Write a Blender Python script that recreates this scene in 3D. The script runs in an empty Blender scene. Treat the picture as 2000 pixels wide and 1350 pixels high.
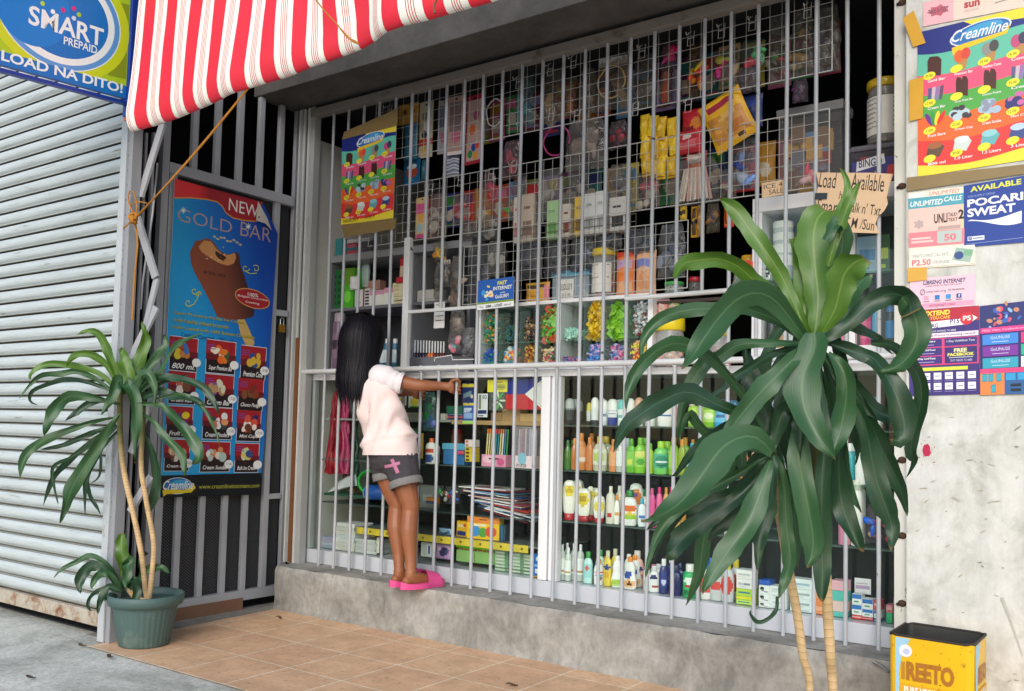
import bpy, bmesh, math, random
from mathutils import Vector, Matrix, noise as mnoise
random.seed(7)
SC = bpy.context.scene
COL = SC.collection
PI = math.pi
# ---------------------------------------------------------------- camera, world, sun, exposure
CAM_Z, FPX, ROLL, PITCH, YAW, CX, CY = 1.0, 1799.0, 0.0241, 0.0573, 0.6183, 1000.0, 739.0
_cy, _sy, _cp, _sp, _cr, _sr = math.cos(YAW), math.sin(YAW), math.cos(PITCH), math.sin(PITCH), math.cos(ROLL), math.sin(ROLL)
FWD = Vector((-_sy*_cp, _cy*_cp, _sp)); _rt = Vector((_cy, _sy, 0)); _up = _rt.cross(FWD)
RT = _cr*_rt + _sr*_up; UP = _cr*_up - _sr*_rt
EYE = Vector((0, 0, CAM_Z))
cam = bpy.data.cameras.new('camera'); camo = bpy.data.objects.new('camera', cam); COL.objects.link(camo)
camo.matrix_world = Matrix(((RT.x, UP.x, -FWD.x, EYE.x), (RT.y, UP.y, -FWD.y, EYE.y), (RT.z, UP.z, -FWD.z, EYE.z), (0, 0, 0, 1)))
cam.sensor_fit = 'HORIZONTAL'; cam.sensor_width = 36.0; cam.lens = 36.0*FPX/2000.0
cam.shift_y = (CY-675.0)/2000.0; cam.clip_end = 500.0; cam.clip_start = 0.05
SC.camera = camo
SUN_EL, SUN_AZ = math.radians(31), math.radians(158)      # azimuth measured from +Y towards +X
w = bpy.data.worlds.new("World"); SC.world = w; w.use_nodes = True
nt = w.node_tree; bgn = nt.nodes['Background']
sky = nt.nodes.new('ShaderNodeTexSky'); sky.sky_type = 'NISHITA'; sky.sun_disc = False
sky.sun_elevation = SUN_EL; sky.sun_rotation = SUN_AZ; sky.dust_density = 1.2; sky.air_density = 1.2; sky.ozone_density = 1.0
nt.links.new(sky.outputs[0], bgn.inputs[0]); bgn.inputs[1].default_value = 0.15
sl = bpy.data.lights.new('sun', 'SUN'); sl.energy = 1.0; sl.angle = math.radians(35); sl.color = (1.0, 0.985, 0.965)
so = bpy.data.objects.new('sun', sl); COL.objects.link(so)
_sd = Vector((math.sin(SUN_AZ)*math.cos(SUN_EL), math.cos(SUN_AZ)*math.cos(SUN_EL), math.sin(SUN_EL)))
so.rotation_euler = _sd.to_track_quat('Z', 'Y').to_euler(); so.location = (-2, -6, 8)
SC.view_settings.view_transform = 'Standard'; SC.view_settings.look = 'None'
SC.view_settings.exposure = 0.63; SC.view_settings.gamma = 1.0
SC.render.engine = 'CYCLES'
SC.cycles.max_bounces = 8; SC.cycles.transparent_max_bounces = 24; SC.cycles.use_denoising = True
# ---------------------------------------------------------------- picture-to-place helpers
def ray(u, v): return FWD + RT*((u-CX)/FPX) - UP*((v-CY)/FPX)
def aty(u, v, y): d = ray(u, v); return EYE + d*(y/d.y)
def atx(u, v, x): d = ray(u, v); return EYE + d*(x/d.x)
def atz(u, v, z): d = ray(u, v); return EYE + d*((z-CAM_Z)/d.z)
def atd(u, v, d): return EYE + ray(u, v)*d
def ppm(p): return FPX/((Vector(p)-EYE).dot(FWD))
# ---------------------------------------------------------------- materials
def lin(h):
    h = h.lstrip('#'); o = []
    for i in (0, 2, 4):
        c = int(h[i:i+2], 16)/255.0
        o.append(c/12.92 if c <= 0.04045 else ((c+0.055)/1.055)**2.4)
    return (o[0], o[1], o[2], 1.0)
MC = {}
def M(hexc, rough=0.5, var=0.12, scale=18.0, bump=0.0, bscale=60.0, metal=0.0, spec=0.5, name=None, dark=None, dscale=4.0, damt=0.0, coat=0.0):
    key = (hexc, rough, var, scale, bump, bscale, metal, spec, dark, dscale, damt, coat)
    if key in MC: return MC[key]
    m = bpy.data.materials.new(name or 'paint_'+hexc.strip('#')); m.use_nodes = True
    n = m.node_tree.nodes; L = m.node_tree.links; b = n['Principled BSDF']
    b.inputs['Roughness'].default_value = rough; b.inputs['Metallic'].default_value = metal
    b.inputs['Specular IOR Level'].default_value = spec; b.inputs['Coat Weight'].default_value = coat
    c = lin(hexc)
    tc = n.new('ShaderNodeTexCoord'); nz = n.new('ShaderNodeTexNoise'); nz.inputs['Scale'].default_value = scale; nz.inputs['Detail'].default_value = 4
    L.new(tc.outputs['Object'], nz.inputs['Vector'])
    mx = n.new('ShaderNodeMix'); mx.data_type = 'RGBA'
    lo = [max(0, x*(1-var)) for x in c[:3]]+[1]; hi = [min(1, x*(1+var*0.6)) for x in c[:3]]+[1]
    mx.inputs['A'].default_value = lo; mx.inputs['B'].default_value = hi
    L.new(nz.outputs['Fac'], mx.inputs['Factor'])
    out = mx.outputs['Result']
    if dark:
        n2 = n.new('ShaderNodeTexNoise'); n2.inputs['Scale'].default_value = dscale; n2.inputs['Detail'].default_value = 8; n2.inputs['Roughness'].default_value = 0.65
        L.new(tc.outputs['Object'], n2.inputs['Vector'])
        r = n.new('ShaderNodeValToRGB'); r.color_ramp.elements[0].position = 0.62-damt*0.3; r.color_ramp.elements[1].position = 0.72
        L.new(n2.outputs['Fac'], r.inputs['Fac'])
        m2 = n.new('ShaderNodeMix'); m2.data_type = 'RGBA'; m2.inputs['B'].default_value = lin(dark)
        L.new(out, m2.inputs['A']); L.new(r.outputs['Color'], m2.inputs['Factor']); out = m2.outputs['Result']
    L.new(out, b.inputs['Base Color'])
    if bump:
        bn = n.new('ShaderNodeTexNoise'); bn.inputs['Scale'].default_value = bscale; bn.inputs['Detail'].default_value = 5
        L.new(tc.outputs['Object'], bn.inputs['Vector'])
        bp = n.new('ShaderNodeBump'); bp.inputs['Strength'].default_value = bump; bp.inputs['Distance'].default_value = 0.01
        L.new(bn.outputs['Fac'], bp.inputs['Height']); L.new(bp.outputs['Normal'], b.inputs['Normal'])
    MC[key] = m; return m
def I(hexc): return M(hexc, rough=0.45, var=0.06, scale=40.0)          # printing ink on paper or card
def PL(hexc): return M(hexc, rough=0.28, var=0.05, scale=12.0, spec=0.5)  # moulded plastic
def CL(hexc, clear=0.7, rough=0.15, bump=0.0, bscale=40.0):             # clear film or clear plastic, tinted
    key = ('cl', hexc, clear, rough, bump, bscale)
    if key in MC: return MC[key]
    m = bpy.data.materials.new('clear_'+hexc.strip('#')); m.use_nodes = True
    n = m.node_tree.nodes; L = m.node_tree.links; b = n['Principled BSDF']; o = n['Material Output']
    c = lin(hexc); b.inputs['Base Color'].default_value = [x*(0.4 if bump else 1) for x in c[:3]]+[1]; b.inputs['Roughness'].default_value = rough; b.inputs['Specular IOR Level'].default_value = 0.9
    t = n.new('ShaderNodeBsdfTransparent'); t.inputs['Color'].default_value = [0.55+0.45*x for x in c[:3]]+[1]
    mx = n.new('ShaderNodeMixShader'); mx.inputs['Fac'].default_value = 1-clear
    tc = n.new('ShaderNodeTexCoord'); nz = n.new('ShaderNodeTexNoise'); nz.inputs['Scale'].default_value = bscale; nz.inputs['Detail'].default_value = 6; nz.inputs['Distortion'].default_value = 1.2
    L.new(tc.outputs['Object'], nz.inputs['Vector'])
    if bump:
        bp = n.new('ShaderNodeBump'); bp.inputs['Strength'].default_value = bump; bp.inputs['Distance'].default_value = 0.02
        L.new(nz.outputs['Fac'], bp.inputs['Height']); L.new(bp.outputs['Normal'], b.inputs['Normal'])
        mr = n.new('ShaderNodeMapRange'); mr.inputs['From Min'].default_value = 0.35; mr.inputs['From Max'].default_value = 0.72
        mr.inputs['To Min'].default_value = (1-clear)*0.45; mr.inputs['To Max'].default_value = min(1, (1-clear)*1.9)
        L.new(nz.outputs['Fac'], mr.inputs['Value']); L.new(mr.outputs['Result'], mx.inputs['Fac'])
    L.new(t.outputs[0], mx.inputs[1]); L.new(b.outputs[0], mx.inputs[2]); L.new(mx.outputs[0], o.inputs['Surface'])
    MC[key] = m; return m
def glassmat(tint='#e8f4ee', base=0.03):
    m = bpy.data.materials.new('window_glass'); m.use_nodes = True
    n = m.node_tree.nodes; L = m.node_tree.links; o = n['Material Output']; n.remove(n['Principled BSDF'])
    t = n.new('ShaderNodeBsdfTransparent'); t.inputs['Color'].default_value = lin(tint)
    g = n.new('ShaderNodeBsdfGlossy'); g.inputs['Roughness'].default_value = 0.02
    tc = n.new('ShaderNodeTexCoord'); nz = n.new('ShaderNodeTexNoise'); nz.inputs['Scale'].default_value = 3
    L.new(tc.outputs['Object'], nz.inputs['Vector'])
    mr = n.new('ShaderNodeMapRange'); mr.inputs['To Min'].default_value = base; mr.inputs['To Max'].default_value = base*1.6
    L.new(nz.outputs['Fac'], mr.inputs['Value'])
    mx = n.new('ShaderNodeMixShader')
    L.new(mr.outputs['Result'], mx.inputs['Fac']); L.new(t.outputs[0], mx.inputs[1]); L.new(g.outputs[0], mx.inputs[2]); L.new(mx.outputs[0], o.inputs['Surface'])
    return m
# ---------------------------------------------------------------- mesh collector
class MB:
    def __init__(s): s.v = []; s.f = []; s.m = []; s.sm = []; s.mats = []; s.uv = None
    def mi(s, mat):
        if mat not in s.mats: s.mats.append(mat)
        return s.mats.index(mat)
    def add(s, vs, fs, mat, smooth=False, mf=None):
        o = len(s.v); s.v += [tuple(x) for x in vs]
        k = s.mi(mat)
        for j, f in enumerate(fs):
            s.f.append([i+o for i in f]); s.m.append(s.mi(mf(j)) if mf else k); s.sm.append(smooth)
        return s
    def box(s, x0, x1, y0, y1, z0, z1, mat, bev=0.0, xf=None):
        if bev > 0:
            bm = bmesh.new(); bmesh.ops.create_cube(bm, size=1.0)
            for q in bm.verts: q.co = Vector(((x0+x1)/2+q.co.x*(x1-x0), (y0+y1)/2+q.co.y*(y1-y0), (z0+z1)/2+q.co.z*(z1-z0)))
            bmesh.ops.bevel(bm, geom=bm.edges[:], offset=bev, segments=2, profile=0.6, affect='EDGES')
            bm.verts.index_update(); vs = [q.co.copy() for q in bm.verts]; fs = [[q.index for q in f.verts] for f in bm.faces]; bm.free()
        else:
            vs = [Vector((x, y, z)) for z in (z0, z1) for y in (y0, y1) for x in (x0, x1)]
            fs = [(0, 2, 3, 1), (4, 5, 7, 6), (0, 1, 5, 4), (2, 6, 7, 3), (0, 4, 6, 2), (1, 3, 7, 5)]
        if xf: vs = [xf @ q for q in vs]
        return s.add(vs, fs, mat)
    def beam(s, a, b, wx, wy, mat, up=(0, 0, 1)):      # rectangular bar from a to b
        a = Vector(a); b = Vector(b); d = (b-a).normalized(); u = Vector(up)
        if abs(d.dot(u)) > 0.95: u = Vector((1, 0, 0))
        x = d.cross(u).normalized(); y = x.cross(d).normalized()
        vs = [p+x*(i*wx/2)+y*(j*wy/2) for p in (a, b) for j in (-1, 1) for i in (-1, 1)]
        return s.add(vs, [(0, 1, 3, 2), (4, 6, 7, 5), (0, 4, 5, 1), (2, 3, 7, 6), (0, 2, 6, 4), (1, 5, 7, 3)], mat)
    def tube(s, pts, r, mat, n=8, closed=False, caps=True):
        P = [Vector(p) for p in pts]; k = len(P); R = r if isinstance(r, (list, tuple)) else [r]*k
        ref = Vector((0.13, 0.21, 1)).normalized(); vs = []; prev = None
        for i in range(k):
            if closed: t = P[(i+1) % k]-P[i-1]
            else: t = P[min(i+1, k-1)]-P[max(i-1, 0)]
            t = t.normalized() if t.length > 1e-9 else Vector((0, 0, 1))
            if prev is None:
                x = t.cross(ref); x = x.normalized() if x.length > 1e-3 else Vector((1, 0, 0))
            else:
                x = prev - t*prev.dot(t); x = x.normalized() if x.length > 1e-6 else t.cross(ref).normalized()
            prev = x; y = t.cross(x)
            vs += [P[i]+(x*math.cos(2*PI*j/n)+y*math.sin(2*PI*j/n))*R[i] for j in range(n)]
        fs = []
        for i in range(k if closed else k-1):
            a = i*n; b = ((i+1) % k)*n
            fs += [(a+j, a+(j+1) % n, b+(j+1) % n, b+j) for j in range(n)]
        s.add(vs, fs, mat, True)
        if caps and not closed: s.add(vs[:n], [tuple(reversed(range(n)))], mat); s.add(vs[-n:], [tuple(range(n))], mat)
        return s
    def lathe(s, prof, mat, n=20, sx=1.0, sy=1.0, c=(0, 0, 0), a0=0.0, a1=2*PI, mf=None, p=2.0, flute=0.0, nf=0):
        full = abs(a1-a0-2*PI) < 1e-6; na = n if full else n+1; vs = []
        for (r, z) in prof:
            for j in range(na):
                a = a0+(a1-a0)*j/n; ca, sa = math.cos(a), math.sin(a)
                k = 1.0 if p == 2.0 else (abs(ca)**p+abs(sa)**p)**(-1.0/p)
                if flute: k *= 1+flute*(0.5+0.5*math.cos(nf*a))
                vs.append((c[0]+r*sx*ca*k, c[1]+r*sy*sa*k, c[2]+z))
        fs = []
        for i in range(len(prof)-1):
            for j in range(n):
                j2 = (j+1) % na if full else j+1
                fs.append((i*na+j, i*na+j2, (i+1)*na+j2, (i+1)*na+j))
        s.add(vs, fs, mat, True, mf)
        if full:
            if prof[0][0] > 1e-5: s.add(vs[:na], [tuple(reversed(range(na)))], mat)
            if prof[-1][0] > 1e-5: s.add(vs[-na:], [tuple(range(na))], mat)
        return s
    def grid(s, fn, nu, nv, mat, smooth=True, mf=None, uv=False):
        vs = [fn(i/nu, j/nv) for j in range(nv+1) for i in range(nu+1)]
        fs = [(j*(nu+1)+i, j*(nu+1)+i+1, (j+1)*(nu+1)+i+1, (j+1)*(nu+1)+i) for j in range(nv) for i in range(nu)]
        if uv:
            if s.uv is None: s.uv = {}
            o = len(s.v)
            for j in range(nv+1):
                for i in range(nu+1): s.uv[o+j*(nu+1)+i] = (i/nu, j/nv)
        return s.add(vs, fs, mat, smooth, mf)
    def ball(s, c, rx, ry, rz, mat, n=10, rot=None):
        vs = []; k = max(4, n//2)
        for i in range(k+1):
            t = PI*i/k
            for j in range(n):
                q = Vector((rx*math.sin(t)*math.cos(2*PI*j/n), ry*math.sin(t)*math.sin(2*PI*j/n), rz*math.cos(t)))
                if rot: q = rot @ q
                vs.append(q+Vector(c))
        fs = [(i*n+j, (i+1)*n+j, (i+1)*n+(j+1) % n, i*n+(j+1) % n) for i in range(k) for j in range(n)]
        return s.add(vs, fs, mat, True)
    def mesh(s, name, org=(0, 0, 0)):
        me = bpy.data.meshes.new(name); o = Vector(org)
        me.from_pydata([tuple(Vector(q)-o) for q in s.v], [], s.f)
        for m in s.mats: me.materials.append(m)
        me.polygons.foreach_set('material_index', s.m); me.polygons.foreach_set('use_smooth', s.sm)
        if s.uv is not None:
            ul = me.uv_layers.new(name='UVMap')
            for l in me.loops: ul.data[l.index].uv = s.uv.get(l.vertex_index, (0.0, 0.0))
        me.update(); return me
WL = {}
def tag(o, label=None, cat=None, group=None, kind=None):
    if label: o['label'] = label
    if cat: o['category'] = cat
    if group: o['group'] = group
    if kind: o['kind'] = kind
    return o
def thing(name, label, cat, loc=(0, 0, 0), group=None, kind=None):
    o = bpy.data.objects.new(name, None); COL.objects.link(o); o.location = loc; o.empty_display_size = 0.05
    WL[o.name] = Vector(loc); return tag(o, label, cat, group, kind)
def part(name, mb, parent, label=None):
    w0 = WL[parent.name]
    o = bpy.data.objects.new(name, mb.mesh(name, w0)); COL.objects.link(o); o.parent = parent; WL[o.name] = w0
    if label: o['label'] = label
    return o
def solo(name, mb, label, cat, loc=(0, 0, 0), group=None, kind=None):
    o = bpy.data.objects.new(name, mb.mesh(name, loc)); COL.objects.link(o); o.location = loc; WL[o.name] = Vector(loc)
    return tag(o, label, cat, group, kind)
def struct(name, mb): return solo(name, mb, None, None, kind='structure')
PROTO = {}
def proto(key, fn):                     # build a kind once; copies share its mesh data
    if key not in PROTO: PROTO[key] = [(n_, mb.mesh(n_), par) for n_, mb, par in fn()]
    return PROTO[key]
def place(name, key, fn, loc, label, cat, group=None, rz=0.0, rx=0.0, ry=0.0, sc=1.0):
    P = proto(key, fn); loc = Vector(loc)
    if len(P) == 1: r = bpy.data.objects.new(name, P[0][1])
    else: r = bpy.data.objects.new(name, None); r.empty_display_size = 0.03
    COL.objects.link(r); r.location = loc; r.rotation_euler = (rx, ry, rz); r.scale = (sc, sc, sc); tag(r, label, cat, group)
    if len(P) > 1:
        made = []
        for n_, me, par in P:
            o = bpy.data.objects.new(n_, me); COL.objects.link(o); o.parent = r if par is None else made[par]; made.append(o)
    return r
# ---------------------------------------------------------------- flat print: shapes and lettering laid in thin layers on one mesh
TXT = {}
def text2d(body, bold=0.0, shear=0.0):
    k = (body, bold, shear)
    if k in TXT: return TXT[k]
    c = bpy.data.curves.new('t', 'FONT'); c.body = body; c.offset = bold; c.shear = shear; c.resolution_u = 3
    o = bpy.data.objects.new('t', c); COL.objects.link(o)
    me = bpy.data.meshes.new_from_object(o)
    vs = [(q.co.x, q.co.y) for q in me.vertices]; fs = [tuple(p.vertices) for p in me.polygons]
    bpy.data.objects.remove(o); bpy.data.meshes.remove(me); bpy.data.curves.remove(c)
    x0 = min(q[0] for q in vs); x1 = max(q[0] for q in vs); y0 = min(q[1] for q in vs); y1 = max(q[1] for q in vs)
    vs = [((x-x0)/(x1-x0), (y-y0)/(y1-y0)) for x, y in vs]
    TXT[k] = (vs, fs); return TXT[k]
class Canvas:
    def __init__(s, mb, quad, W=1.0, H=1.0, warp=None, step=0.00008):
        # quad: lower-left, lower-right, upper-right, upper-left, seen from the front
        s.mb = mb; s.q = [Vector(p) for p in quad]; s.W = W; s.H = H; s.h = 0.0; s.step = step; s.warp = warp
        s.n = (s.q[1]-s.q[0]).cross(s.q[3]-s.q[0]).normalized()
    def pt(s, x, y, h=None):
        a, b = x/s.W, y/s.H; q = s.q
        p = q[0]*(1-a)*(1-b)+q[1]*a*(1-b)+q[2]*a*b+q[3]*(1-a)*b
        h = s.h if h is None else h
        if s.warp: h = h+s.warp(a, b)
        return p+s.n*h
    def uv(s, u, v):                                     # picture corner -> sheet coordinates
        d = ray(u, v); t = (s.q[0]-EYE).dot(s.n)/d.dot(s.n); p = EYE+d*t-s.q[0]
        a = s.q[1]-s.q[0]; b = s.q[3]-s.q[0]; aa, ab, bb, pa, pb = a.dot(a), a.dot(b), b.dot(b), p.dot(a), p.dot(b); D = aa*bb-ab*ab
        return ((pa*bb-pb*ab)/D*s.W, (pb*aa-pa*ab)/D*s.H)
    def upoly(s, pts, mat): return s.poly([s.uv(*p) for p in pts], mat)
    def uline(s, pts, wd, mat): return s.line([s.uv(*p) for p in pts], wd, mat)
    def utext(s, body, u0, v0, u1, v1, mat, **k):        # lower-left and upper-right picture corners
        a = s.uv(u0, v0); b = s.uv(u1, v1); return s.text(body, a[0], a[1], b[0], b[1], mat, **k)
    def uell(s, u, v, ru, rv, mat, **k):
        a = s.uv(u, v); b = s.uv(u+ru, v); c = s.uv(u, v-rv); return s.ell(a[0], a[1], abs(b[0]-a[0]), abs(c[1]-a[1]), mat, **k)
    def urect(s, u0, v0, u1, v1, mat):                   # from lower-left to upper-right picture corners
        a = s.uv(u0, v0); b = s.uv(u1, v1); return s.rect(a[0], a[1], b[0], b[1], mat)
    def slab(s, pts, mat, t=0.002, back=None):           # sheet of any outline with real thickness
        n = len(pts); f = [s.pt(x, y, 0) for x, y in pts]; g_ = [s.pt(x, y, -t) for x, y in pts]
        s.mb.add(f, [tuple(range(n))], mat); s.mb.add(g_, [tuple(reversed(range(n)))], back or mat)
        s.mb.add(f+g_, [(i, (i+1) % n, n+(i+1) % n, n+i) for i in range(n)], back or mat); return s
    def poly(s, pts, mat, lift=True):
        if lift: s.h += s.step
        s.mb.add([s.pt(x, y) for x, y in pts], [tuple(range(len(pts)))], mat); return s
    def rect(s, x0, y0, x1, y1, mat, nx=1, ny=1):
        s.h += s.step
        if nx == 1 and ny == 1 and not s.warp: return s.poly([(x0, y0), (x1, y0), (x1, y1), (x0, y1)], mat, False)
        if s.warp: nx = max(nx, int(16*(x1-x0)/s.W)+1); ny = max(ny, int(24*(y1-y0)/s.H)+1)
        s.mb.grid(lambda a, b: s.pt(x0+(x1-x0)*a, y0+(y1-y0)*b), nx, ny, mat, True); return s
    def body(s, mat, t=0.003, back=True):               # the sheet or board itself, with real thickness behind the print
        nx, ny = (16, 24) if s.warp else (1, 1)
        s.mb.grid(lambda a, b: s.pt(a*s.W, b*s.H, 0), nx, ny, mat, bool(s.warp))
        s.mb.grid(lambda a, b: s.pt((1-a)*s.W, b*s.H, -t), nx, ny, mat, bool(s.warp))
        for e in (lambda a, b: s.pt(a*s.W, 0, -t*(1-b)), lambda a, b: s.pt((1-a)*s.W, s.H, -t*(1-b)), lambda a, b: s.pt(s.W, a*s.H, -t*(1-b)), lambda a, b: s.pt(0, (1-a)*s.H, -t*(1-b))):
            s.mb.grid(e, max(nx, ny), 1, mat, False)
        return s
    def ell(s, cx, cy, rx, ry, mat, rot=0.0, n=20, a0=0, a1=2*PI):
        c, d = math.cos(rot), math.sin(rot); pts = []
        k = n if abs(a1-a0-2*PI) < 1e-6 else n+1
        for i in range(k):
            a = a0+(a1-a0)*i/n; x = rx*math.cos(a); y = ry*math.sin(a); pts.append((cx+x*c-y*d, cy+x*d+y*c))
        return s.poly(pts, mat)
    def ring(s, cx, cy, rx, ry, tx, mat, a0=0, a1=2*PI, n=28, rot=0.0, ty=None):
        s.h += s.step; c, d = math.cos(rot), math.sin(rot); ty = tx if ty is None else ty
        def f(a, b):
            t = a0+(a1-a0)*a; x = (rx+tx*(b-0.5))*math.cos(t); y = (ry+ty*(b-0.5))*math.sin(t); return s.pt(cx+x*c-y*d, cy+x*d+y*c)
        s.mb.grid(f, n, 1, mat, False); return s
    def line(s, pts, wd, mat):
        s.h += s.step; n = len(pts); vs = []
        for i, (x, y) in enumerate(pts):
            a = pts[max(i-1, 0)]; b = pts[min(i+1, n-1)]; dx, dy = b[0]-a[0], b[1]-a[1]; l = math.hypot(dx, dy) or 1
            ww = wd if not callable(wd) else wd(i/(n-1))
            vs += [s.pt(x-dy/l*ww/2, y+dx/l*ww/2), s.pt(x+dy/l*ww/2, y-dx/l*ww/2)]
        s.mb.add(vs, [(2*i, 2*i+1, 2*i+3, 2*i+2) for i in range(n-1)], mat); return s
    def text(s, body, x0, y0, x1, y1, mat, bold=0.0, shear=0.0, wob=0.0, slope=0.0):
        s.h += s.step; vs, fs = text2d(body, bold, shear); out = []
        for a, b in vs:
            x = x0+(x1-x0)*a; y = y0+(y1-y0)*b+slope*(x1-x0)*a
            if wob:
                q = mnoise.noise_vector(Vector((a*len(body)*0.7, b*0.8, len(body)*1.3))); x += q.x*wob; y += q.y*wob
            out.append(s.pt(x, y))
        s.mb.add(out, fs, mat); return s
def wallquad(u0, v0, u1, v1, u2, v2, u3, v3, y):        # LL, LR, UR, UL picture corners on the wall plane y
    return [aty(u0, v0, y), aty(u1, v1, y), aty(u2, v2, y), aty(u3, v3, y)]
def rectquad(u0, v1, u1, v0, y):                        # upright rectangle on plane y from two picture corners (left-bottom, right-top)
    a = aty(u0, v1, y); b = aty(u1, v0, y)
    return [Vector((a.x, y, a.z)), Vector((b.x, y, a.z)), Vector((b.x, y, b.z)), Vector((a.x, y, b.z))]
# ================================================================ ground
def tilemat():
    m = bpy.data.materials.new('floor_tiles'); m.use_nodes = True; n = m.node_tree.nodes; L = m.node_tree.links; b = n['Principled BSDF']
    tc = n.new('ShaderNodeTexCoord'); mp = n.new('ShaderNodeMapping'); mp.inputs['Location'].default_value = (2.98+0.309*20, -2.316+0.325*20, 0)
    L.new(tc.outputs['Object'], mp.inputs['Vector'])
    br = n.new('ShaderNodeTexBrick'); br.offset = 0; br.squash = 1; br.inputs['Scale'].default_value = 1; br.inputs['Brick Width'].default_value = 0.309
    br.inputs['Row Height'].default_value = 0.325; br.inputs['Mortar Size'].default_value = 0.0034; br.inputs['Mortar Smooth'].default_value = 0.3; br.inputs['Bias'].default_value = 0.0
    br.inputs['Color1'].default_value = lin('#e2bb95'); br.inputs['Color2'].default_value = lin('#dbb18e'); br.inputs['Mortar'].default_value = lin('#f6e8d0')
    L.new(mp.outputs[0], br.inputs['Vector'])
    nz = n.new('ShaderNodeTexNoise'); nz.inputs['Scale'].default_value = 7; nz.inputs['Detail'].default_value = 9; nz.inputs['Roughness'].default_value = 0.7
    L.new(tc.outputs['Object'], nz.inputs['Vector'])
    r = n.new('ShaderNodeValToRGB'); r.color_ramp.elements[0].position = 0.3; r.color_ramp.elements[0].color = (0.66, 0.62, 0.58, 1); r.color_ramp.elements[1].position = 0.62; r.color_ramp.elements[1].color = (1.05, 1.03, 1.0, 1)
    L.new(nz.outputs['Fac'], r.inputs['Fac'])
    mx = n.new('ShaderNodeMix'); mx.data_type = 'RGBA'; mx.blend_type = 'MULTIPLY'; mx.inputs['Factor'].default_value = 0.8
    L.new(br.outputs['Color'], mx.inputs['A']); L.new(r.outputs['Color'], mx.inputs['B'])
    n3 = n.new('ShaderNodeTexNoise'); n3.inputs['Scale'].default_value = 45; n3.inputs['Detail'].default_value = 5; L.new(tc.outputs['Object'], n3.inputs['Vector'])
    r3 = n.new('ShaderNodeValToRGB'); r3.color_ramp.elements[0].position = 0.29; r3.color_ramp.elements[0].color = (0.55, 0.5, 0.45, 1); r3.color_ramp.elements[1].position = 0.42; L.new(n3.outputs['Fac'], r3.inputs['Fac'])
    m3 = n.new('ShaderNodeMix'); m3.data_type = 'RGBA'; m3.blend_type = 'MULTIPLY'; m3.inputs['Factor'].default_value = 0.7
    L.new(mx.outputs['Result'], m3.inputs['A']); L.new(r3.outputs['Color'], m3.inputs['B']); L.new(m3.outputs['Result'], b.inputs['Base Color'])
    b.inputs['Roughness'].default_value = 0.5; b.inputs['Specular IOR Level'].default_value = 0.35
    bp = n.new('ShaderNodeBump'); bp.inputs['Strength'].default_value = 0.35; bp.inputs['Distance'].default_value = 0.004; bp.invert = True
    L.new(br.outputs['Fac'], bp.inputs['Height']); L.new(bp.outputs[0], b.inputs['Normal'])
    return m
def concrete(name, a, b_, c, s1=2.2, s2=30, stain=0.5, rough=0.85, bump=0.5, zs=1.0):
    m = bpy.data.materials.new(name); m.use_nodes = True; n = m.node_tree.nodes; L = m.node_tree.links; b = n['Principled BSDF']
    tc = n.new('ShaderNodeTexCoord')
    n1 = n.new('ShaderNodeTexNoise'); n1.inputs['Scale'].default_value = s1; n1.inputs['Detail'].default_value = 10; n1.inputs['Roughness'].default_value = 0.68; n1.inputs['Distortion'].default_value = 0.6
    n2 = n.new('ShaderNodeTexNoise'); n2.inputs['Scale'].default_value = s2; n2.inputs['Detail'].default_value = 8; n2.inputs['Roughness'].default_value = 0.75
    mpz = n.new('ShaderNodeMapping'); mpz.inputs['Scale'].default_value = (1, 1, zs); L.new(tc.outputs['Object'], mpz.inputs['Vector'])
    L.new(tc.outputs['Object'], n1.inputs['Vector']); L.new(mpz.outputs[0], n2.inputs['Vector'])
    r = n.new('ShaderNodeValToRGB'); e = r.color_ramp.elements; e[0].position = 0.33; e[0].color = lin(a); e[1].position = 0.66; e[1].color = lin(c); k = e.new(0.5); k.color = lin(b_)
    L.new(n1.outputs['Fac'], r.inputs['Fac'])
    r2 = n.new('ShaderNodeValToRGB'); r2.color_ramp.elements[0].position = 0.3; r2.color_ramp.elements[0].color = (1-stain, 1-stain, 1-stain, 1); r2.color_ramp.elements[1].position = 0.58
    L.new(n2.outputs['Fac'], r2.inputs['Fac'])
    mx = n.new('ShaderNodeMix'); mx.data_type = 'RGBA'; mx.blend_type = 'MULTIPLY'; mx.inputs['Factor'].default_value = 0.75
    L.new(r.outputs['Color'], mx.inputs['A']); L.new(r2.outputs['Color'], mx.inputs['B']); L.new(mx.outputs['Result'], b.inputs['Base Color'])
    b.inputs['Roughness'].default_value = rough
    bp = n.new('ShaderNodeBump'); bp.inputs['Strength'].default_value = bump; bp.inputs['Distance'].default_value = 0.006; L.new(n2.outputs['Fac'], bp.inputs['Height']); L.new(bp.outputs[0], b.inputs['Normal'])
    return m
CONC = concrete('pavement_concrete', '#98978d', '#c6c5ba', '#dedcd2', 2.4, 60, 0.6)
CURB = concrete('curb_concrete', '#7a7871', '#98958e', '#aeaba4', 5, 34, 0.42, 0.85, 0.5, 0.5)
WALLM = concrete('dirty_white_plaster', '#b3b3a9', '#d0d0c9', '#dbdbd7', 6, 12, 0.32, 0.8, 0.2, 0.35)
g = MB(); g.grid(lambda a, b: Vector((-30+60*a, -12+14.9*b, -0.006+0.003*mnoise.noise(Vector((a*90, b*20, 0))))), 60, 20, CONC); struct('pavement', g)
g = MB(); g.grid(lambda a, b: Vector((-150+300*a, -200+350*b, -0.14)), 4, 4, concrete('road_asphalt', '#343434', '#444444', '#525250', 1, 40, 0.4)); struct('road', g)
g = MB()
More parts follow.
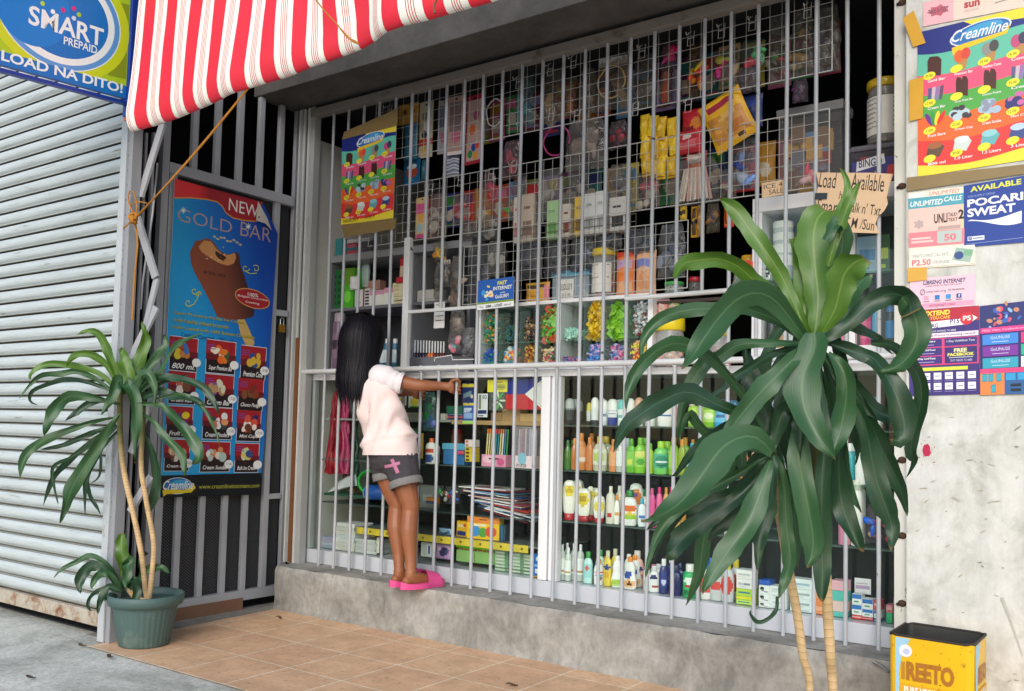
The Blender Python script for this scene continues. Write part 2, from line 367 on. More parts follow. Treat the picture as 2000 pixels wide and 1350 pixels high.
g.add([(-3.93, 2.312, 0), (1.6, 2.312, 0), (1.6, 3.5, 0), (-3.985, 3.5, 0)], [(0, 1, 2, 3)], tilemat()); struct('tiled_floor', g)
g = MB(); g.box(-4.16, -3.9, 2.44, 3.6, -0.05, -0.002, concrete('threshold_concrete', '#77756d', '#8e8b83', '#a09d95', 4, 30)); struct('threshold', g)
# ================================================================ the shop building
root = thing('shop_building', 'white plastered shop front whose grey lintel hangs over the barred window', 'building', (0.6, 3.5, 0))
wl = MB(); wl.box(-0.757, 3.0, 3.5, 3.75, -0.02, 4.6, WALLM)
part('wall', wl, root, 'dirty off-white plaster wall under the pasted posters')
sp = MB(); cv = Canvas(sp, [aty(1795, 900, 3.4995), aty(1825, 899, 3.4995), aty(1825, 860, 3.4995), aty(1795, 861, 3.4995)], 10, 13)
rr = random.Random(3)
red = I('#b51442')
cv.poly([(5+rr.uniform(2.0, 3.2)*math.cos(a*PI/8), 6.5+rr.uniform(3.6, 5.0)*math.sin(a*PI/8)) for a in range(16)], red)
for k in range(26): cv.ell(5+rr.gauss(0, 2.6), 6.5+rr.gauss(0, 4), rr.uniform(0.15, 0.5), rr.uniform(0.2, 0.5), red, 0, 6)
part('paint_splatter', sp, root, 'crimson paint splatter on the white wall')
sc_ = MB(); cv = Canvas(sc_, [aty(1775, 1345, 3.4992), aty(2000, 1390, 3.4992), aty(2000, 760, 3.4992), aty(1775, 775, 3.4992)], 100, 280); rr = random.Random(12)
for k in range(46):
    x, y, a = rr.uniform(6, 96), 280*(1-rr.random()**.8)*.98, rr.uniform(-.9, .9); l = rr.uniform(.6, 3.4)
    cv.poly([(x+l*(1+.5*rr.random())*math.cos(t*PI/5)*math.cos(a)-.5*math.sin(t*PI/5)*math.sin(a)*(.4+rr.random()), y+l*math.cos(t*PI/5)*math.sin(a)+.6*math.sin(t*PI/5)*(.4+rr.random())) for t in range(10)], M(rr.choice(['#a5a398', '#8f8d82', '#b4b0a0', '#aea58c']), .85, .2, 60))
cv.line([(82, 96), (88, 80), (95, 60), (99, 48)], lambda t: 2*(1-t)+.5, M('#bcbbb2', .85, .25, 60)); part('scuff_marks', sc_, root)
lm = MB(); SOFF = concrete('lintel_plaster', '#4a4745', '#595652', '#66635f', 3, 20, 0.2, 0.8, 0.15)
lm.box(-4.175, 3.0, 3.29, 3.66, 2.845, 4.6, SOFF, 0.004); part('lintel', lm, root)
iw = MB(); IWM = M('#cfcdc6', 0.75, 0.1, 3); iw.box(-4.11, -3.99, 3.62, 4.75, 0.0, 2.66, IWM)
part('side_wall', iw, root, 'white inner side wall beside the window')
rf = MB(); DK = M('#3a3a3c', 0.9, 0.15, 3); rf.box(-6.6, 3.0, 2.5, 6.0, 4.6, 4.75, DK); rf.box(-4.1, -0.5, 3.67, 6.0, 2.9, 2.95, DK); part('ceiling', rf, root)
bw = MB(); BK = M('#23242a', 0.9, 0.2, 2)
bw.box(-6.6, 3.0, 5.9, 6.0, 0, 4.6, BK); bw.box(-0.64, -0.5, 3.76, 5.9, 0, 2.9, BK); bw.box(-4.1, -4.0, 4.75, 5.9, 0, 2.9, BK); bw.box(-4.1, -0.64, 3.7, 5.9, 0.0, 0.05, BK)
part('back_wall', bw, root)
# the neighbouring unit behind gate and shutter
root2 = thing('neighbouring_shop', 'unlit shop unit behind the silver shutter and the iron gate', 'building', (-5.4, 2.6, 0))
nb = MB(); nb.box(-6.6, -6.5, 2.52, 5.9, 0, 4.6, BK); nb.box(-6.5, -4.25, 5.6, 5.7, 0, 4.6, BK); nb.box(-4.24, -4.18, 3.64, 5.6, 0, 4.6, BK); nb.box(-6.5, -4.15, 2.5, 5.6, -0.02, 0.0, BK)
part('inner_wall', nb, root2)
nb = MB(); nb.box(-6.6, -4.0, 2.46, 2.62, 3.16, 4.6, M('#a9aaa6', 0.8, 0.15, 5)); nb.box(-6.6, -5.62, 2.46, 2.6, 0, 3.16, M('#a9aaa6', 0.8, 0.15, 5)); part('front_wall', nb, root2)
bb = MB(); bb.box(-4.15, -4.105, 2.62, 3.3, -0.004, 0.062, M('#7d5a45', 0.6, 0.2, 8)); part('baseboard', bb, root2)
# ================================================================ curb under the window
def curbf():
    m = MB(); nx, nz = 120, 9
    def front(a, b):
        x = -3.995+3.24*a; z = 0.232*b
        y = 3.42+0.010*mnoise.noise(Vector((x*3, z*9, 1)))+0.004*mnoise.noise(Vector((x*17, z*22, 4)))
        if b < 0.15: y -= 0.014*(1-b/0.15)*max(0, 0.5+mnoise.noise(Vector((x*6, 2, 3))))
        if b > 0.93: y += 0.012
        return Vector((x, y, z-(0.004*mnoise.noise(Vector((x*8, 0, 0))) if b > 0.93 else 0)))
    m.grid(front, nx, nz, CURB)
    m.grid(lambda a, b: Vector((-3.995+3.24*a, 3.432+0.25*b, 0.2325+0.002*mnoise.noise(Vector((a*30, b*4, 7))))), nx, 4, CURB)
    m.add([(-3.995, 3.42, 0), (-3.995, 3.68, 0), (-3.995, 3.68, 0.232), (-3.995, 3.432, 0.232)], [(0, 3, 2, 1)], CURB)
    return m
solo('concrete_curb', curbf(), 'rough grey concrete curb the girl stands on, below the barred window', 'curb', (-2.4, 3.5, 0))
# ================================================================ window grille
def worn(name, base, chip, amt, rough=0.5):
    m = bpy.data.materials.new(name); m.use_nodes = True; n = m.node_tree.nodes; L = m.node_tree.links; b = n['Principled BSDF']
    tc = n.new('ShaderNodeTexCoord'); nz = n.new('ShaderNodeTexNoise'); nz.inputs['Scale'].default_value = 9; nz.inputs['Detail'].default_value = 9; nz.inputs['Roughness'].default_value = 0.7
    geo = n.new('ShaderNodeNewGeometry'); L.new(geo.outputs['Position'], nz.inputs['Vector'])
    r = n.new('ShaderNodeValToRGB'); r.color_ramp.elements[0].position = amt; r.color_ramp.elements[0].color = lin(base); r.color_ramp.elements[1].position = amt+0.015; r.color_ramp.elements[1].color = lin(chip)
    L.new(nz.outputs['Fac'], r.inputs['Fac'])
    n2 = n.new('ShaderNodeTexNoise'); n2.inputs['Scale'].default_value = 3; n2.inputs['Detail'].default_value = 6; L.new(geo.outputs['Position'], n2.inputs['Vector'])
    r2 = n.new('ShaderNodeValToRGB'); r2.color_ramp.elements[0].position = 0.3; r2.color_ramp.elements[0].color = (0.78, 0.78, 0.77, 1); r2.color_ramp.elements[1].position = 0.6
    L.new(n2.outputs['Fac'], r2.inputs['Fac'])
    mx = n.new('ShaderNodeMix'); mx.data_type = 'RGBA'; mx.blend_type = 'MULTIPLY'; mx.inputs['Factor'].default_value = 1
    L.new(r.outputs['Color'], mx.inputs['A']); L.new(r2.outputs['Color'], mx.inputs['B']); L.new(mx.outputs['Result'], b.inputs['Base Color']); b.inputs['Roughness'].default_value = rough
    return m
BARM = worn('bar_paint', '#b2b5ba', '#3a2d26', 0.655)
RAILM = worn('rail_paint', '#d2d3d4', '#3b2c24', 0.66)
YG = 3.58
BX = [-3.829+0.1183*k for k in range(26)]
gr = thing('window_grille', 'tall grey painted iron bars across the whole shop window', 'window bars', (-2.35, YG, 0.232))
def barmesh(z0, z1, seed):
    r_ = random.Random(seed); m = MB(); k = 8
    m.tube([(0.0012*r_.uniform(-1, 1) if 0 < i < k else 0, 0.0015*r_.uniform(-1, 1), z0+(z1-z0)*i/k) for i in range(k+1)], 0.0083, BARM, 10); return m
MIDZ, TOPZ, LOZ = 1.307, 2.775, 0.231
def addbar(x, z0, z1, seed):
    m = barmesh(z0, z1, seed); m.v = [(q[0]+x, q[1]+YG, q[2]) for q in m.v]; part('bar', m, gr)
for k, x in enumerate(BX):
    if k in (6, 7, 8): addbar(x, 1.612, TOPZ, k); addbar(x, LOZ, MIDZ, k+50)
    elif k in (17, 18, 19): addbar(x, 1.598, TOPZ, k); addbar(x, LOZ, MIDZ, k+50)
    else: addbar(x, LOZ, TOPZ, k)
m = MB(); m.tube([(-4.0, YG-0.012, MIDZ), (-2.6, YG-0.012, MIDZ+0.003), (-0.8, YG-0.012, MIDZ+0.004)], 0.0135, RAILM, 12); [m.ball((x, YG-0.004, MIDZ+d), 0.011, 0.009, 0.006, RAILM, 7) for x in BX for d in (-0.013, 0.013)]; part('rail', m, gr, 'thick chipped horizontal rail at counter height')
m = MB(); m.box(BX[5]+0.01, BX[9], YG-0.014, YG-0.002, 1.598, 1.615, RAILM, 0.003); part('rail', m, gr, 'short rail over the left hand hole')
m = MB(); m.tube([(BX[16], YG-0.01, 1.594), (BX[20], YG-0.01, 1.598)], 0.0105, RAILM, 10); part('rail', m, gr, 'short rail over the right hand hole')
m = MB(); m.box(BX[5]-0.014, BX[5]+0.026, YG-0.016, YG+0.012, MIDZ, 2.0, RAILM, 0.003); part('post', m, gr)
TFM = M('#8a857d', 0.6, 0.2, 6, dark='#5a4a3e', dscale=9, damt=0.2)
m = MB(); m.box(-4.02, -0.76, YG-0.03, YG+0.02, TOPZ, 2.822, TFM, 0.003); part('top_frame', m, gr)
JM = M('#a6a7a4', 0.55, 0.15, 5); JL = M('#c9cac8', 0.4, 0.1, 5)
m = MB(); m.box(-4.095, -4.055, 3.56, 3.62, 0.232, 2.84, JM, 0.003); m.box(-4.0, -3.965, 3.56, 3.61, 0.232, 2.84, JM, 0.003); m.box(-4.052, -4.003, 3.585, 3.61, 0.232, 2.84, M('#77787a', 0.6, 0.15, 5))
for x in (-4.074, -4.035, -4.0): m.box(x-0.006, x+0.006, 3.545, 3.559, 0.232, 2.83, JL, 0.002)
part('jamb', m, gr, 'grey folded metal jamb on the left of the bars')
RM = worn('jamb_rust', '#d4d2ca', '#53402f', 0.63)
m = MB(); m.box(-0.806, -0.7585, 3.53, 3.62, 0.232, 2.83, RM, 0.003)
for z in (2.62, 1.93, 1.55, 1.26, 0.93, 0.66, 0.42):
    m.ball((-0.778, 3.528, z), 0.016, 0.006, 0.013, M('#4a3323', 0.9, 0.3, 60), 9); m.ball((-0.79, 3.524, z-0.004), 0.008, 0.006, 0.006, M('#231a15', 0.9, 0.2, 60), 8)
part('jamb', m, gr, 'white metal jamb with rusty bolt heads on the right of the bars')
# ================================================================ side gate at the end of the porch
GX = -4.13
gt = thing('iron_gate', 'grey iron side gate with flat bars and dark wire mesh', 'gate', (GX, 3.1, 0.03))
GM = worn('gate_paint', '#a9aaaf', '#5a5048', 0.72)
for y in (2.709, 2.885, 3.027, 3.171, 3.312, 3.455): 
    m = MB(); m.box(GX-0.014, GX+0.014, y-0.017, y+0.017, 2.3, 2.84, GM, 0.003)
    if y > 2.8: part('bar', m, gt)
for y in (2.885, 3.027, 3.171, 3.305):
    m = MB(); m.box(GX-0.012, GX+0.012, y-0.017, y+0.017, 0.095, 0.64, GM, 0.003); part('bar', m, gt)
m = MB(); m.box(GX-0.02, GX+0.02, 2.695, 2.735, 0.03, 2.84, GM, 0.003); part('post', m, gt)
m = MB(); m.box(GX-0.012, GX+0.014, 2.745, 2.79, 0.1, 2.28, GM, 0.003); part('bar', m, gt)
m = MB(); m.box(GX-0.014, GX+0.014, 3.425, 3.462, 0.1, 2.28, GM, 0.003); part('bar', m, gt)
m = MB(); m.box(GX-0.018, GX+0.022, 2.736, 3.56, 2.27, 2.325, GM, 0.003); part('rail', m, gt)
m = MB(); m.box(GX-0.018, GX+0.022, 2.736, 3.56, 0.045, 0.1, GM, 0.003); part('rail', m, gt)
m = MB(); m.box(GX-0.012, GX+0.012, 3.463, 3.55, 1.625, 1.66, GM, 0.003); part('rail', m, gt); m = MB(); m.box(GX-0.012, GX+0.012, 3.463, 3.55, 0.585, 0.615, GM, 0.003); part('rail', m, gt)
m = MB(); m.box(GX-0.013, GX+0.013, 3.56, 3.6, 0.03, 2.84, GM, 0.003); part('post', m, gt)
m = MB(); m.box(-4.03, -4.005, 3.535, 3.556, 0.24, 1.5, M('#7a4d2c', 0.7, 0.25, 9)); part('door_edge', m, gt, 'narrow brown wooden door edge')
def meshmat():
    mm = bpy.data.materials.new('wire_mesh'); mm.use_nodes = True; n = mm.node_tree.nodes; L = mm.node_tree.links; b = n['Principled BSDF']; o = n['Material Output']
    b.inputs['Base Color'].default_value = lin('#55565a'); b.inputs['Roughness'].default_value = 0.6
    tc = n.new('ShaderNodeTexCoord'); outs = []
    for rot in (0.9, -0.9):
        mp = n.new('ShaderNodeMapping'); mp.inputs['Rotation'].default_value = (rot, 0, 0); L.new(tc.outputs['Object'], mp.inputs['Vector'])
        wv = n.new('ShaderNodeTexWave'); wv.bands_direction = 'Y'; wv.inputs['Scale'].default_value = 26; L.new(mp.outputs[0], wv.inputs['Vector'])
        mt = n.new('ShaderNodeMath'); mt.operation = 'GREATER_THAN'; mt.inputs[1].default_value = 0.86; L.new(wv.outputs['Fac'], mt.inputs[0]); outs.append(mt)
    mxm = n.new('ShaderNodeMath'); mxm.operation = 'MAXIMUM'; L.new(outs[0].outputs[0], mxm.inputs[0]); L.new(outs[1].outputs[0], mxm.inputs[1])
    t = n.new('ShaderNodeBsdfTransparent'); mx = n.new('ShaderNodeMixShader'); L.new(mxm.outputs[0], mx.inputs['Fac']); L.new(t.outputs[0], mx.inputs[1]); L.new(b.outputs[0], mx.inputs[2]); L.new(mx.outputs[0], o.inputs['Surface'])
    return mm
m = MB(); m.add([(GX-0.022, 2.74, 0.06), (GX-0.022, 3.56, 0.06), (GX-0.022, 3.56, 2.28), (GX-0.022, 2.74, 2.28)], [(0, 1, 2, 3)], meshmat()); part('wire_mesh', m, gt)
m = MB()
p0 = Vector((GX+0.02, 3.5, 1.575)); BR = M('#b08a3a', 0.35, 0.15, 30, metal=0.8)
m.box(p0.x-0.009, p0.x+0.009, p0.y-0.02, p0.y+0.02, p0.z-0.045, p0.z, BR, 0.003)
m.tube([(p0.x, p0.y-0.012, p0.z), (p0.x, p0.y-0.012, p0.z+0.03), (p0.x, p0.y, p0.z+0.042), (p0.x, p0.y+0.012, p0.z+0.03), (p0.x, p0.y+0.012, p0.z)], 0.0035, M('#b9bbbd', 0.25, 0.1, 20, metal=0.9), 8)
solo('padlock', m, 'small brass padlock hanging on the iron gate beside the banner', 'padlock', p0)
# folding scissor gate between shutter post and iron gate
fg = thing('folding_gate', 'bent grey scissor bars squeezed between shutter post and iron gate', 'folding gate', (-4.0, 2.56, 0.02))
def br(u0, v0, u1, v1, y0, y1, wd, mat=GM):
    m = MB(); m.beam(aty(u0, v0, y0), aty(u1, v1, y1), wd, 0.012, mat, (0, 1, 0)); part('brace', m, fg)
br(318, 243, 274, 385, 2.5, 2.45, 0.045); br(268, 425, 304, 542, 2.44, 2.49, 0.042); br(306, 545, 284, 640, 2.5, 2.47, 0.034); br(306, 600, 256, 700, 2.49, 2.44, 0.044); br(256, 885, 300, 770, 2.45, 2.5, 0.04); br(254, 1000, 296, 930, 2.45, 2.5, 0.04)
for u, wd, y in ((286, 0.012, 2.5), (300, 0.02, 2.57)):
    a = aty(u, 260, y); b = aty(u-27, 1180, y); m = MB(); m.beam((a.x, y, a.z), (a.x, y, 0.03), wd, 0.012, GM, (0, 1, 0)); part('upright', m, fg)
m = MB(); q = aty(303, 420, 2.53); m.tube([q+Vector((0, 0, 0.25)), q+Vector((0.01, -0.02, 0.0)), q+Vector((-0.03, -0.03, -0.33)), q+Vector((-0.05, -0.02, -0.45))], 0.005, GM, 6); part('latch_rod', m, fg)
# ================================================================ roller shutter
sh = thing('roller_shutter', 'closed silver roller shutter with a rusty bottom rail', 'shutter', (-4.8, 2.45, 0))
def shuttermat():
    m = bpy.data.materials.new('galvanised_slats'); m.use_nodes = True; n = m.node_tree.nodes; L = m.node_tree.links; b = n['Principled BSDF']
    tc = n.new('ShaderNodeTexCoord'); mp = n.new('ShaderNodeMapping'); mp.inputs['Scale'].default_value = (1.2, 1, 22); L.new(tc.outputs['Object'], mp.inputs['Vector'])
    nz = n.new('ShaderNodeTexNoise'); nz.inputs['Scale'].default_value = 3; nz.inputs['Detail'].default_value = 8; nz.inputs['Roughness'].default_value = 0.7; L.new(mp.outputs[0], nz.inputs['Vector'])
    r = n.new('ShaderNodeValToRGB'); e = r.color_ramp.elements; e[0].position = 0.3; e[0].color = lin('#c4cbcc'); e[1].position = 0.73; e[1].color = lin('#3f3a34'); k = e.new(0.6); k.color = lin('#b2b9b9'); k = e.new(0.68); k.color = lin('#7d786d')
    L.new(nz.outputs['Fac'], r.inputs['Fac']); L.new(r.outputs['Color'], b.inputs['Base Color']); b.inputs['Roughness'].default_value = 0.5; b.inputs['Metallic'].default_value = 0.0; b.inputs['Specular IOR Level'].default_value = 0.6
    return m
SHM = shuttermat(); PITCHS = 0.0715
SEAM = M('#6f6b5e', 0.85, 0.35, 12); GAP = M('#1f1e1b', 0.9, 0.3, 12)  # darker grey-brown faces beside each slat joint, near-black in the joint itself
m = MB(); prof = []
z = 0.125
SH = [(0.0, 0.0), (0.004, 0.005), (0.0, 0.010), (-0.007, 0.014), (-0.012, 0.022), (-0.0145, 0.034), (-0.013, 0.046), (-0.008, 0.056), (0.0, 0.062), (0.004, 0.064), (0.016, 0.0662), (0.016, 0.0702)]
nS = 44; kk = len(SH)
allp = [(2.447+y_, z+i*PITCHS+z_) for i in range(nS) for y_, z_ in SH]
XS = [-5.75, -5.2, -4.7, -4.3, -3.965]
vs = [(x, y_+0.002*mnoise.noise(Vector((x*2, z_*2, 0))), z_) for y_, z_ in allp for x in XS]; nx = len(XS)
m.add(vs, [(i*nx+j, i*nx+j+1, (i+1)*nx+j+1, (i+1)*nx+j) for i in range(len(allp)-1) for j in range(nx-1)], SHM, True, mf=lambda f: {8: SEAM, 0: SEAM, 10: GAP, 11: GAP}.get((f//(nx-1)) % kk, SHM))
part('slat_curtain', m, sh)
RUST = concrete('rusty_steel', '#84502c', '#b3a795', '#b9b0a2', 13, 40, 0.4, 0.7, 0.3)
m = MB(); m.box(-5.75, -3.99, 2.425, 2.46, 0.05, 0.118, RUST, 0.004); part('bottom_rail', m, sh, 'rust-streaked bottom rail of the shutter')
PM = M('#b3b6b8', 0.5, 0.12, 4, dark='#8a8070', dscale=14, damt=0.1)
m = MB(); m.box(-3.985, -3.937, 2.39, 2.4, 0.0, 3.2, PM, 0.002); m.box(-3.937, -3.903, 2.4, 2.45, 0.0, 3.2, M('#8f9094', 0.55, 0.12, 4), 0.002)
part('guide_post', m, sh)
# ================================================================ signs, awning, banner, posters
def gradmat(name, d, stops, rough=0.45):                # printed colour run along direction d (world metres)
    m = bpy.data.materials.new(name); m.use_nodes = True; n = m.node_tree.nodes; L = m.node_tree.links; b = n['Principled BSDF']
    geo = n.new('ShaderNodeNewGeometry'); dp = n.new('ShaderNodeVectorMath'); dp.operation = 'DOT_PRODUCT'; dp.inputs[1].default_value = d
    L.new(geo.outputs['Position'], dp.inputs[0])
    mr = n.new('ShaderNodeMapRange'); mr.inputs['From Min'].default_value = stops[0][0]; mr.inputs['From Max'].default_value = stops[-1][0]; L.new(dp.outputs['Value'], mr.inputs['Value'])
    r = n.new('ShaderNodeValToRGB'); e = r.color_ramp.elements; lo, hi = stops[0][0], stops[-1][0]
    e[0].position = 0; e[0].color = lin(stops[0][1]); e[1].position = 1; e[1].color = lin(stops[-1][1])
    for p, c in stops[1:-1]: k = e.new((p-lo)/(hi-lo)); k.color = lin(c)
    L.new(mr.outputs['Result'], r.inputs['Fac']); L.new(r.outputs['Color'], b.inputs['Base Color']); b.inputs['Roughness'].default_value = rough
    return m
WH, BLK = I('#efefeb'), I('#1b1a1c')
# ---- telecom sign on the shutter post
sg = thing('shop_sign', 'blue and lime phone credit sign reading LOAD NA DITO over the shutter', 'sign', (-3.85, 1.9, 2.45))
m = MB(); cv = Canvas(m, [Vector((-3.845, 1.25, 2.405)), Vector((-3.845, 2.318, 2.47)), Vector((-3.845, 2.318, 3.1)), Vector((-3.845, 1.25, 3.035))], 1.07, 0.63)
LIME, BLU, SKYB = I('#b2cb1c'), I('#0a6fbd'), I('#5f97d4')
cv.body(I('#0b4fa8'), 0.02); cv.rect(0, 0, 1.07, 0.63, LIME)
c0 = cv.uv(120, 30)
def rad(u, v): q = cv.uv(u, v); return abs(q[0]-c0[0])
cv.upoly([(215, 0), (253, 10), (246, 155), (210, 147), (232, 80)], I('#8d9a15'))
for u, mt in ((254, I('#d0d61a')), (237, WH), (235, SKYB), (225, WH)):
    r_ = rad(u, 40); cv.ell(c0[0], c0[1], r_, r_*0.86, mt, 0, 48)
r_ = rad(211, 40); cv.ell(c0[0]+0.004, c0[1], r_, r_*0.86, BLU, 0, 48)
cv.ell(c0[0]-0.12, c0[1], r_*0.75, r_*0.80, I('#0f7bcb'), 0, 40)
a = cv.uv(-40, 88); b = cv.uv(246, 152)
cv.rect(0, 0, 1.07, a[1], BLU)
cv.utext('SMART', 55, 47, 203, 57, WH, bold=0.02); cv.utext('PREPAID', 124, 86, 190, 91, WH, bold=0.012)
cv.utext('LOAD NA DITO!', 2, 118, 240, 164, WH, bold=0.025)
for u, v, c in ((83, 7, '#b9d532'), (103, 23, '#f3f3f0'), (123, 20, '#d8277e'), (144, 17, '#d8277e'), (154, 29, '#a9c92c'), (144, 36, '#c9dcef')): cv.uell(u, v, 4.6, 4.8, I(c), n=12)
part('panel', m, sg)
m = MB(); FB = M('#0a3392', 0.4, 0.12, 8)
m.box(-3.862, -3.833, 1.24, 2.32, 2.44, 2.455, FB); m.v = [(x, y, z+(y-2.32)*0.061) for x, y, z in m.v]
m.box(-3.868, -3.828, 2.3195, 2.372, 2.39, 3.12, FB, 0.003); m.box(-3.86, -3.832, 1.24, 2.32, 3.1, 3.13, FB)
part('frame', m, sg)
m = MB(); m.box(-3.872, -3.832, 2.33, 2.37, 2.375, 2.389, M('#d8624a', 0.7, 0.2, 9)); part('clip', m, sg)
# ---- striped awning
AWR, AWW, AWL = M('#df2238', 0.55, 0.14, 3, bump=0.15, bscale=9), M('#ece9e0', 0.6, 0.1, 3, bump=0.15, bscale=9), M('#c4202e', 0.6, 0.1, 9)
m = MB(); P_ = 0.162; xs = []; x = -3.616-P_
while x < -0.6:
    xs += [(x, AWR), (x+0.076, AWW)]
    for q in (0.1035, 0.1125, 0.1215, 0.1305): xs += [(x+q, AWL), (x+q+0.0032, AWW)]
    x += P_
xs = [q for q in xs if q[0] > -3.665]; xs.insert(0, (-3.665, AWW))
def awn(x, b):                                          # b: 0 top .. 1 bottom of the drop
    zb = 2.272+0.06*(x+3.665); zt = 3.3
    w1 = mnoise.noise(Vector((x*2.1, 3, 0))); w2 = mnoise.noise(Vector((x*5.5, b*2.5, 9)))
    pin = math.exp(-((x+2.36)/0.16)**2)+0.7*math.exp(-((x+1.9)/0.12)**2)+0.5*math.exp(-((x+3.5)/0.1)**2)
    if b < 0.78:
        t = b/0.78; z = zt+(zb+0.075-zt)*t; y = 2.33-0.10*t+0.045*w1*t+0.022*w2-0.03*math.sin(min(1, t*1.02)*PI)*0.6
        y += 0.05*pin*max(0, t-0.75)*4*0.6; dx = 0.016*math.sin(t*7+x*3)*(0.4+pin)
    else:
        a = (b-0.78)/0.22*PI*1.05; y = 2.23+0.045*w1+0.022*w2+0.05*pin*0.6*(1-a/PI*0.6)+0.062*(1-math.cos(a))*0.6; z = zb+0.075-0.085*math.sin(min(a, PI/2))+(0.03*(a-PI/2) if a > PI/2 else 0); dx = 0.016*math.sin(7+x*3)*(0.4+pin)
    return Vector((x+dx*0.6, y, z))
nb_ = 44; vs = []; cols = len(xs)
for j in range(nb_+1): vs += [awn(q[0], j/nb_) for q in xs]
m.add(vs, [(j*cols+i, j*cols+i+1, (j+1)*cols+i+1, (j+1)*cols+i) for j in range(nb_) for i in range(cols-1)], AWW, True, mf=lambda f: xs[f % (cols-1)][1])
solo('striped_awning', m, 'red and white striped canvas awning rolled up at its lower edge', 'awning', (-2.5, 2.3, 2.3))
# ---- orange twine
TW = M('#b9781f', 0.7, 0.25, 60, bump=0.6, bscale=200)
rp = thing('twine', 'orange plastic twine tied from awning hem to the shutter post', 'rope', aty(262, 430, 2.385))
def sag(a, b, s, n=14): return [a+(b-a)*(i/n)+Vector((0, 0, -s*math.sin(PI*i/n))) for i in range(n+1)]
kn = aty(264, 428, 2.372)
m = MB(); m.tube(sag(aty(492, 164, 2.262), kn, 0.012), 0.0042, TW, 7); m.tube(sag(aty(489, 168, 2.262), kn+Vector((0, -0.006, 0)), 0.02), 0.0032, TW, 7); part('line', m, rp)
m = MB(); kr = random.Random(5)
for i in range(4): m.tube([kn+Vector((0.02*math.cos(t*0.7+i*1.3)*kr.uniform(0.6, 1.1), -0.012+0.012*math.sin(t*1.4+i), 0.024*math.sin(t*0.7+i*0.8)*kr.uniform(0.7, 1.1))) for t in range(9)], 0.0058, TW, 7, True)
m.ball(kn, 0.017, 0.012, 0.02, TW, 9); part('knot', m, rp)
def pxtube(pts, y, r, mat=TW): mm = MB(); mm.tube([aty(u, v, y) for u, v in pts], r, mat, 7); return mm
part('loop', pxtube([(262, 420), (252, 398), (250, 382), (254, 373), (261, 376), (266, 390), (268, 405), (266, 418)], 2.37, 0.0035), rp)
part('loop', pxtube([(256, 400), (262, 396), (272, 394), (287, 397)], 2.37, 0.003), rp)
part('tail', pxtube([(263, 436), (268, 455), (269, 480), (266, 510), (263, 540), (261, 575), (260, 600), (258, 625)], 2.385, 0.0045), rp)
part('tail', pxtube([(258, 430), (248, 440), (241, 446)], 2.37, 0.004), rp)
m = MB(); pts = [(612, -8), (620, 4), (636, 24), (655, 44), (672, 64), (684, 76), (700, 84)]
m.tube([aty(u, v, 2.19) for u, v in pts[:6]]+[aty(*pts[6], 2.215)], 0.0028, TW, 6); m.tube([aty(u+5*(i % 2), v, 2.185) for i, (u, v) in enumerate([(664, 56), (672, 72), (690, 82), (696, 86)])], 0.0028, TW, 6)
solo('twine', m, 'thin twine looped down the awning and biting into its hem', 'rope', aty(655, 44, 2.19))
m = MB(); m.tube([aty(u, v, 2.2) for u, v in ((856, -8), (850, 6), (847, 18), (850, 26))], 0.0035, M('#5d5a3a', 0.8, 0.2, 40), 6)
solo('twine', m, 'short dark cord at the right end of the awning hem', 'rope', aty(850, 6, 2.2))
# ---- ice cream banner on the gate
BXP = -4.098
bn = thing('ice_cream_banner', 'tall blue banner with a bitten chocolate ice cream bar hung on the gate', 'banner', (BXP, 3.1, 0.62))
q = [atx(312, 972, BXP), atx(507, 966, BXP), atx(540, 405, BXP), atx(341, 349, BXP)]
m = MB(); cv = Canvas(m, q, 0.65, 1.62)
o_ = [cv.uv(*p) for p in ((312, 972), (410, 969), (507, 966), (515, 860), (524, 640), (533, 456), (504, 394), (420, 371), (341, 349), (336, 470), (330, 560), (322, 780))]
y0, y1 = 2.78, 3.44
BG = gradmat('banner_blue', (0, 0.82, 0.28), [(2.55, '#2fa8e0'), (2.85, '#1f98d6'), (3.08, '#1268c0'), (3.25, '#0d48aa'), (3.5, '#0c3492')])
cv.slab(o_, BG, 0.003, WH)
cv.upoly([(340, 386), (341, 349), (420, 371), (504, 394), (493, 431), (470, 429), (449, 424), (436, 414), (430, 402), (420, 393), (400, 388), (370, 385)], gradmat('banner_red', (0, 1, 0), [(2.78, '#e23a40'), (2.9, '#e0343c'), (2.97, '#9c2430'), (3.3, '#a82430'), (3.4, '#cf2c36')]))
cv.uline([(340, 387), (370, 386), (400, 389), (420, 394), (430, 403), (436, 415), (449, 425), (470, 430), (493, 432)], 0.007, I('#d9963a'))
cv.utext('NEW', 441, 410, 497, 402, WH, bold=0.0)
GLD = I('#b59a96')
cv.utext('GOLD', 346, 431, 448, 432, GLD, bold=-0.01); cv.utext('BAR', 463, 459, 521, 447, GLD, bold=-0.01)
for u, v in ((357, 411), (478, 442)):
    for k in range(4): cv.uline([(u-7*math.cos(k*PI/4), v-9*math.sin(k*PI/4)), (u, v), (u+7*math.cos(k*PI/4), v+9*math.sin(k*PI/4))], lambda t: 0.006*(1-abs(2*t-1)), I('#dff2fa'))
for i in range(9): cv.uell(415+6*i, 462+1.6*i+3*math.sin(i*1.8), 3.2, 2.2, I('#b9b59a'), n=8)
Z2 = lambda x, y: (200+x/4.76, 440+y/4.76)
CHO, CHD, NUT = gradmat('choc_print', (0, 1, 0.3), [(3.2, '#5a3024'), (3.45, '#8a4a34'), (3.62, '#7a4030'), (3.75, '#452420')]), I('#3a211b'), I('#c98d57')
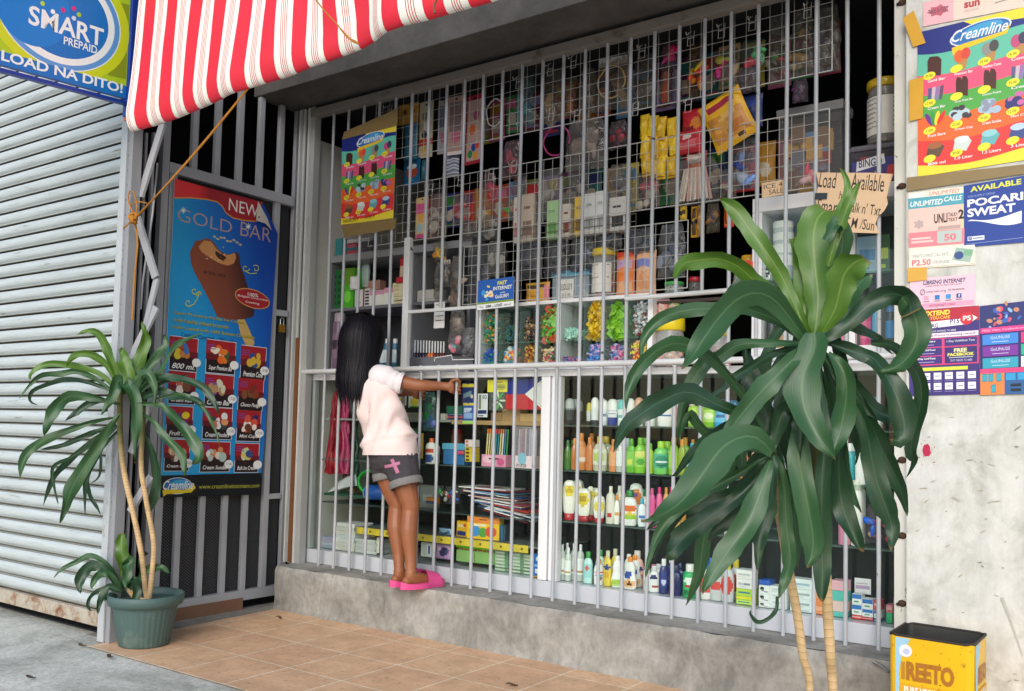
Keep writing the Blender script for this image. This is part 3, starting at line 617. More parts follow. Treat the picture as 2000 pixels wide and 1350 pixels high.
bar = [(850, 150), (960, 120), (1010, 150), (1060, 230), (1110, 265), (1170, 270), (1215, 245), (1240, 270), (1255, 370), (1290, 470), (1330, 600), (1385, 790), (1375, 850), (1290, 875), (1170, 880), (1090, 860), (1050, 850), (1010, 760), (950, 640), (900, 540), (850, 450), (815, 360), (805, 250)]
cv.upoly([Z2(1228, 860), Z2(1290, 860), Z2(1345, 980), Z2(1390, 1090), Z2(1370, 1150), Z2(1320, 1140), Z2(1260, 1000)], I('#c9a563'))
cv.upoly([Z2(*p) for p in bar], CHO)
cv.upoly([Z2(*p) for p in ((880, 200), (930, 140), (990, 150), (1040, 220), (1090, 265), (1150, 275), (1205, 255), (1215, 300), (1195, 355), (1140, 375), (1060, 350), (980, 300), (910, 250))], NUT)
cv.upoly([Z2(*p) for p in ((1030, 235), (1090, 270), (1130, 300), (1110, 335), (1060, 310), (1030, 270))], CHD)
rr = random.Random(1)
for k in range(14): cv.uell(*Z2(rr.uniform(930, 1120), rr.uniform(200, 330)), rr.uniform(1, 2.6), rr.uniform(1, 2.6), I(rr.choice(['#8d5a3a', '#e3b27e', '#a56d42'])), n=7)
cv.utext('P35.00', *Z2(930, 450), *Z2(1120, 460), BLK, wob=0.004)
YEL = I('#d8d848')
for cx_, cy_, r_, a0 in ((846, 610, 8, 0.4), (792, 722, 8, 1.0), (1390, 405, 8, -2.2), (1300, 395, 8, 0.3), (890, 640, 7, 2.2)):
    cv.uline([(Z2(cx_, cy_)[0]+r_*(1-t*0.09)*math.cos(a0+t*0.62), Z2(cx_, cy_)[1]+r_*(1-t*0.09)*math.sin(a0+t*0.62)) for t in range(10)], 0.004, YEL)
cv.uline([Z2(*p) for p in ((790, 755), (840, 735), (870, 680), (890, 620))], 0.004, YEL); cv.uline([Z2(*p) for p in ((1285, 420), (1340, 450), (1400, 445))], 0.004, YEL)
e = Z2(1365, 683); cv.uell(e[0], e[1], 33, 18.5, I('#d9a45a'), rot=-0.10); cv.uell(e[0], e[1], 31.5, 17, I('#a3222c'), rot=-0.10)
cv.utext('100%', *Z2(1320, 655), *Z2(1415, 640), WH); cv.utext('Belgian Chocolate', *Z2(1232, 665), *Z2(1500, 690), WH); cv.utext('Coating', *Z2(1300, 725), *Z2(1425, 722), WH)
GT = I('#a8a434')
cv.utext('Super Premium Mocha Ice Cream', *Z2(660, 832), *Z2(1290, 893), GT, bold=0.02); cv.utext('with freshly baked brownie', *Z2(655, 905), *Z2(1150, 930), GT, bold=0.02); cv.utext('fudge coated with 100% Belgian Chocolate', *Z2(645, 965), *Z2(1390, 1030), GT, bold=0.02)
cv.utext('Cookies Caramel', *Z2(720, 1035), *Z2(1020, 1035), I('#14386e'), wob=0.003); cv.utext('Mocha', *Z2(1075, 1085), *Z2(1230, 1070), I('#14386e'), wob=0.003)
cards = [(329, 661, 384, 724, '800 ml.', 0), (399, 668, 456, 729, 'Super Premium Bar', 0), (465, 679, 514, 740, 'Premium Cone', 1), (327, 727, 380, 789, 'Cream Roll', 0), (396.5, 734, 453, 795, 'Cream Bar', 1), (461, 741, 510, 801, 'Choco Pudge', 0),
         (323, 795, 375, 855, 'Fruit Bar', 0), (393, 798, 451, 858, 'Cream Poolers', 1), (459, 803, 506, 862, 'Mini Cups', 1), (319, 859, 369, 920, 'Cream Cup', 1), (389, 864, 447.5, 922, 'Cream Sundae', 1), (456, 867, 503.5, 923, 'Bulk Ice Cream', 0)]
pal = [['#d9c79a', '#c9813e', '#3b76b8', '#d7c23a', '#a2552f'], ['#e0ddc8', '#e86a1e', '#e57a2c', '#3c5a34', '#efe7cf'], ['#d6b23a', '#274c8e', '#d8a83c', '#e5d9a4'], ['#e5e0d5', '#7a4a34', '#c95f4a', '#9fa8a0'], ['#b98f63', '#d6d6bc', '#efe9cf', '#7c4d96'], ['#7d2f24', '#8c3a28', '#7a4f2d'],
       ['#7a2d8a', '#e0762a', '#ead22e', '#6a2f80'], ['#d8663e', '#e9a06a', '#454a4c', '#e6e6e2', '#c67862'], ['#e77a54', '#d9553e', '#efe5d6', '#6b3b2a', '#2c2a66'], ['#c99f79', '#d6a05c', '#6b4a38', '#e0d5c4'], ['#e6e2d4', '#d78f5a', '#efede6', '#b7c9c0'], ['#d9c956', '#3d4b86', '#b89e3c', '#c9d9a8']]
b0 = cv.h
for (u0, v0, u1, v1, txt, pr), pc in zip(cards, pal):
    cv.h = b0; d = -(u1-u0)*0.0; sl_ = (u1-u0)*0.06*(900-v0)/200
    cv.urect(u0-1, v1+1-sl_/2, u1+1, v0-1+sl_/2, I('#d9e6f0')); cv.urect(u0, v1-sl_/2, u1, v0+sl_/2, I('#26161a'))
    cv.urect(u0, v0+(v1-v0)*0.42-sl_/2, u1, v0+sl_/2, I('#a31f27')); cv.urect(u0, v0+(v1-v0)*0.58-sl_/2, u1, v0+(v1-v0)*0.42+sl_/2, I('#6e1a22'))
    rr = random.Random(txt)
    for k in range(9): cv.uell(u0+(u1-u0)*rr.uniform(0.24, 0.76), v0+(v1-v0)*rr.uniform(0.24, 0.62), rr.uniform(4, 8), rr.uniform(5, 10), I(rr.choice(pc)), rot=rr.uniform(-1, 1), n=10)
    for k in range(3): cv.uline([(u0+3, v0+5+4*k), (u0+18, v0+6+4*k)], 0.004, I('#8a4a9a'))
    cv.utext(txt, u0+5, v1-5, u1-6, v1-13+sl_*0.4, WH, shear=0.3, bold=0.015)
    cv.uell(u1-3, v1-15, 8.5, 8.5, WH, n=16)
    if pr: cv.utext('17.00', u1-8, v1-13, u1+3, v1-18, I('#44465a'), wob=0.002)
cv.h = b0
cv.upoly([(314, 929), (410, 926.5), (509, 924), (507, 966), (410, 969), (312, 972)], I('#101318'))
cv.uell(346, 949, 28, 16.5, I('#c9d6dd')); cv.uell(346, 949, 26.5, 15, I('#1f6fae')); cv.uell(350, 945, 17, 8, I('#3fa3d3'))
cv.upoly([(316, 958), (330, 956), (360, 957), (378, 947), (381, 953), (372, 962), (345, 964), (325, 965), (318, 970)], I('#e0c51f'))
cv.utext('Creamline', 317, 957, 378, 938, WH, shear=0.45, bold=0.01); cv.utext('www.creamlineicecream.com', 387, 955, 505, 944, I('#b5b63c'))
part('print', m, bn)
m = MB(); cf = [atx(504, 393, BXP), atx(493, 432, BXP), atx(509, 438, BXP), atx(529, 451, BXP)]
fo = Vector((0.03, 0, 0)); m.add([cf[0], cf[1]+fo, cf[2]+fo*1.3, cf[3]+fo*0.3, cf[0]*0.45+cf[3]*0.55+fo*0.5], [(0, 1, 2, 4), (2, 3, 4)], I('#d9d2c4'), True)
m.tube([cf[1]*0.7+cf[0]*0.3+fo*0.9+Vector((0.0, 0.012, -0.012)), cf[1]*0.7+cf[0]*0.3+fo*0.9+Vector((0.004, 0.012, -0.012))], 0.004, BLK, 8)
part('folded_corner', m, bn, 'white folded-down corner of the banner')
# ---- price poster for ice cream, used twice
def creamline(cv, seed, hand=None):                    # sheet is 10 wide, 13 high
    cols = {'navy': I('#1b2a7d'), 'teal': I('#62bfa4'), 'pink': I('#e4567c'), 'green': I('#52a84a'), 'orange': I('#f0692e'), 'red': I('#e23a38'), 'yel': I('#eedb3a')}
    def band(ylo, mat, amp, ph, top):
        n = 18; lo = [(10*i/n, ylo+amp*math.sin(i/n*5+ph)) for i in range(n+1)]
        cv.poly(lo+[(10, top), (0, top)], mat)
    cv.body(cols['yel'], 0.0012)
    for ylo, c, amp, ph in ((0.85, 'red', 0.3, 2.6), (3.1, 'orange', 0.35, 2.8), (5.3, 'green', 0.3, 3.2), (7.2, 'pink', 0.3, 3.0), (9.0, 'teal', 0.3, 3.0), (11.1, 'navy', 0.45, 3.4)): band(ylo, cols[c], amp, ph, 13)
    cv.poly([(5, 12.4), (10, 12.0), (10, 13), (4, 13)], cols['yel'])
    cv.ell(5.4, 11.75, 2.6, 0.95, I('#d9e2ea'), 0.1); cv.ell(5.4, 11.75, 2.45, 0.85, I('#2a6cb4'), 0.1); cv.ell(5.6, 12.0, 1.7, 0.5, I('#42a0d2'), 0.1)
    cv.poly([(3.0, 10.9), (4.0, 11.05), (7.2, 11.35), (7.9, 11.9), (7.6, 11.1), (4.2, 10.6), (3.1, 10.2)], I('#edc622'))
    cv.text('Creamline', 3.0, 11.35, 7.7, 12.35, WH, shear=0.45, bold=0.01)
    rr = random.Random(seed); b0 = cv.h; names = ['Gold Bar', 'Premium Bar', 'Premium Cones', 'Cones', 'Cream Bar', 'Choco Pudge Bar', 'Choco Pudge', 'Cream', 'Fruit Bars', 'Cream Cup', 'Cream Sundae', 'Mini Cups', '800 ml', '1.0 Liter', '1.5 Liters', '3 Liters']
    for r in range(4):
        for c in range(4):
            cv.h = b0; x = 1.5+2.35*c; y = (9.6, 7.15, 4.7, 2.2)[r]+0.12*c; k = r*4+c
            if k in (0, 5, 6):
                for d in ((0,) if k == 0 else (-0.22, 0.28)):
                    w_ = 0.62 if k == 0 else 0.27; cv.poly([(x+d-w_, y-0.7), (x+d+w_*0.9, y-0.9), (x+d+w_, y+0.5), (x+d+w_*0.5, y+0.85), (x+d-w_*0.7, y+0.95), (x+d-w_, y+0.6)], I('#4a2520'))
            elif k in (1, 2, 3): 
                cv.poly([(x-0.15, y-0.9), (x+0.35, y-0.9), (x+0.6, y+0.3), (x-0.5, y+0.2)], I('#b88a4f')); cv.ell(x-0.2, y+0.3, 0.45, 0.55, I(['#c05a4a', '#e9632e', '#8d8f8a', '#c24a7a'][k])); cv.ell(x+0.35, y+0.45, 0.4, 0.5, I(['#8f3030', '#d94a3a', '#4a4a4a', '#3a3a5a'][k]))
            elif k in (4, 7):
                for d in range(4): cv.poly([(x-0.6+0.33*d, y-0.6), (x-0.35+0.33*d, y-0.6), (x-0.25+0.36*d, y+0.6), (x-0.55+0.36*d, y+0.6)], I(['#4a5c8a', '#c9b8c9', '#8a7ab0', '#5a4f6a'][d]))
            elif k == 8:
                for d, hx in enumerate(('#6a2b90', '#2f9a46', '#f0d93c', '#e03030')): cv.ell(x-0.5+0.36*d, y+0.25, 0.2, 0.65, I(hx), 0.5-0.35*d, 12)
            elif k in (9, 10, 11):
                for d in range(5): cv.ell(x+rr.uniform(-0.7, 0.7), y+rr.uniform(-0.25, 0.7), 0.42, 0.33, I(['#b9cfd8', '#a8c0d2', '#2d3276'][k-9])); cv.ell(x+rr.uniform(-0.7, 0.7), y+rr.uniform(-0.2, 0.7), 0.3, 0.24, I(['#3f3a44', '#8e96ac', '#c96aa4'][k-9]))
            else:
                cv.poly([(x-0.75, y-0.4), (x+0.4, y-0.7), (x+0.85, y+0.1), (x+0.5, y+0.6), (x-0.5, y+0.6)], I(['#5f4a3a', '#cfd8d2', '#63aeb4', '#3c4a86'][k-12])); cv.ell(x, y+0.35, 0.65, 0.3, I(['#a5623a', '#e9efe8', '#8fcbd0', '#b9d0e2'][k-12]))
            cv.ell(x-0.45, y-0.75, 0.55, 0.34, I('#efe43a'), 0.15, 14); cv.text(['35.00', '', '25.00', '16.00', '12.00', '', '', '20.00', '7.00', '22.00', '19.00', '12.00', '', '30.00', '', ''][k] or '15', x-0.8, y-0.86, x-0.15, y-0.64, BLK, wob=0.03) if k not in (1, 5, 6, 12, 14, 15) else None
            cv.text(names[k], x-0.6, y-1.35, x+0.95, y-1.1, WH, bold=0.02)
    cv.h = b0
    if hand: cv.text(hand[0], 0.5, 0.25, 3.4, 0.75, BLK, wob=0.06); cv.text(hand[1], 4.7, 0.45, 6.6, 0.85, BLK, wob=0.06)
TP = M('#8a744a', 0.35, 0.18, 12); TY = M('#d9a53c', 0.3, 0.15, 12)
def tape(px, y, mat, label, cat='tape'):
    m = MB(); P4 = [aty(u, v, y) for u, v in px]; cv = Canvas(m, [P4[0], P4[1], P4[2], P4[3]]); cv.slab([cv.uv(u, v) for u, v in px], mat, 0.0008)
    return solo('tape_strip', m, label, cat, P4[0])
PF = 3.5655
ps = thing('price_poster', 'small ice cream price poster taped to the bars beside the side wall', 'poster', aty(717, 440, PF))
m = MB(); cv = Canvas(m, wallquad(666, 440, 768, 426, 774, 243, 668, 270, PF), 10, 13); creamline(cv, 4, ('RAINBOW P', '10.00 P')); part('print', m, ps)
tape([(668, 273), (776, 245), (779, 222), (672, 258)], PF-0.003, TP, 'brown packing tape along the top of the small ice cream poster')
tape([(672, 464), (770, 447), (770, 424), (667, 439)], PF-0.003, TP, 'brown packing tape along the bottom of the small ice cream poster')
PW = 3.4965
ps = thing('price_poster', 'large ice cream price poster taped high on the white wall', 'poster', aty(1900, 345, PW))
m = MB(); cv = Canvas(m, wallquad(1793, 346, 2024, 309, 2026, 8, 1792, 64, PW), 10, 13); creamline(cv, 9); part('print', m, ps)
tape([(1783, 92), (1808, 84), (1786, 24), (1763, 36)], PW-0.004, TY, 'amber tape strip at the upper left corner of the large poster')
tape([(1776, 237), (1802, 231), (1803, 150), (1776, 157)], PW-0.004, TY, 'amber tape strip halfway up the left edge of the large poster')
tape([(1771, 374), (2003, 339), (2003, 316), (1771, 347)], PW-0.004, TP, 'long brown tape band under the large ice cream poster')
tape([(1773, 551), (1810, 547), (1810, 521), (1773, 524)], PW-0.004, TY, 'amber tape patch above the pink internet poster')
def poster(name, quad, W, H, label, paper, cat='poster', y=PW, t=0.0012):
    th = thing(name, label, cat, (quad[0]+quad[1])/2); mm = MB(); c = Canvas(mm, quad, W, H); c.body(paper, t); return th, mm, c
th, m, cv = poster('load_poster', wallquad(1803, 52, 2010, 12, 2010, -40, 1803, 5, PW), 10, 3, 'faded pink and beige phone load strip at the very top of the wall', I('#e4d3c4'))
cv.rect(0, 0, 3, 3, I('#e9b6bd')); R6 = [(1.5+(1.15 if i % 2 else 0.8)*math.cos(i*PI/7), 1.6+(0.75 if i % 2 else 0.5)*math.sin(i*PI/7)) for i in range(14)]
cv.poly(R6, I('#c4606f')); cv.text('TALK N TEXT', 0.5, 1.35, 2.5, 1.9, I('#54506e'), bold=0.02); cv.text('sun', 4.0, 1.2, 5.5, 1.9, I('#b93646'), bold=0.04); cv.text('CELLULAR', 4.0, 0.75, 5.4, 1.0, I('#c58d8d')); cv.text('sun', 7.0, 1.5, 8.6, 2.3, I('#b93646'), bold=0.04); cv.line([(6.9, 1.1), (9, 1.4)], 0.12, I('#8d8782')); part('print', m, th)
th, m, cv = poster('promo_poster', wallquad(1775, 526, 1905, 517, 1906, 362, 1774, 377, PW), 10, 11.5, 'pale stack of faded phone promo sheets reading UNLIMITED CALLS', I('#e8dfcd'))
cv.rect(0, 9.0, 10, 10.6, I('#4fa3b5')); cv.text('UNLIMITED', 0.3, 9.3, 5.2, 10.1, WH, bold=0.02, shear=0.2); cv.text('CALLS', 5.4, 9.6, 8.0, 10.3, WH, bold=0.02, shear=0.2); cv.rect(0.2, 10.7, 2.2, 11.3, WH)
cv.text('UNLIMITED', 3.2, 10.75, 7.6, 11.3, I('#e4606a'), shear=0.2)
cv.rect(0, 5.0, 8.0, 9.0, I('#eac3b8')); cv.rect(8.0, 5.0, 10, 9.0, I('#e6cf9a')); cv.text('UNLI', 3.9, 6.5, 5.9, 7.9, BLK, bold=0.03); cv.text('TALK+', 6.0, 7.3, 7.4, 7.9, BLK, bold=0.02); cv.text('TEXT', 6.0, 6.6, 7.4, 7.1, BLK, bold=0.02); cv.text('20', 7.5, 6.8, 9.1, 8.2, BLK, bold=0.04)
cv.poly([(1.6+(0.9 if i % 2 else 0.55)*math.cos(i*PI/6), 6.6+(0.75 if i % 2 else 0.5)*math.sin(i*PI/6)) for i in range(12)], I('#b9a6a2')); cv.rect(4.5, 5.5, 7.8, 6.0, I('#b99f98'))
cv.rect(0, 3.2, 8.4, 5.4, I('#e2858f')); cv.rect(4.4, 3.5, 8.0, 5.3, I('#b8c5c0')); cv.text('50', 5.4, 3.8, 7.2, 4.8, I('#e0707e'), bold=0.03); cv.rect(0.4, 4.3, 3.4, 4.6, I('#f0c9c6')); cv.rect(0.4, 3.8, 3.8, 4.1, I('#f0c9c6'))
cv.rect(0.3, 0.2, 9.9, 2.9, I('#ebe6d8')); cv.text('SMART\'S LOWEST CALL RATE', 0.6, 1.6, 6.0, 2.1, I('#7a7f8a')); cv.text('P2.50', 0.5, 0.4, 3.4, 1.3, I('#e36a78'), bold=0.03); cv.text('/minute', 3.7, 0.5, 6.2, 1.2, I('#7f8a9a'), shear=0.2)
cv.poly([(6.6, 0.9), (9.2, 0.4), (9.8, 2.2), (7.2, 2.7)], I('#9fb9a8')); cv.ell(7.6, 1.5, 0.7, 0.6, I('#37508a')); cv.poly([(8.2, 1.5), (9.5, 1.3), (9.6, 2.1), (8.4, 2.3)], I('#7bb08d')); part('print', m, th)
th, m, cv = poster('drink_poster', wallquad(1883, 483, 2040, 470, 2042, 336, 1882, 363, PW-0.001), 13, 10.5, 'dark blue sports drink poster with a white wave on the white wall', I('#1a3d94'))
cv.text('AVAILABLE', 1.1, 9.2, 9.3, 10.1, I('#dfe03a'), bold=0.03); cv.text('ION SUPPLY DRINK', 0.7, 8.3, 5.2, 8.65, I('#8fa7cf')); cv.text('POCARI', 0.6, 6.7, 9.6, 8.0, WH, bold=0.035); cv.text('SWEAT', 0.6, 5.0, 8.4, 6.4, WH, bold=0.035)
n = 14; cv.poly([(0.6+i*8.8/n, 4.35-1.4*math.sin(i/n*PI*0.62)**2) for i in range(n+1)]+[(9.4-i*8.8/n, 4.7-0.55*math.sin((1-i/n)*PI*1.2)) for i in range(n)], WH)
cv.rect(0.6, 1.0, 3.4, 1.7, I('#e6e9ee')); cv.rect(0.75, 1.1, 1.3, 1.6, I('#2b4a8e')); cv.text('f', 0.92, 1.15, 1.15, 1.55, WH); cv.rect(1.5, 1.25, 3.2, 1.45, I('#7c8aa8')); cv.line([(0.4, 0.45), (9.6, 0.75)], 0.06, I('#a9b8d8')); part('print', m, th)
th, m, cv = poster('internet_poster', wallquad(1777, 607, 1905, 597, 1905, 535, 1777, 545, PW), 10, 5.3, 'pink poster reading LIBRENG INTERNET on the white wall', I('#ecc3d2'))
cv.rect(0.2, 0.2, 9.8, 1.0, I('#e79fbb')); cv.text('LIBRENG INTERNET', 2.1, 4.1, 8.6, 4.8, I('#2a3b70'), bold=0.03, shear=0.15); cv.text('DAHIL PAMILYA ANG MAY ALAM', 2.5, 3.7, 8.0, 4.0, I('#2a3b70'), shear=0.15); cv.ring(2.0, 2.9, 0.35, 0.45, 0.1, I('#44465a')); cv.line([(1.8, 2.4), (2.2, 3.4)], 0.08, I('#44465a'))
cv.text('internet.org', 2.6, 2.6, 5.6, 3.1, I('#4a4c5c')); cv.text('by facebook', 6.0, 2.75, 8.4, 3.15, BLK, bold=0.01)
for x, c in ((2.2, '#d7a2b8'), (3.9, '#2a78b8'), (5.6, '#2f92d0'), (7.2, '#2b4f9a')): cv.rect(x, 1.5, x+0.75, 2.25, I(c)); cv.rect(x-0.1, 1.2, x+0.85, 1.32, I('#6f5a68'))
cv.text('f', 7.5, 1.6, 7.75, 2.15, WH, bold=0.03); cv.text('INTERNET.ORG', 3.1, 0.35, 7.0, 0.75, I('#b25c80')); part('print', m, th)
th, m, cv = poster('promo_poster', wallquad(1776, 774, 1914, 770, 1912, 597, 1774, 609, PW), 10, 12.6, 'purple promo poster with a red EXTEND strip along its top', I('#3c2a78'))
cv.rect(0, 10.6, 10, 12.6, I('#b8203c')); cv.text('EXTEND', 2.3, 11.7, 6.0, 12.4, I('#f0e04a'), bold=0.04, shear=0.1); cv.text('ALL-YOU-CAN!', 2.0, 11.1, 6.0, 11.6, I('#f0c84a'), bold=0.02, shear=0.1)
cv.poly([(0, 9.7), (8.6, 10.1), (9.8, 10.9), (8.6, 11.7), (8.6, 11.0), (0, 10.7)], WH); cv.text('UNLITAWAG', 0.1, 9.9, 4.3, 10.5, I('#3c2a78'), bold=0.02); cv.text('P15+', 6.0, 10.3, 7.8, 11.0, I('#3c2a78'), bold=0.02); cv.ell(8.3, 10.9, 0.9, 0.9, I('#d8283c')); cv.text('P5', 7.8, 10.6, 8.9, 11.3, WH, bold=0.03); cv.text('TEXT EXTEND TO 8888', 3.2, 9.25, 6.8, 9.5, WH)
cv.rect(0.1, 8.4, 9.9, 9.1, I('#ecd9e4')); cv.text('Subukan ang mga Promos na pwedeng i-extend!', 0.4, 8.55, 9.5, 8.9, I('#46306e'), bold=0.01)
cv.rect(0.1, 4.4, 9.9, 8.3, I('#d8427c'))
for i, t_ in enumerate(('Unlitawag', '3-Day UnliText', '5-Day UnliText')): y = 7.1-1.25*i; cv.rect(0.3, y, 4.8, y+1.1, I('#3a2a7a')); cv.text(t_, 1.0, y+0.6, 3.9, y+0.95, WH, bold=0.02); cv.rect(1.2, y+0.25, 3.7, y+0.33, I('#b9aee0'))
cv.rect(5.2, 7.1, 9.7, 8.2, I('#3a2a7a')); cv.text('1-Day UnliAllnet Text', 5.5, 7.55, 9.4, 7.95, WH); cv.rect(5.2, 4.6, 9.7, 6.9, I('#33256e')); cv.text('FREE', 6.5, 6.15, 8.3, 6.7, I('#efe9a0'), bold=0.04); cv.text('FACEBOOK', 5.6, 5.6, 9.3, 6.05, I('#efe95a'), bold=0.04); cv.rect(5.8, 5.35, 9.1, 5.42, WH); cv.text('TEXT FREEFB TO 8888', 5.9, 4.8, 9.0, 5.1, I('#cfc6ea'))
cv.rect(1.7, 3.6, 8.4, 4.1, I('#d9e04a')); 
for r in range(2):
    for c in range(5): cv.rect(2.0+1.6*c, 2.3-1.5*r, 3.1+1.6*c, 3.3-1.5*r, I('#e9e6f0')); cv.rect(2.2+1.6*c, 2.75-1.5*r, 2.9+1.6*c, 2.85-1.5*r, I('#77708c')); cv.rect(1.95+1.6*c, 2.0-1.5*r, 3.15+1.6*c, 2.1-1.5*r, I('#8d80c0'))
part('print', m, th)
th, m, cv = poster('promo_poster', wallquad(1915, 772, 2050, 768, 2050, 583, 1913, 598, PW), 10, 13, 'bright promo poster with blue, violet and orange panels at the wall edge', I('#2c2170'))
cv.rect(0, 9.8, 10, 12.8, I('#27306f')); rr = random.Random(8)
for k in range(22): cv.ell(rr.gauss(3.4, 1.3), rr.gauss(11.2, 0.7), rr.uniform(0.15, 0.6), rr.uniform(0.15, 0.5), I(rr.choice(['#c98a6a', '#3c62b8', '#8fb3df', '#1c1f4a', '#d94a6a'])), rr.uniform(0, 2), 8)
cv.rect(0.1, 8.9, 10, 9.7, I('#d93b8a')); cv.text('FREE Viber, Facebook and WhatsApp', 0.4, 9.1, 9.4, 9.45, I('#f2c9df'))
for i, (t_, c) in enumerate((('GoUNLI50', '#3f86d8'), ('GoUNLI25', '#7a2f9a'), ('GoUNLI20', '#2fa0b8'))): y = 7.2-1.7*i; cv.rect(0.4, y, 5.6, y+1.5, I(c)); cv.text(t_, 1.6, y+0.8, 4.4, y+1.25, I('#cfe0f2')); cv.rect(1.8, y+0.35, 4.2, y+0.42, I('#cfe0f2')); cv.rect(6.0, y, 9.9, y+1.5, I(['#d63a7a', '#26b08a', '#e0e6ea'][i]))
cv.rect(0, 0, 3.6, 3.5, I('#e88442')); cv.rect(3.6, 0, 10, 3.5, I('#2b5f98')); cv.rect(0, 3.1, 10, 3.75, I('#e0427a'))
for x, y in ((0.3, 1.9), (1.2, 1.9), (2.4, 1.9), (1.6, 0.3)): cv.rect(x, y, x+0.75, y+1.15, I('#1f7f96')); cv.rect(x+0.05, y+0.12, x+0.7, y+1.02, I('#34a3b4'))
for x in (3.8, 5.5, 7.0): cv.rect(x, 2.0, x+1.4, 3.0, I('#2e9bd0'))
for y in (0.4, 1.1): cv.rect(4.5, y, 6.0, y+0.4, I('#14222e'))
part('print', m, th)
# ---- hand-written cards and the small internet sign on the bars
KR, PEN = M('#d9b996', 0.85, 0.08, 20), I('#2a1f1a')
q = wallquad(1586, 437, 1752, 462, 1754, 345, 1592, 334, 3.556); m = MB(); cv = Canvas(m, q, 16.6, 11.5)
cv.slab([cv.uv(*p) for p in ((1580, 430), (1588, 420), (1596, 402), (1592, 385), (1599, 362), (1594, 337), (1640, 340), (1700, 343), (1748, 348), (1742, 364), (1738, 376), (1734, 390), (1736, 402), (1729, 414), (1716, 425), (1710, 438), (1718, 456), (1660, 454), (1600, 444))], KR, 0.003)
for t_, a, b in (('Load', (1598, 366), (1636, 340)), ('Available', (1662, 372), (1731, 350)), ('here', (1638, 391), (1668, 379)), ('Smart /', (1594, 415), (1655, 395)), ("Talk n' Txt", (1656, 415), (1722, 404)), ('Globe /', (1594, 442), (1640, 424)), ('T.M /Sun', (1650, 443), (1709, 432))): cv.utext(t_, *a, *b, PEN, shear=0.25, wob=0.14, bold=0.004)
o = solo('cardboard_sign', m, 'torn cardboard sign hand-lettered Load Available behind the plant tip', 'sign', aty(1660, 455, 3.556))
m = MB(); cv = Canvas(m, wallquad(1591, 390, 1615, 389, 1616, 377, 1592, 377, 3.552)); cv.body(M('#1d2230', 0.3, 0.1, 10), 0.0008); solo('tape_strip', m, 'black tape patch holding the torn cardboard sign to a bar', 'tape', aty(1600, 390, 3.552))
m = MB(); cv = Canvas(m, wallquad(1488, 387, 1535, 379, 1535, 350, 1488, 358, 3.598), 10, 6); cv.body(KR, 0.003); cv.text('ICE 4', 0.8, 3.4, 8.6, 5.2, PEN, wob=0.1); cv.text('SALE', 3.0, 0.8, 8.8, 2.8, PEN, wob=0.1)
solo('cardboard_sign', m, 'small cardboard card reading ICE 4 SALE behind the bars', 'sign', aty(1512, 387, 3.598))
th, m, cv = poster('internet_sign', wallquad(932, 606, 1003, 598, 1004, 540, 934, 549, 3.562), 12, 9.6, 'small blue sign reading FAST INTERNET clipped to the bars', I('#eceef0'), 'sign', t=0.002)
cv.rect(0, 1.7, 12, 9.6, I('#1257b0')); cv.rect(0, 1.7, 12, 2.4, I('#7f9a2a')); rr = random.Random(2)
for k in range(16): cv.ell(rr.gauss(3.1, 0.9), rr.gauss(5.3, 1.3), rr.uniform(0.3, 0.8), rr.uniform(0.3, 0.8), I(rr.choice(['#e8a23a', '#d95a2a', '#f0d75a', '#3a9ad8', '#efe3c4'])), rr.uniform(0, 2), 8)
cv.text('FAST', 6.6, 7.4, 9.8, 8.7, I('#efe65a'), bold=0.03, shear=0.1); cv.text('INTERNET', 5.2, 5.8, 11.5, 7.0, WH, bold=0.02, shear=0.1); cv.text('with', 7.6, 4.6, 9.2, 5.2, WH); cv.text('GoSURF!', 6.0, 3.1, 10.4, 4.3, WH, bold=0.015)
cv.text('Play', 0.6, 0.5, 2.2, 1.1, I('#3a3f52')); cv.text('SIM', 2.9, 0.4, 4.6, 1.3, I('#23263a'), bold=0.02); cv.text('or', 4.9, 0.4, 5.6, 0.8, I('#3a3f52')); cv.text('LOAD', 5.9, 0.45, 8.4, 1.35, I('#23263a'), bold=0.02); cv.text('dito!', 8.9, 0.5, 11.2, 1.1, I('#3a3f52')); part('print', m, th)
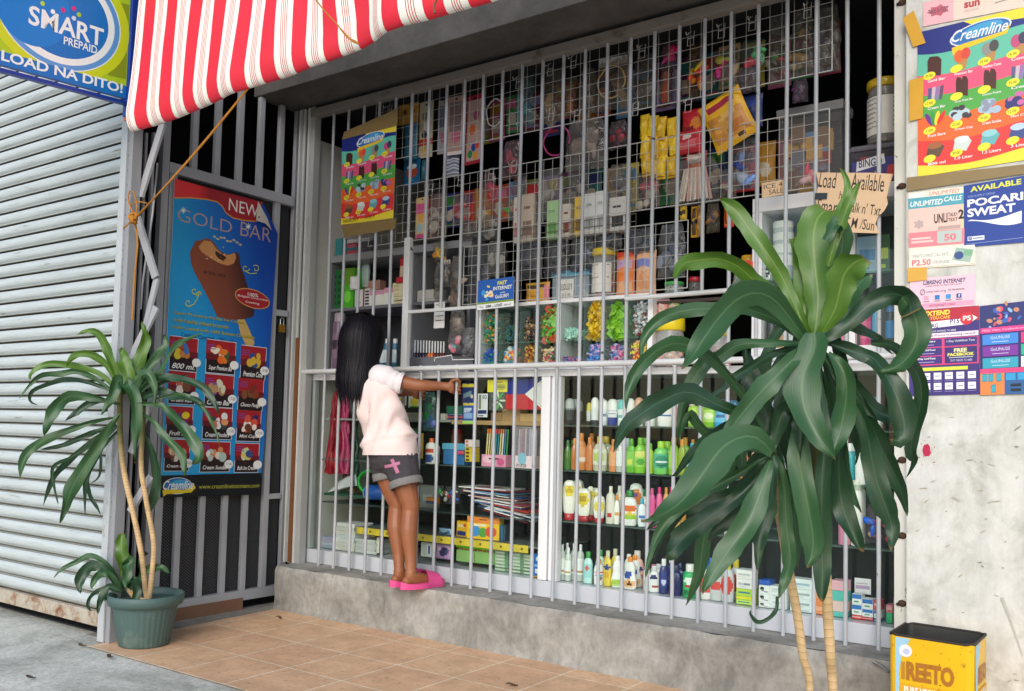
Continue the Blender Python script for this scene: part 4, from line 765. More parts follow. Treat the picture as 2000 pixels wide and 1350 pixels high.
# ================================================================ potted dracaenas, oil tin
def leafmat(name, hexa, hexb, rib):
    m = bpy.data.materials.new(name); m.use_nodes = True; n = m.node_tree.nodes; L = m.node_tree.links; b = n['Principled BSDF']; o = n['Material Output']
    uv = n.new('ShaderNodeUVMap'); sp = n.new('ShaderNodeSeparateXYZ'); L.new(uv.outputs[0], sp.inputs[0])
    geo = n.new('ShaderNodeNewGeometry')
    mp = n.new('ShaderNodeMapping'); mp.inputs['Scale'].default_value = (26, 1.6, 1); L.new(uv.outputs[0], mp.inputs['Vector'])
    nz = n.new('ShaderNodeTexNoise'); nz.inputs['Scale'].default_value = 1; nz.inputs['Detail'].default_value = 3; L.new(mp.outputs[0], nz.inputs['Vector'])
    n2 = n.new('ShaderNodeTexNoise'); n2.inputs['Scale'].default_value = 7; n2.inputs['Detail'].default_value = 3; L.new(geo.outputs['Position'], n2.inputs['Vector'])
    ad = n.new('ShaderNodeMath'); ad.operation = 'MULTIPLY_ADD'; ad.inputs[1].default_value = 0.45; L.new(nz.outputs['Fac'], ad.inputs[0])
    m3 = n.new('ShaderNodeMath'); m3.operation = 'MULTIPLY'; m3.inputs[1].default_value = 0.6; L.new(n2.outputs['Fac'], m3.inputs[0]); L.new(m3.outputs[0], ad.inputs[2])
    mx = n.new('ShaderNodeMix'); mx.data_type = 'RGBA'; mx.inputs['A'].default_value = lin(hexa); mx.inputs['B'].default_value = lin(hexb); L.new(ad.outputs[0], mx.inputs['Factor'])
    s1 = n.new('ShaderNodeMath'); s1.operation = 'SUBTRACT'; s1.inputs[1].default_value = 0.5; L.new(sp.outputs[0], s1.inputs[0])
    s2 = n.new('ShaderNodeMath'); s2.operation = 'ABSOLUTE'; L.new(s1.outputs[0], s2.inputs[0])
    r = n.new('ShaderNodeMapRange'); r.inputs['From Min'].default_value = 0.012; r.inputs['From Max'].default_value = 0.045; r.inputs['To Min'].default_value = 0.38; r.inputs['To Max'].default_value = 0; L.new(s2.outputs[0], r.inputs['Value'])
    m2 = n.new('ShaderNodeMix'); m2.data_type = 'RGBA'; m2.inputs['B'].default_value = lin(rib); L.new(mx.outputs['Result'], m2.inputs['A']); L.new(r.outputs['Result'], m2.inputs['Factor'])
    edge = n.new('ShaderNodeMapRange'); edge.inputs['From Min'].default_value = 0.955; edge.inputs['From Max'].default_value = 1.0; L.new(sp.outputs[1], edge.inputs['Value'])
    m4 = n.new('ShaderNodeMix'); m4.data_type = 'RGBA'; m4.inputs['B'].default_value = lin('#8a6a3a'); L.new(m2.outputs['Result'], m4.inputs['A']); L.new(edge.outputs['Result'], m4.inputs['Factor'])
    L.new(m4.outputs['Result'], b.inputs['Base Color']); b.inputs['Roughness'].default_value = 0.4; b.inputs['Specular IOR Level'].default_value = 0.55
    bp = n.new('ShaderNodeBump'); bp.inputs['Strength'].default_value = 0.12; bp.inputs['Distance'].default_value = 0.004; L.new(nz.outputs['Fac'], bp.inputs['Height']); L.new(bp.outputs[0], b.inputs['Normal'])
    tr = n.new('ShaderNodeBsdfTranslucent'); L.new(m4.outputs['Result'], tr.inputs['Color']); ms = n.new('ShaderNodeMixShader'); ms.inputs['Fac'].default_value = 0.18
    L.new(b.outputs[0], ms.inputs[1]); L.new(tr.outputs[0], ms.inputs[2]); L.new(ms.outputs[0], o.inputs['Surface'])
    return m
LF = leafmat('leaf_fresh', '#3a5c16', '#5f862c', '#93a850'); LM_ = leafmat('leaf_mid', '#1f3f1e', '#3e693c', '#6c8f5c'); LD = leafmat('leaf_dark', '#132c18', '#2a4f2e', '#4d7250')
def cat(P, n):
    out = []; k = len(P)
    for i in range(n+1):
        t = i/n*(k-1); j = min(int(t), k-2); f = t-j
        a, b, c, d = P[max(j-1, 0)], P[j], P[j+1], P[min(j+2, k-1)]
        out.append(0.5*((2*b)+(c-a)*f+(2*a-5*b+4*c-d)*f*f+(3*b-a-3*c+d)*f*f*f))
    return out
LR_ = random.Random(21); V3 = Vector
def leaf(mb, pts, W, d0, d1, mat, tilt=0.0, base=0.45, bulge=0.0, tipw=0.0, ns=20, wave=0.19, fold=0.2, peak=0.45):
    k = len(pts); n = ns
    P3 = [atd(u, v, d0+(d1-d0)*i/(k-1)-bulge*math.sin(PI*i/(k-1))) for i, (u, v) in enumerate(pts)]
    C_ = cat(P3, n); ph = LR_.uniform(0, 6); fr = LR_.uniform(10, 15); tilt += LR_.uniform(-.3, .3); tw = LR_.uniform(-.5, .5); sa = LR_.uniform(.08, .28); sk = LR_.uniform(-.5, .5)
    rows = []
    for i in range(n+1):
        t = i/n; T = (C_[min(i+1, n)]-C_[max(i-1, 0)]).normalized()
        nrm = (EYE-C_[i]).normalized(); S = T.cross(nrm)
        if S.length < 0.2: S = RT.copy()
        S.normalize(); N = S.cross(T).normalized(); a = tilt*(0.4+0.6*t)+tw*math.sin(t*4.2+ph)
        S2 = S*math.cos(a)+N*math.sin(a); N2 = N*math.cos(a)-S*math.sin(a)
        bs = base*0.7
        if t < peak: w_ = bs+(1-bs)*math.sin(t/peak*PI/2)
        else: w_ = tipw+(1-tipw)*max(0.0, 1-((t-peak)/(1-peak))**2.0)
        w_ *= W*0.84*(1+0.07*math.sin(fr*t*1.7+ph)+0.05*math.sin(fr*t*3.1+2*ph))
        row = []
        for j in range(7):
            s = (j-3)/3.0; wav = wave*W*abs(s)**1.5*math.sin(fr*t+ph+(1.3 if s > 0 else 0))
            if abs(s) > .9: s *= 1-.10*max(0, mnoise.noise(V3((t*9+ph*3, s*2, ph))))
            row.append(C_[i]+S*(sa*W*math.sin(5.5*t+ph)*min(1, 3*t))+S2*(s*w_/2)+N2*(fold*w_*(abs(s)**1.3)*(0.5+sk*s)+wav))
        rows.append(row)
    mb.grid(lambda a, b: rows[int(round(b*n))][int(round(a*6))], 6, n, mat, True, uv=True)
# ---- big plant close to the viewer on the right
STEM = None
def stemmat():
    m = bpy.data.materials.new('stem_bark'); m.use_nodes = True; n = m.node_tree.nodes; L = m.node_tree.links; b = n['Principled BSDF']
    geo = n.new('ShaderNodeNewGeometry'); sp = n.new('ShaderNodeSeparateXYZ'); L.new(geo.outputs['Position'], sp.inputs[0])
    nz = n.new('ShaderNodeTexNoise'); nz.inputs['Scale'].default_value = 26; nz.inputs['Detail'].default_value = 5; L.new(geo.outputs['Position'], nz.inputs['Vector'])
    a = n.new('ShaderNodeMath'); a.operation = 'MULTIPLY_ADD'; a.inputs[1].default_value = 0.022; L.new(nz.outputs['Fac'], a.inputs[0]); L.new(sp.outputs[2], a.inputs[2])
    q = n.new('ShaderNodeMath'); q.operation = 'MULTIPLY'; q.inputs[1].default_value = 70; L.new(a.outputs[0], q.inputs[0])
    f = n.new('ShaderNodeMath'); f.operation = 'FRACT'; L.new(q.outputs[0], f.inputs[0])
    r = n.new('ShaderNodeValToRGB'); e = r.color_ramp.elements; e[0].position = 0.0; e[0].color = lin('#6a5030'); e[1].position = 0.08; e[1].color = lin('#d9b88a'); k = e.new(0.9); k.color = lin('#cfac7c')
    L.new(f.outputs[0], r.inputs['Fac'])
    zr = n.new('ShaderNodeMapRange'); zr.inputs['From Min'].default_value = 0.74; zr.inputs['From Max'].default_value = 0.95; L.new(sp.outputs[2], zr.inputs['Value'])
    mx = n.new('ShaderNodeMix'); mx.data_type = 'RGBA'; mx.inputs['B'].default_value = lin('#5c5a2c'); L.new(r.outputs['Color'], mx.inputs['A']); L.new(zr.outputs['Result'], mx.inputs['Factor'])
    n2 = n.new('ShaderNodeMix'); n2.data_type = 'RGBA'; n2.blend_type = 'MULTIPLY'; n2.inputs['Factor'].default_value = 0.5; L.new(mx.outputs['Result'], n2.inputs['A'])
    rr_ = n.new('ShaderNodeValToRGB'); rr_.color_ramp.elements[0].position = 0.3; rr_.color_ramp.elements[0].color = (0.5, 0.45, 0.4, 1); rr_.color_ramp.elements[1].position = 0.6; L.new(nz.outputs['Fac'], rr_.inputs['Fac']); L.new(rr_.outputs['Color'], n2.inputs['B'])
    L.new(n2.outputs['Result'], b.inputs['Base Color']); b.inputs['Roughness'].default_value = 0.75
    bp = n.new('ShaderNodeBump'); bp.inputs['Strength'].default_value = 0.2; bp.inputs['Distance'].default_value = 0.003; L.new(f.outputs[0], bp.inputs['Height']); L.new(bp.outputs[0], b.inputs['Normal'])
    return m
STEM = stemmat()
def stem(pts, d0, d1, r0, r1):
    m = MB(); k = len(pts); P3 = cat([atd(u, v, d0+(d1-d0)*i/(k-1)) for i, (u, v) in enumerate(pts)], 40)
    m.tube(P3, [(r0+(r1-r0)*i/40) for i in range(41)], STEM, 12); return m
D0 = 1.62
pb = Vector((-0.5, 1.66, 0.0))
bp_ = thing('potted_plant', 'large broad-leaved green plant on two ringed canes in front of the window', 'plant', pb)
POTD = M('#6b4a3a', 0.7, 0.15, 8, bump=0.2)
m = MB(); m.lathe([(0.0, 0.0), (0.125, 0.0), (0.155, 0.25), (0.17, 0.255), (0.172, 0.3), (0.158, 0.3), (0.155, 0.27)], POTD, 32, c=pb); part('pot', m, bp_)
SOIL = concrete('soil', '#2e2218', '#4a3626', '#63492f', 18, 60, 0.5, 0.95, 0.8)
m = MB(); m.grid(lambda a, b: pb+Vector((0.155*b*math.cos(2*PI*a), 0.155*b*math.sin(2*PI*a), 0.272+0.01*mnoise.noise(Vector((a*9, b*5, 0))))), 28, 5, SOIL); part('soil', m, bp_)
def stemto(pts, d0, d1, r0, r1, foot):
    m = MB(); k = len(pts); P3 = [foot]+[atd(u, v, d0+(d1-d0)*i/(k-1)) for i, (u, v) in enumerate(pts)]; P3 = cat(P3, 44)
    m.tube(P3, [(r0+(r1-r0)*i/44) for i in range(45)], STEM, 12); return m
part('stem', stemto([(1582, 1362), (1568, 1280), (1557, 1200), (1540, 1110), (1526, 1020), (1512, 940), (1505, 870)], 1.66, 1.62, 0.0066, 0.0098, pb+Vector((-0.03, 0, 0.27))), bp_)
part('stem', stemto([(1628, 1362), (1622, 1280), (1617, 1200), (1612, 1110), (1604, 1020), (1598, 920), (1592, 800), (1588, 690)], 1.67, 1.63, 0.0078, 0.0115, pb+Vector((0.04, 0.01, 0.27))), bp_)
u_ = lambda wpx, d=1.6: wpx*d/FPX
m = MB()
def lv(pts, w, d0, d1, mat, **k): leaf(m, pts, u_(w, (d0+d1)/2), d0, d1, mat, **k)
# upper head
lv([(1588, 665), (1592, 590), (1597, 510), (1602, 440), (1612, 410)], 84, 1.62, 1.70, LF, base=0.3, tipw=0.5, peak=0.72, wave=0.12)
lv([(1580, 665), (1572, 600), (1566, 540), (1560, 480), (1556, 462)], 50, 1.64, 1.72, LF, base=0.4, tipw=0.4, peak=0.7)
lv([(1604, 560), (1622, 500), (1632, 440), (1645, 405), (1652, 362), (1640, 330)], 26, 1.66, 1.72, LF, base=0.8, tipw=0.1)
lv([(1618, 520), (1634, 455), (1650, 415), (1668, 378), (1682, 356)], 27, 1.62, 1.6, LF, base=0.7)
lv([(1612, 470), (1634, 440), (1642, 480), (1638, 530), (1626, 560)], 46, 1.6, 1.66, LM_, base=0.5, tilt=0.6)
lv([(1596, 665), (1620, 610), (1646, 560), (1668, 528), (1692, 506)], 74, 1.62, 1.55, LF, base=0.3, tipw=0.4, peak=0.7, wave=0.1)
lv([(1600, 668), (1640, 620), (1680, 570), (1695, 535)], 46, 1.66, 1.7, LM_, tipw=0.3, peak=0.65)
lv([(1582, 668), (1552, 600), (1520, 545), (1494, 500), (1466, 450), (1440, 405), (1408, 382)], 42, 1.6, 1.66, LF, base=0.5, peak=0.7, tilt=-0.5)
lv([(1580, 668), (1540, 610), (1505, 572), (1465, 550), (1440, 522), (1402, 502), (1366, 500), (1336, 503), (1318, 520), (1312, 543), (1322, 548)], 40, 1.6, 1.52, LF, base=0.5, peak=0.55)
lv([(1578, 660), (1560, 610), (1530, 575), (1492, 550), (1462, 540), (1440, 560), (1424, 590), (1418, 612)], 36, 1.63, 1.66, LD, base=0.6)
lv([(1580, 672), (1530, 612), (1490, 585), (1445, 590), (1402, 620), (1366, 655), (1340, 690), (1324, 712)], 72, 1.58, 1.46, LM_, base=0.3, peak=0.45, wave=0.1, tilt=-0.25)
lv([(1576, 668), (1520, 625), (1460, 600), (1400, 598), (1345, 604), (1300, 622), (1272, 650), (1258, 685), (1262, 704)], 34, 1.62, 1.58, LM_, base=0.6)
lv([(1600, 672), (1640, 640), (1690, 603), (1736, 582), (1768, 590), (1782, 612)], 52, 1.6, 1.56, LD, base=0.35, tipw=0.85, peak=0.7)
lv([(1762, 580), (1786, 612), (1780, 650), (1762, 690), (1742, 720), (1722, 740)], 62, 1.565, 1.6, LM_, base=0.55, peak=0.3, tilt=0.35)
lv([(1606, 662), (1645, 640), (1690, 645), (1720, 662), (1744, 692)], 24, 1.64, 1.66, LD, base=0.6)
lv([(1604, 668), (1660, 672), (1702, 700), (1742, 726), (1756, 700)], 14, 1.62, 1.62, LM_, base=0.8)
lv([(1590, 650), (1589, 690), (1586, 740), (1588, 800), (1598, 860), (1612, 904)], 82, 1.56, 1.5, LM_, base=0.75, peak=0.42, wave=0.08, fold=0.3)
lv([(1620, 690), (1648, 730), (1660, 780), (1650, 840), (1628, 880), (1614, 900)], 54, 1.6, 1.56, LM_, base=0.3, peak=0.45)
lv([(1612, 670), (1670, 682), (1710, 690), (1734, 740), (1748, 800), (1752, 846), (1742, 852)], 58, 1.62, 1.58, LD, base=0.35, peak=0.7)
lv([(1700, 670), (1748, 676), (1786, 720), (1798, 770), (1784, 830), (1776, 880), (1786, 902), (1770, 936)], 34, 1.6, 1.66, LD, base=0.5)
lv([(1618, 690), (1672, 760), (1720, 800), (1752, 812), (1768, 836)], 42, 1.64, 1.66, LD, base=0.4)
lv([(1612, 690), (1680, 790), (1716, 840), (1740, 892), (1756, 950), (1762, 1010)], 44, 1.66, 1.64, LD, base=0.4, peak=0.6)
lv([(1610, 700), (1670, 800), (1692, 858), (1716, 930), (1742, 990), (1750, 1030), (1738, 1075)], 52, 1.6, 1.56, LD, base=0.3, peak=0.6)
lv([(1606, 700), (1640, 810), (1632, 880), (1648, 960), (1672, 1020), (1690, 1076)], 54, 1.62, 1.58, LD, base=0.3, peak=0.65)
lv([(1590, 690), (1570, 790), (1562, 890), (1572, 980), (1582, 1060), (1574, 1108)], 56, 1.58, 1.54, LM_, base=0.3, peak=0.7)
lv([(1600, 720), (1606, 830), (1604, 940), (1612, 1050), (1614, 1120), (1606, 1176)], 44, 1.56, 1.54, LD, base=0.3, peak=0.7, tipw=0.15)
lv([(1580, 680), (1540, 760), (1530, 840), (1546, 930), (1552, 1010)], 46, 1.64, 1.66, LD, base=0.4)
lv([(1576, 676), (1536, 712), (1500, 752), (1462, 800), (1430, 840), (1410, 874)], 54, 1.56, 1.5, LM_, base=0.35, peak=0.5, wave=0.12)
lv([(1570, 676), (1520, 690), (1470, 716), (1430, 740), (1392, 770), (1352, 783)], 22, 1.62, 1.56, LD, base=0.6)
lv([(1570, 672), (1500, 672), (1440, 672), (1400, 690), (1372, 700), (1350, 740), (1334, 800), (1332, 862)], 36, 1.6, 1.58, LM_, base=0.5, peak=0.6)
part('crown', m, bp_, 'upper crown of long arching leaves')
m = MB()
# lower head on the left cane
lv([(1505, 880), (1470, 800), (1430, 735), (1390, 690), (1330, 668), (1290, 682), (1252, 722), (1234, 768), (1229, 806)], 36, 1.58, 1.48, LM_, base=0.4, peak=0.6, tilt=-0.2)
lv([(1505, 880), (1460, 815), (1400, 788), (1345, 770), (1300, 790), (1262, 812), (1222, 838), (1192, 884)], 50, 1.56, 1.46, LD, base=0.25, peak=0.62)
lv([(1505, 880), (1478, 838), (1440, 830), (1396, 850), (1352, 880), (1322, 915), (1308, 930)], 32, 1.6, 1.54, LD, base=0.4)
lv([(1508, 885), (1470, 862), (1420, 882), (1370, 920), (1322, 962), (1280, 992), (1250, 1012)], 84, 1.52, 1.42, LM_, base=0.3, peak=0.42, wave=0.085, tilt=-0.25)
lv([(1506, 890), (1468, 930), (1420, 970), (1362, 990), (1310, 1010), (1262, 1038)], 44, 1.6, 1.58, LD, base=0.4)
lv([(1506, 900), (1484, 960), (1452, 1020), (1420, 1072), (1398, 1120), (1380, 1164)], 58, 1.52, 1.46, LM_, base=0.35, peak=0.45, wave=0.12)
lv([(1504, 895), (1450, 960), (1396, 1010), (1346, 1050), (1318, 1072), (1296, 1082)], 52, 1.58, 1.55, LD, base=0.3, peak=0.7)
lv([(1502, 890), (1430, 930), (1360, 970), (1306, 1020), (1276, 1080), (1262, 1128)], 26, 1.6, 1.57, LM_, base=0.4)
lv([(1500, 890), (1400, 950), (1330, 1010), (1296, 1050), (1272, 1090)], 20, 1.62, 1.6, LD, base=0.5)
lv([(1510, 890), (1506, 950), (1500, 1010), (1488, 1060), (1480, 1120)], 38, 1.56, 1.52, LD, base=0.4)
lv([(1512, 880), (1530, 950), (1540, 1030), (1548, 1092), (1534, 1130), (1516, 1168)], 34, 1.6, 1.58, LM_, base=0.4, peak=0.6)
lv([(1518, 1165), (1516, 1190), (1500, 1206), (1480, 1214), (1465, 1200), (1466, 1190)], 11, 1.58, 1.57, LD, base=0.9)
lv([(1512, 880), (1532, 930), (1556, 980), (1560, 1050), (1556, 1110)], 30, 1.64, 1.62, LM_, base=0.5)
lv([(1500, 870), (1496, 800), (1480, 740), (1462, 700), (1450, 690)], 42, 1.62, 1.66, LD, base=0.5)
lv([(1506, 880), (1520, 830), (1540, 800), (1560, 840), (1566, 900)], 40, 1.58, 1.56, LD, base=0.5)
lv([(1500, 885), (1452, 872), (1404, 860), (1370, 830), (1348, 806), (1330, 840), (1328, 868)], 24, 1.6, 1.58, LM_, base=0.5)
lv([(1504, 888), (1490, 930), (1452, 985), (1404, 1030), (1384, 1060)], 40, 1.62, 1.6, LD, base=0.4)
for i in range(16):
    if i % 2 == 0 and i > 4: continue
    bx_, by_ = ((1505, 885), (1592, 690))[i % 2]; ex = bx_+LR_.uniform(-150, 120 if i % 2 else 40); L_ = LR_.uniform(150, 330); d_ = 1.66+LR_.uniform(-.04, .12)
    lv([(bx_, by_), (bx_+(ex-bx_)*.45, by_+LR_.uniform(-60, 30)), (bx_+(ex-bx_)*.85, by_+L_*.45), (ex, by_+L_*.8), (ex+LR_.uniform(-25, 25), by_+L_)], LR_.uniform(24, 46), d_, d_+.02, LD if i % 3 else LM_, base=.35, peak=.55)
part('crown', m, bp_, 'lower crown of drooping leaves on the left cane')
# ---- smaller plant in the green pot by the gate
pc = atz(281, 1258, 0.0)
sp_ = thing('potted_plant', 'slender green plant in a fluted green plastic pot beside the shutter', 'plant', pc)
PG = M('#4a625f', 0.55, 0.14, 9, bump=0.08, bscale=30, dark='#6f7f78', dscale=6, damt=0.2)
m = MB(); m.lathe([(0.0, 0.0), (0.106, 0.0), (0.111, 0.008), (0.138, 0.165), (0.14, 0.178)], PG, 120, c=pc, flute=-0.025, nf=34)
m.lathe([(0.142, 0.178), (0.158, 0.182), (0.164, 0.2), (0.166, 0.225), (0.16, 0.229), (0.15, 0.226), (0.148, 0.2)], PG, 48, c=pc)
part('pot', m, sp_)
m = MB(); m.grid(lambda a, b: pc+Vector((0.149*b*math.cos(2*PI*a), 0.149*b*math.sin(2*PI*a), 0.196+0.012*mnoise.noise(Vector((a*9, b*5, 3))))), 28, 6, concrete('soil_red', '#3a2618', '#6b4127', '#8a5430', 20, 60, 0.5, 0.95, 0.8)); part('soil', m, sp_)
DL = (pc-EYE).dot(FWD)
def st2(pts, r0, r1, lab=None):
    m = MB(); P3 = [pc+Vector((0.02, 0, 0.19))]+[atd(u, v, DL) for u, v in pts]; P3 = cat(P3, 36); m.tube(P3, [r0+(r1-r0)*i/36 for i in range(37)], STEM2, 10); part('stem', m, sp_)
STEM2 = STEM
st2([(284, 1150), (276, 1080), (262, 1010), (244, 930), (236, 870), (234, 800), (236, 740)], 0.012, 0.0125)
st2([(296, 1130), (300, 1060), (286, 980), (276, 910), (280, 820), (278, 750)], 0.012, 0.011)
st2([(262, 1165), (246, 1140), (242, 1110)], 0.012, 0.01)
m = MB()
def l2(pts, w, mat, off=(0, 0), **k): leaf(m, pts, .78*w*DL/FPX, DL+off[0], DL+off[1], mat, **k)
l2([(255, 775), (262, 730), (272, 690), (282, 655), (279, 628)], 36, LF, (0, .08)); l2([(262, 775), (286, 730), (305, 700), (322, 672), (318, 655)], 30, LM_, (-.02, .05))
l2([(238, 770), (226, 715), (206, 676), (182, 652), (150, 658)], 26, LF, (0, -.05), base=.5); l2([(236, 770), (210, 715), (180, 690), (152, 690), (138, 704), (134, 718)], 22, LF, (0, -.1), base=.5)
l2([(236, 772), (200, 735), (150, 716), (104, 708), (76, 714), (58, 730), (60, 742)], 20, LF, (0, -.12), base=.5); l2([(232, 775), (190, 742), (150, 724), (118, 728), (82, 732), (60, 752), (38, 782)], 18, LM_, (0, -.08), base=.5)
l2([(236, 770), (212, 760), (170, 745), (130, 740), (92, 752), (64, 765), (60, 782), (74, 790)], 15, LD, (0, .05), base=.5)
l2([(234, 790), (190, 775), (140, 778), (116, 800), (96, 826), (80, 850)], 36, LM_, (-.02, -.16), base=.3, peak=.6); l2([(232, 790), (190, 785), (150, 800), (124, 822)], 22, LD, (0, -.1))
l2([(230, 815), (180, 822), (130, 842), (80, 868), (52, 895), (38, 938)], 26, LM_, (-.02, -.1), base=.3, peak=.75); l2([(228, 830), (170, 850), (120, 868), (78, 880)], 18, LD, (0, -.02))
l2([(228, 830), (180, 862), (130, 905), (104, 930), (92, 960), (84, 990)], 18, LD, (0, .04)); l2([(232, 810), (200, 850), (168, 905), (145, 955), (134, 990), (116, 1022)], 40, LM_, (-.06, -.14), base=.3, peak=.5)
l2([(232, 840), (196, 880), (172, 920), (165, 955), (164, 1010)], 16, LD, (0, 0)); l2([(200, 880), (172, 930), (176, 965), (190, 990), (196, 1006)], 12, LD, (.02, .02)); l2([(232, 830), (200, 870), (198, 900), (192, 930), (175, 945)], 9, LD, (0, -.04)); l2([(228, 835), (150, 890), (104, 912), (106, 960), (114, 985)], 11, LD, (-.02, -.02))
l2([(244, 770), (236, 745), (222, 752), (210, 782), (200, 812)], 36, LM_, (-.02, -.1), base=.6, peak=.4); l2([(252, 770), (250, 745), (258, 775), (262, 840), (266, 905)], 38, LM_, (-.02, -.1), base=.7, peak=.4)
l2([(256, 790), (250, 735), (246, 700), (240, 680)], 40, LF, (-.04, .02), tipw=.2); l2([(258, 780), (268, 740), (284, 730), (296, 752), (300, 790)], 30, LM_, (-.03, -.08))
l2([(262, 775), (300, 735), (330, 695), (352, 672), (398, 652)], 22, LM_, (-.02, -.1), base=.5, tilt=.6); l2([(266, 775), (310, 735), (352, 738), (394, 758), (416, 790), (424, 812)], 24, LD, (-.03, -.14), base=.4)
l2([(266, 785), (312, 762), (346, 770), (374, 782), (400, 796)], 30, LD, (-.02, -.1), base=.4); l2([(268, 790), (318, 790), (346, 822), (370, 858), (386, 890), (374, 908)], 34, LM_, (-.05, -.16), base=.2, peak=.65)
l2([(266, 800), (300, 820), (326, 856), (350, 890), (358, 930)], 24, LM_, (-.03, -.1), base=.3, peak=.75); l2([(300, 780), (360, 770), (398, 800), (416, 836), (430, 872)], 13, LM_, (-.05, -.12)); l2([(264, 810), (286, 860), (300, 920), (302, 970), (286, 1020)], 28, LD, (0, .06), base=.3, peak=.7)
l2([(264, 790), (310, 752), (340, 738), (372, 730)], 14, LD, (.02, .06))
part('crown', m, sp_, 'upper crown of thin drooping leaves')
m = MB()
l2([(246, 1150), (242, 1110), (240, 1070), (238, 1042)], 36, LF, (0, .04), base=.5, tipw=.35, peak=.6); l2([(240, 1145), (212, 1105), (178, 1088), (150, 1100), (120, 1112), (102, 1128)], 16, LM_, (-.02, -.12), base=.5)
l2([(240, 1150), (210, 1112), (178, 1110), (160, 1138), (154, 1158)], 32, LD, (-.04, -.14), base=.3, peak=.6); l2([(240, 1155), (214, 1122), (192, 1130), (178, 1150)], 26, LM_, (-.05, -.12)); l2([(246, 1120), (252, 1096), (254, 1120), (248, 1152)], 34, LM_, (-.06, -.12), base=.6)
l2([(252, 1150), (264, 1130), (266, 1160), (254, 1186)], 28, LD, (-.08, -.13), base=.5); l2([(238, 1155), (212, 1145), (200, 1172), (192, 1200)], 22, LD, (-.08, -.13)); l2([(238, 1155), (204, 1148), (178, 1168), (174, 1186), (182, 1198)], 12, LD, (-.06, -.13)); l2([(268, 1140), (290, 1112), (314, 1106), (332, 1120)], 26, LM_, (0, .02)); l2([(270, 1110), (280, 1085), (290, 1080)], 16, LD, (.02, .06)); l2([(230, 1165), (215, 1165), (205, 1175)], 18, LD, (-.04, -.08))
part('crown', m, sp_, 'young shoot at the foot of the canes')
# ---- yellow oil tin
zt = 0.372; tc_ = [atz(u, v, zt) for u, v in ((1735, 1238), (1880, 1259), (1929, 1236), (1785, 1217))]
e1 = (tc_[1]-tc_[0]); e1.z = 0; ang = math.atan2(e1.y, e1.x); TW_, TD_ = 0.252, 0.226
to = Vector((tc_[0].x, tc_[0].y, 0)); X1 = Vector((math.cos(ang), math.sin(ang), 0)); Y1 = Vector((-math.sin(ang), math.cos(ang), 0)); Zv = Vector((0, 0, 1))
tin = thing('oil_tin', 'open yellow vegetable oil tin used as a bin by the white wall', 'tin', to+X1*TW_/2+Y1*TD_/2)
def tinpt(x, y, z): return to+X1*x+Y1*y+Zv*z
def rr_outline(w_, d_, r, off=0.0, n=5):
    out = []
    for cx_, cy_, a0 in ((w_-r, d_-r, 0), (r, d_-r, PI/2), (r, r, PI), (w_-r, r, 1.5*PI)):
        for i in range(n+1): a = a0+PI/2*i/n; out.append((cx_+(r+off)*math.cos(a), cy_+(r+off)*math.sin(a)))
    return out
TYM = M('#e6b60c', 0.35, 0.12, 7, dark='#9a6a1c', dscale=22, damt=0.05); TIN = M('#5a5956', 0.4, 0.3, 14, metal=0.7)
m = MB(); n_ = 24; ol = rr_outline(TW_, TD_, 0.022)
def ring(off, z, dent=0): return [tinpt(x+(0.0), y, z)+(tinpt(x, y, z)-tinpt(TW_/2, TD_/2, z)).normalized()*off for x, y in ol]
R0, R1, R2, R3 = ring(0, 0.0), ring(-0.002, 0.2), ring(0, zt), ring(-0.006, zt)
R4 = ring(-0.006, 0.01); vs = R0+R1+R2
m.add(vs, [(k*n_+i, k*n_+(i+1) % n_, (k+1)*n_+(i+1) % n_, (k+1)*n_+i) for k in range(2) for i in range(n_)], TYM, True)
m.add(R3+R4, [(n_+i, n_+(i+1) % n_, (i+1) % n_, i)[::-1] for i in range(n_)], TIN, True); m.add(R4, [tuple(range(n_))], TIN)
part('body', m, tin)
m = MB(); rp_ = [p+Zv*0.002*math.sin(i*1.3) for i, p in enumerate(ring(-0.002, zt+0.001))]; m.tube(rp_, 0.0042, M('#2b2420', 0.6, 0.3, 30), 8, True); part('rim', m, tin)
m = MB(); cv = Canvas(m, [tinpt(0.022, -0.0008, 0.0), tinpt(TW_-0.022, -0.0008, 0.0), tinpt(TW_-0.022, -0.0008, zt-0.006), tinpt(0.022, -0.0008, zt-0.006)], 10, 17.5)
cv.poly([(0, 0), (1.4, 0), (1.6, 6), (0.8, 9), (0.5, 12), (1.0, 15), (2.2, 17.5), (0, 17.5)], I('#9cc7dc')); cv.poly([(0, 0), (10, 0), (10, 10.6), (0.6, 10.6)], I('#dba41c'))
cv.ell(1.5, 15.6, 0.95, 0.95, I('#e3e3e3')); cv.ell(1.6, 15.5, 0.5, 0.45, I('#b8bfe0')); cv.text('REETO', 1.6, 11.2, 8.4, 14.1, I('#a86a1a'), bold=0.05); cv.rect(0.9, 11.3, 1.4, 13.9, I('#b8801c')); cv.rect(0, 8.4, 0.3, 8.5, I('#9cc7dc'))
cv.text('PURE VEGETABLE', 1.3, 9.2, 8.2, 10.3, I('#e2e6e4'), bold=0.03); cv.text('OIL', 3.8, 7.2, 6.0, 8.6, I('#e2e6e4'), bold=0.03)
rr = random.Random(6)
for k in range(26): cv.ell(rr.uniform(0.5, 9.6), rr.uniform(8, 17), rr.uniform(0.02, 0.1), rr.uniform(0.02, 0.14), I('#5a3a1a'), rr.uniform(0, 3), 6)
part('label', m, tin)
m = MB(); cv = Canvas(m, [tinpt(TW_+0.0008, 0.022, 0), tinpt(TW_+0.0008, TD_-0.022, 0), tinpt(TW_+0.0008, TD_-0.022, zt-0.006), tinpt(TW_+0.0008, 0.022, zt-0.006)], 10, 17.5)
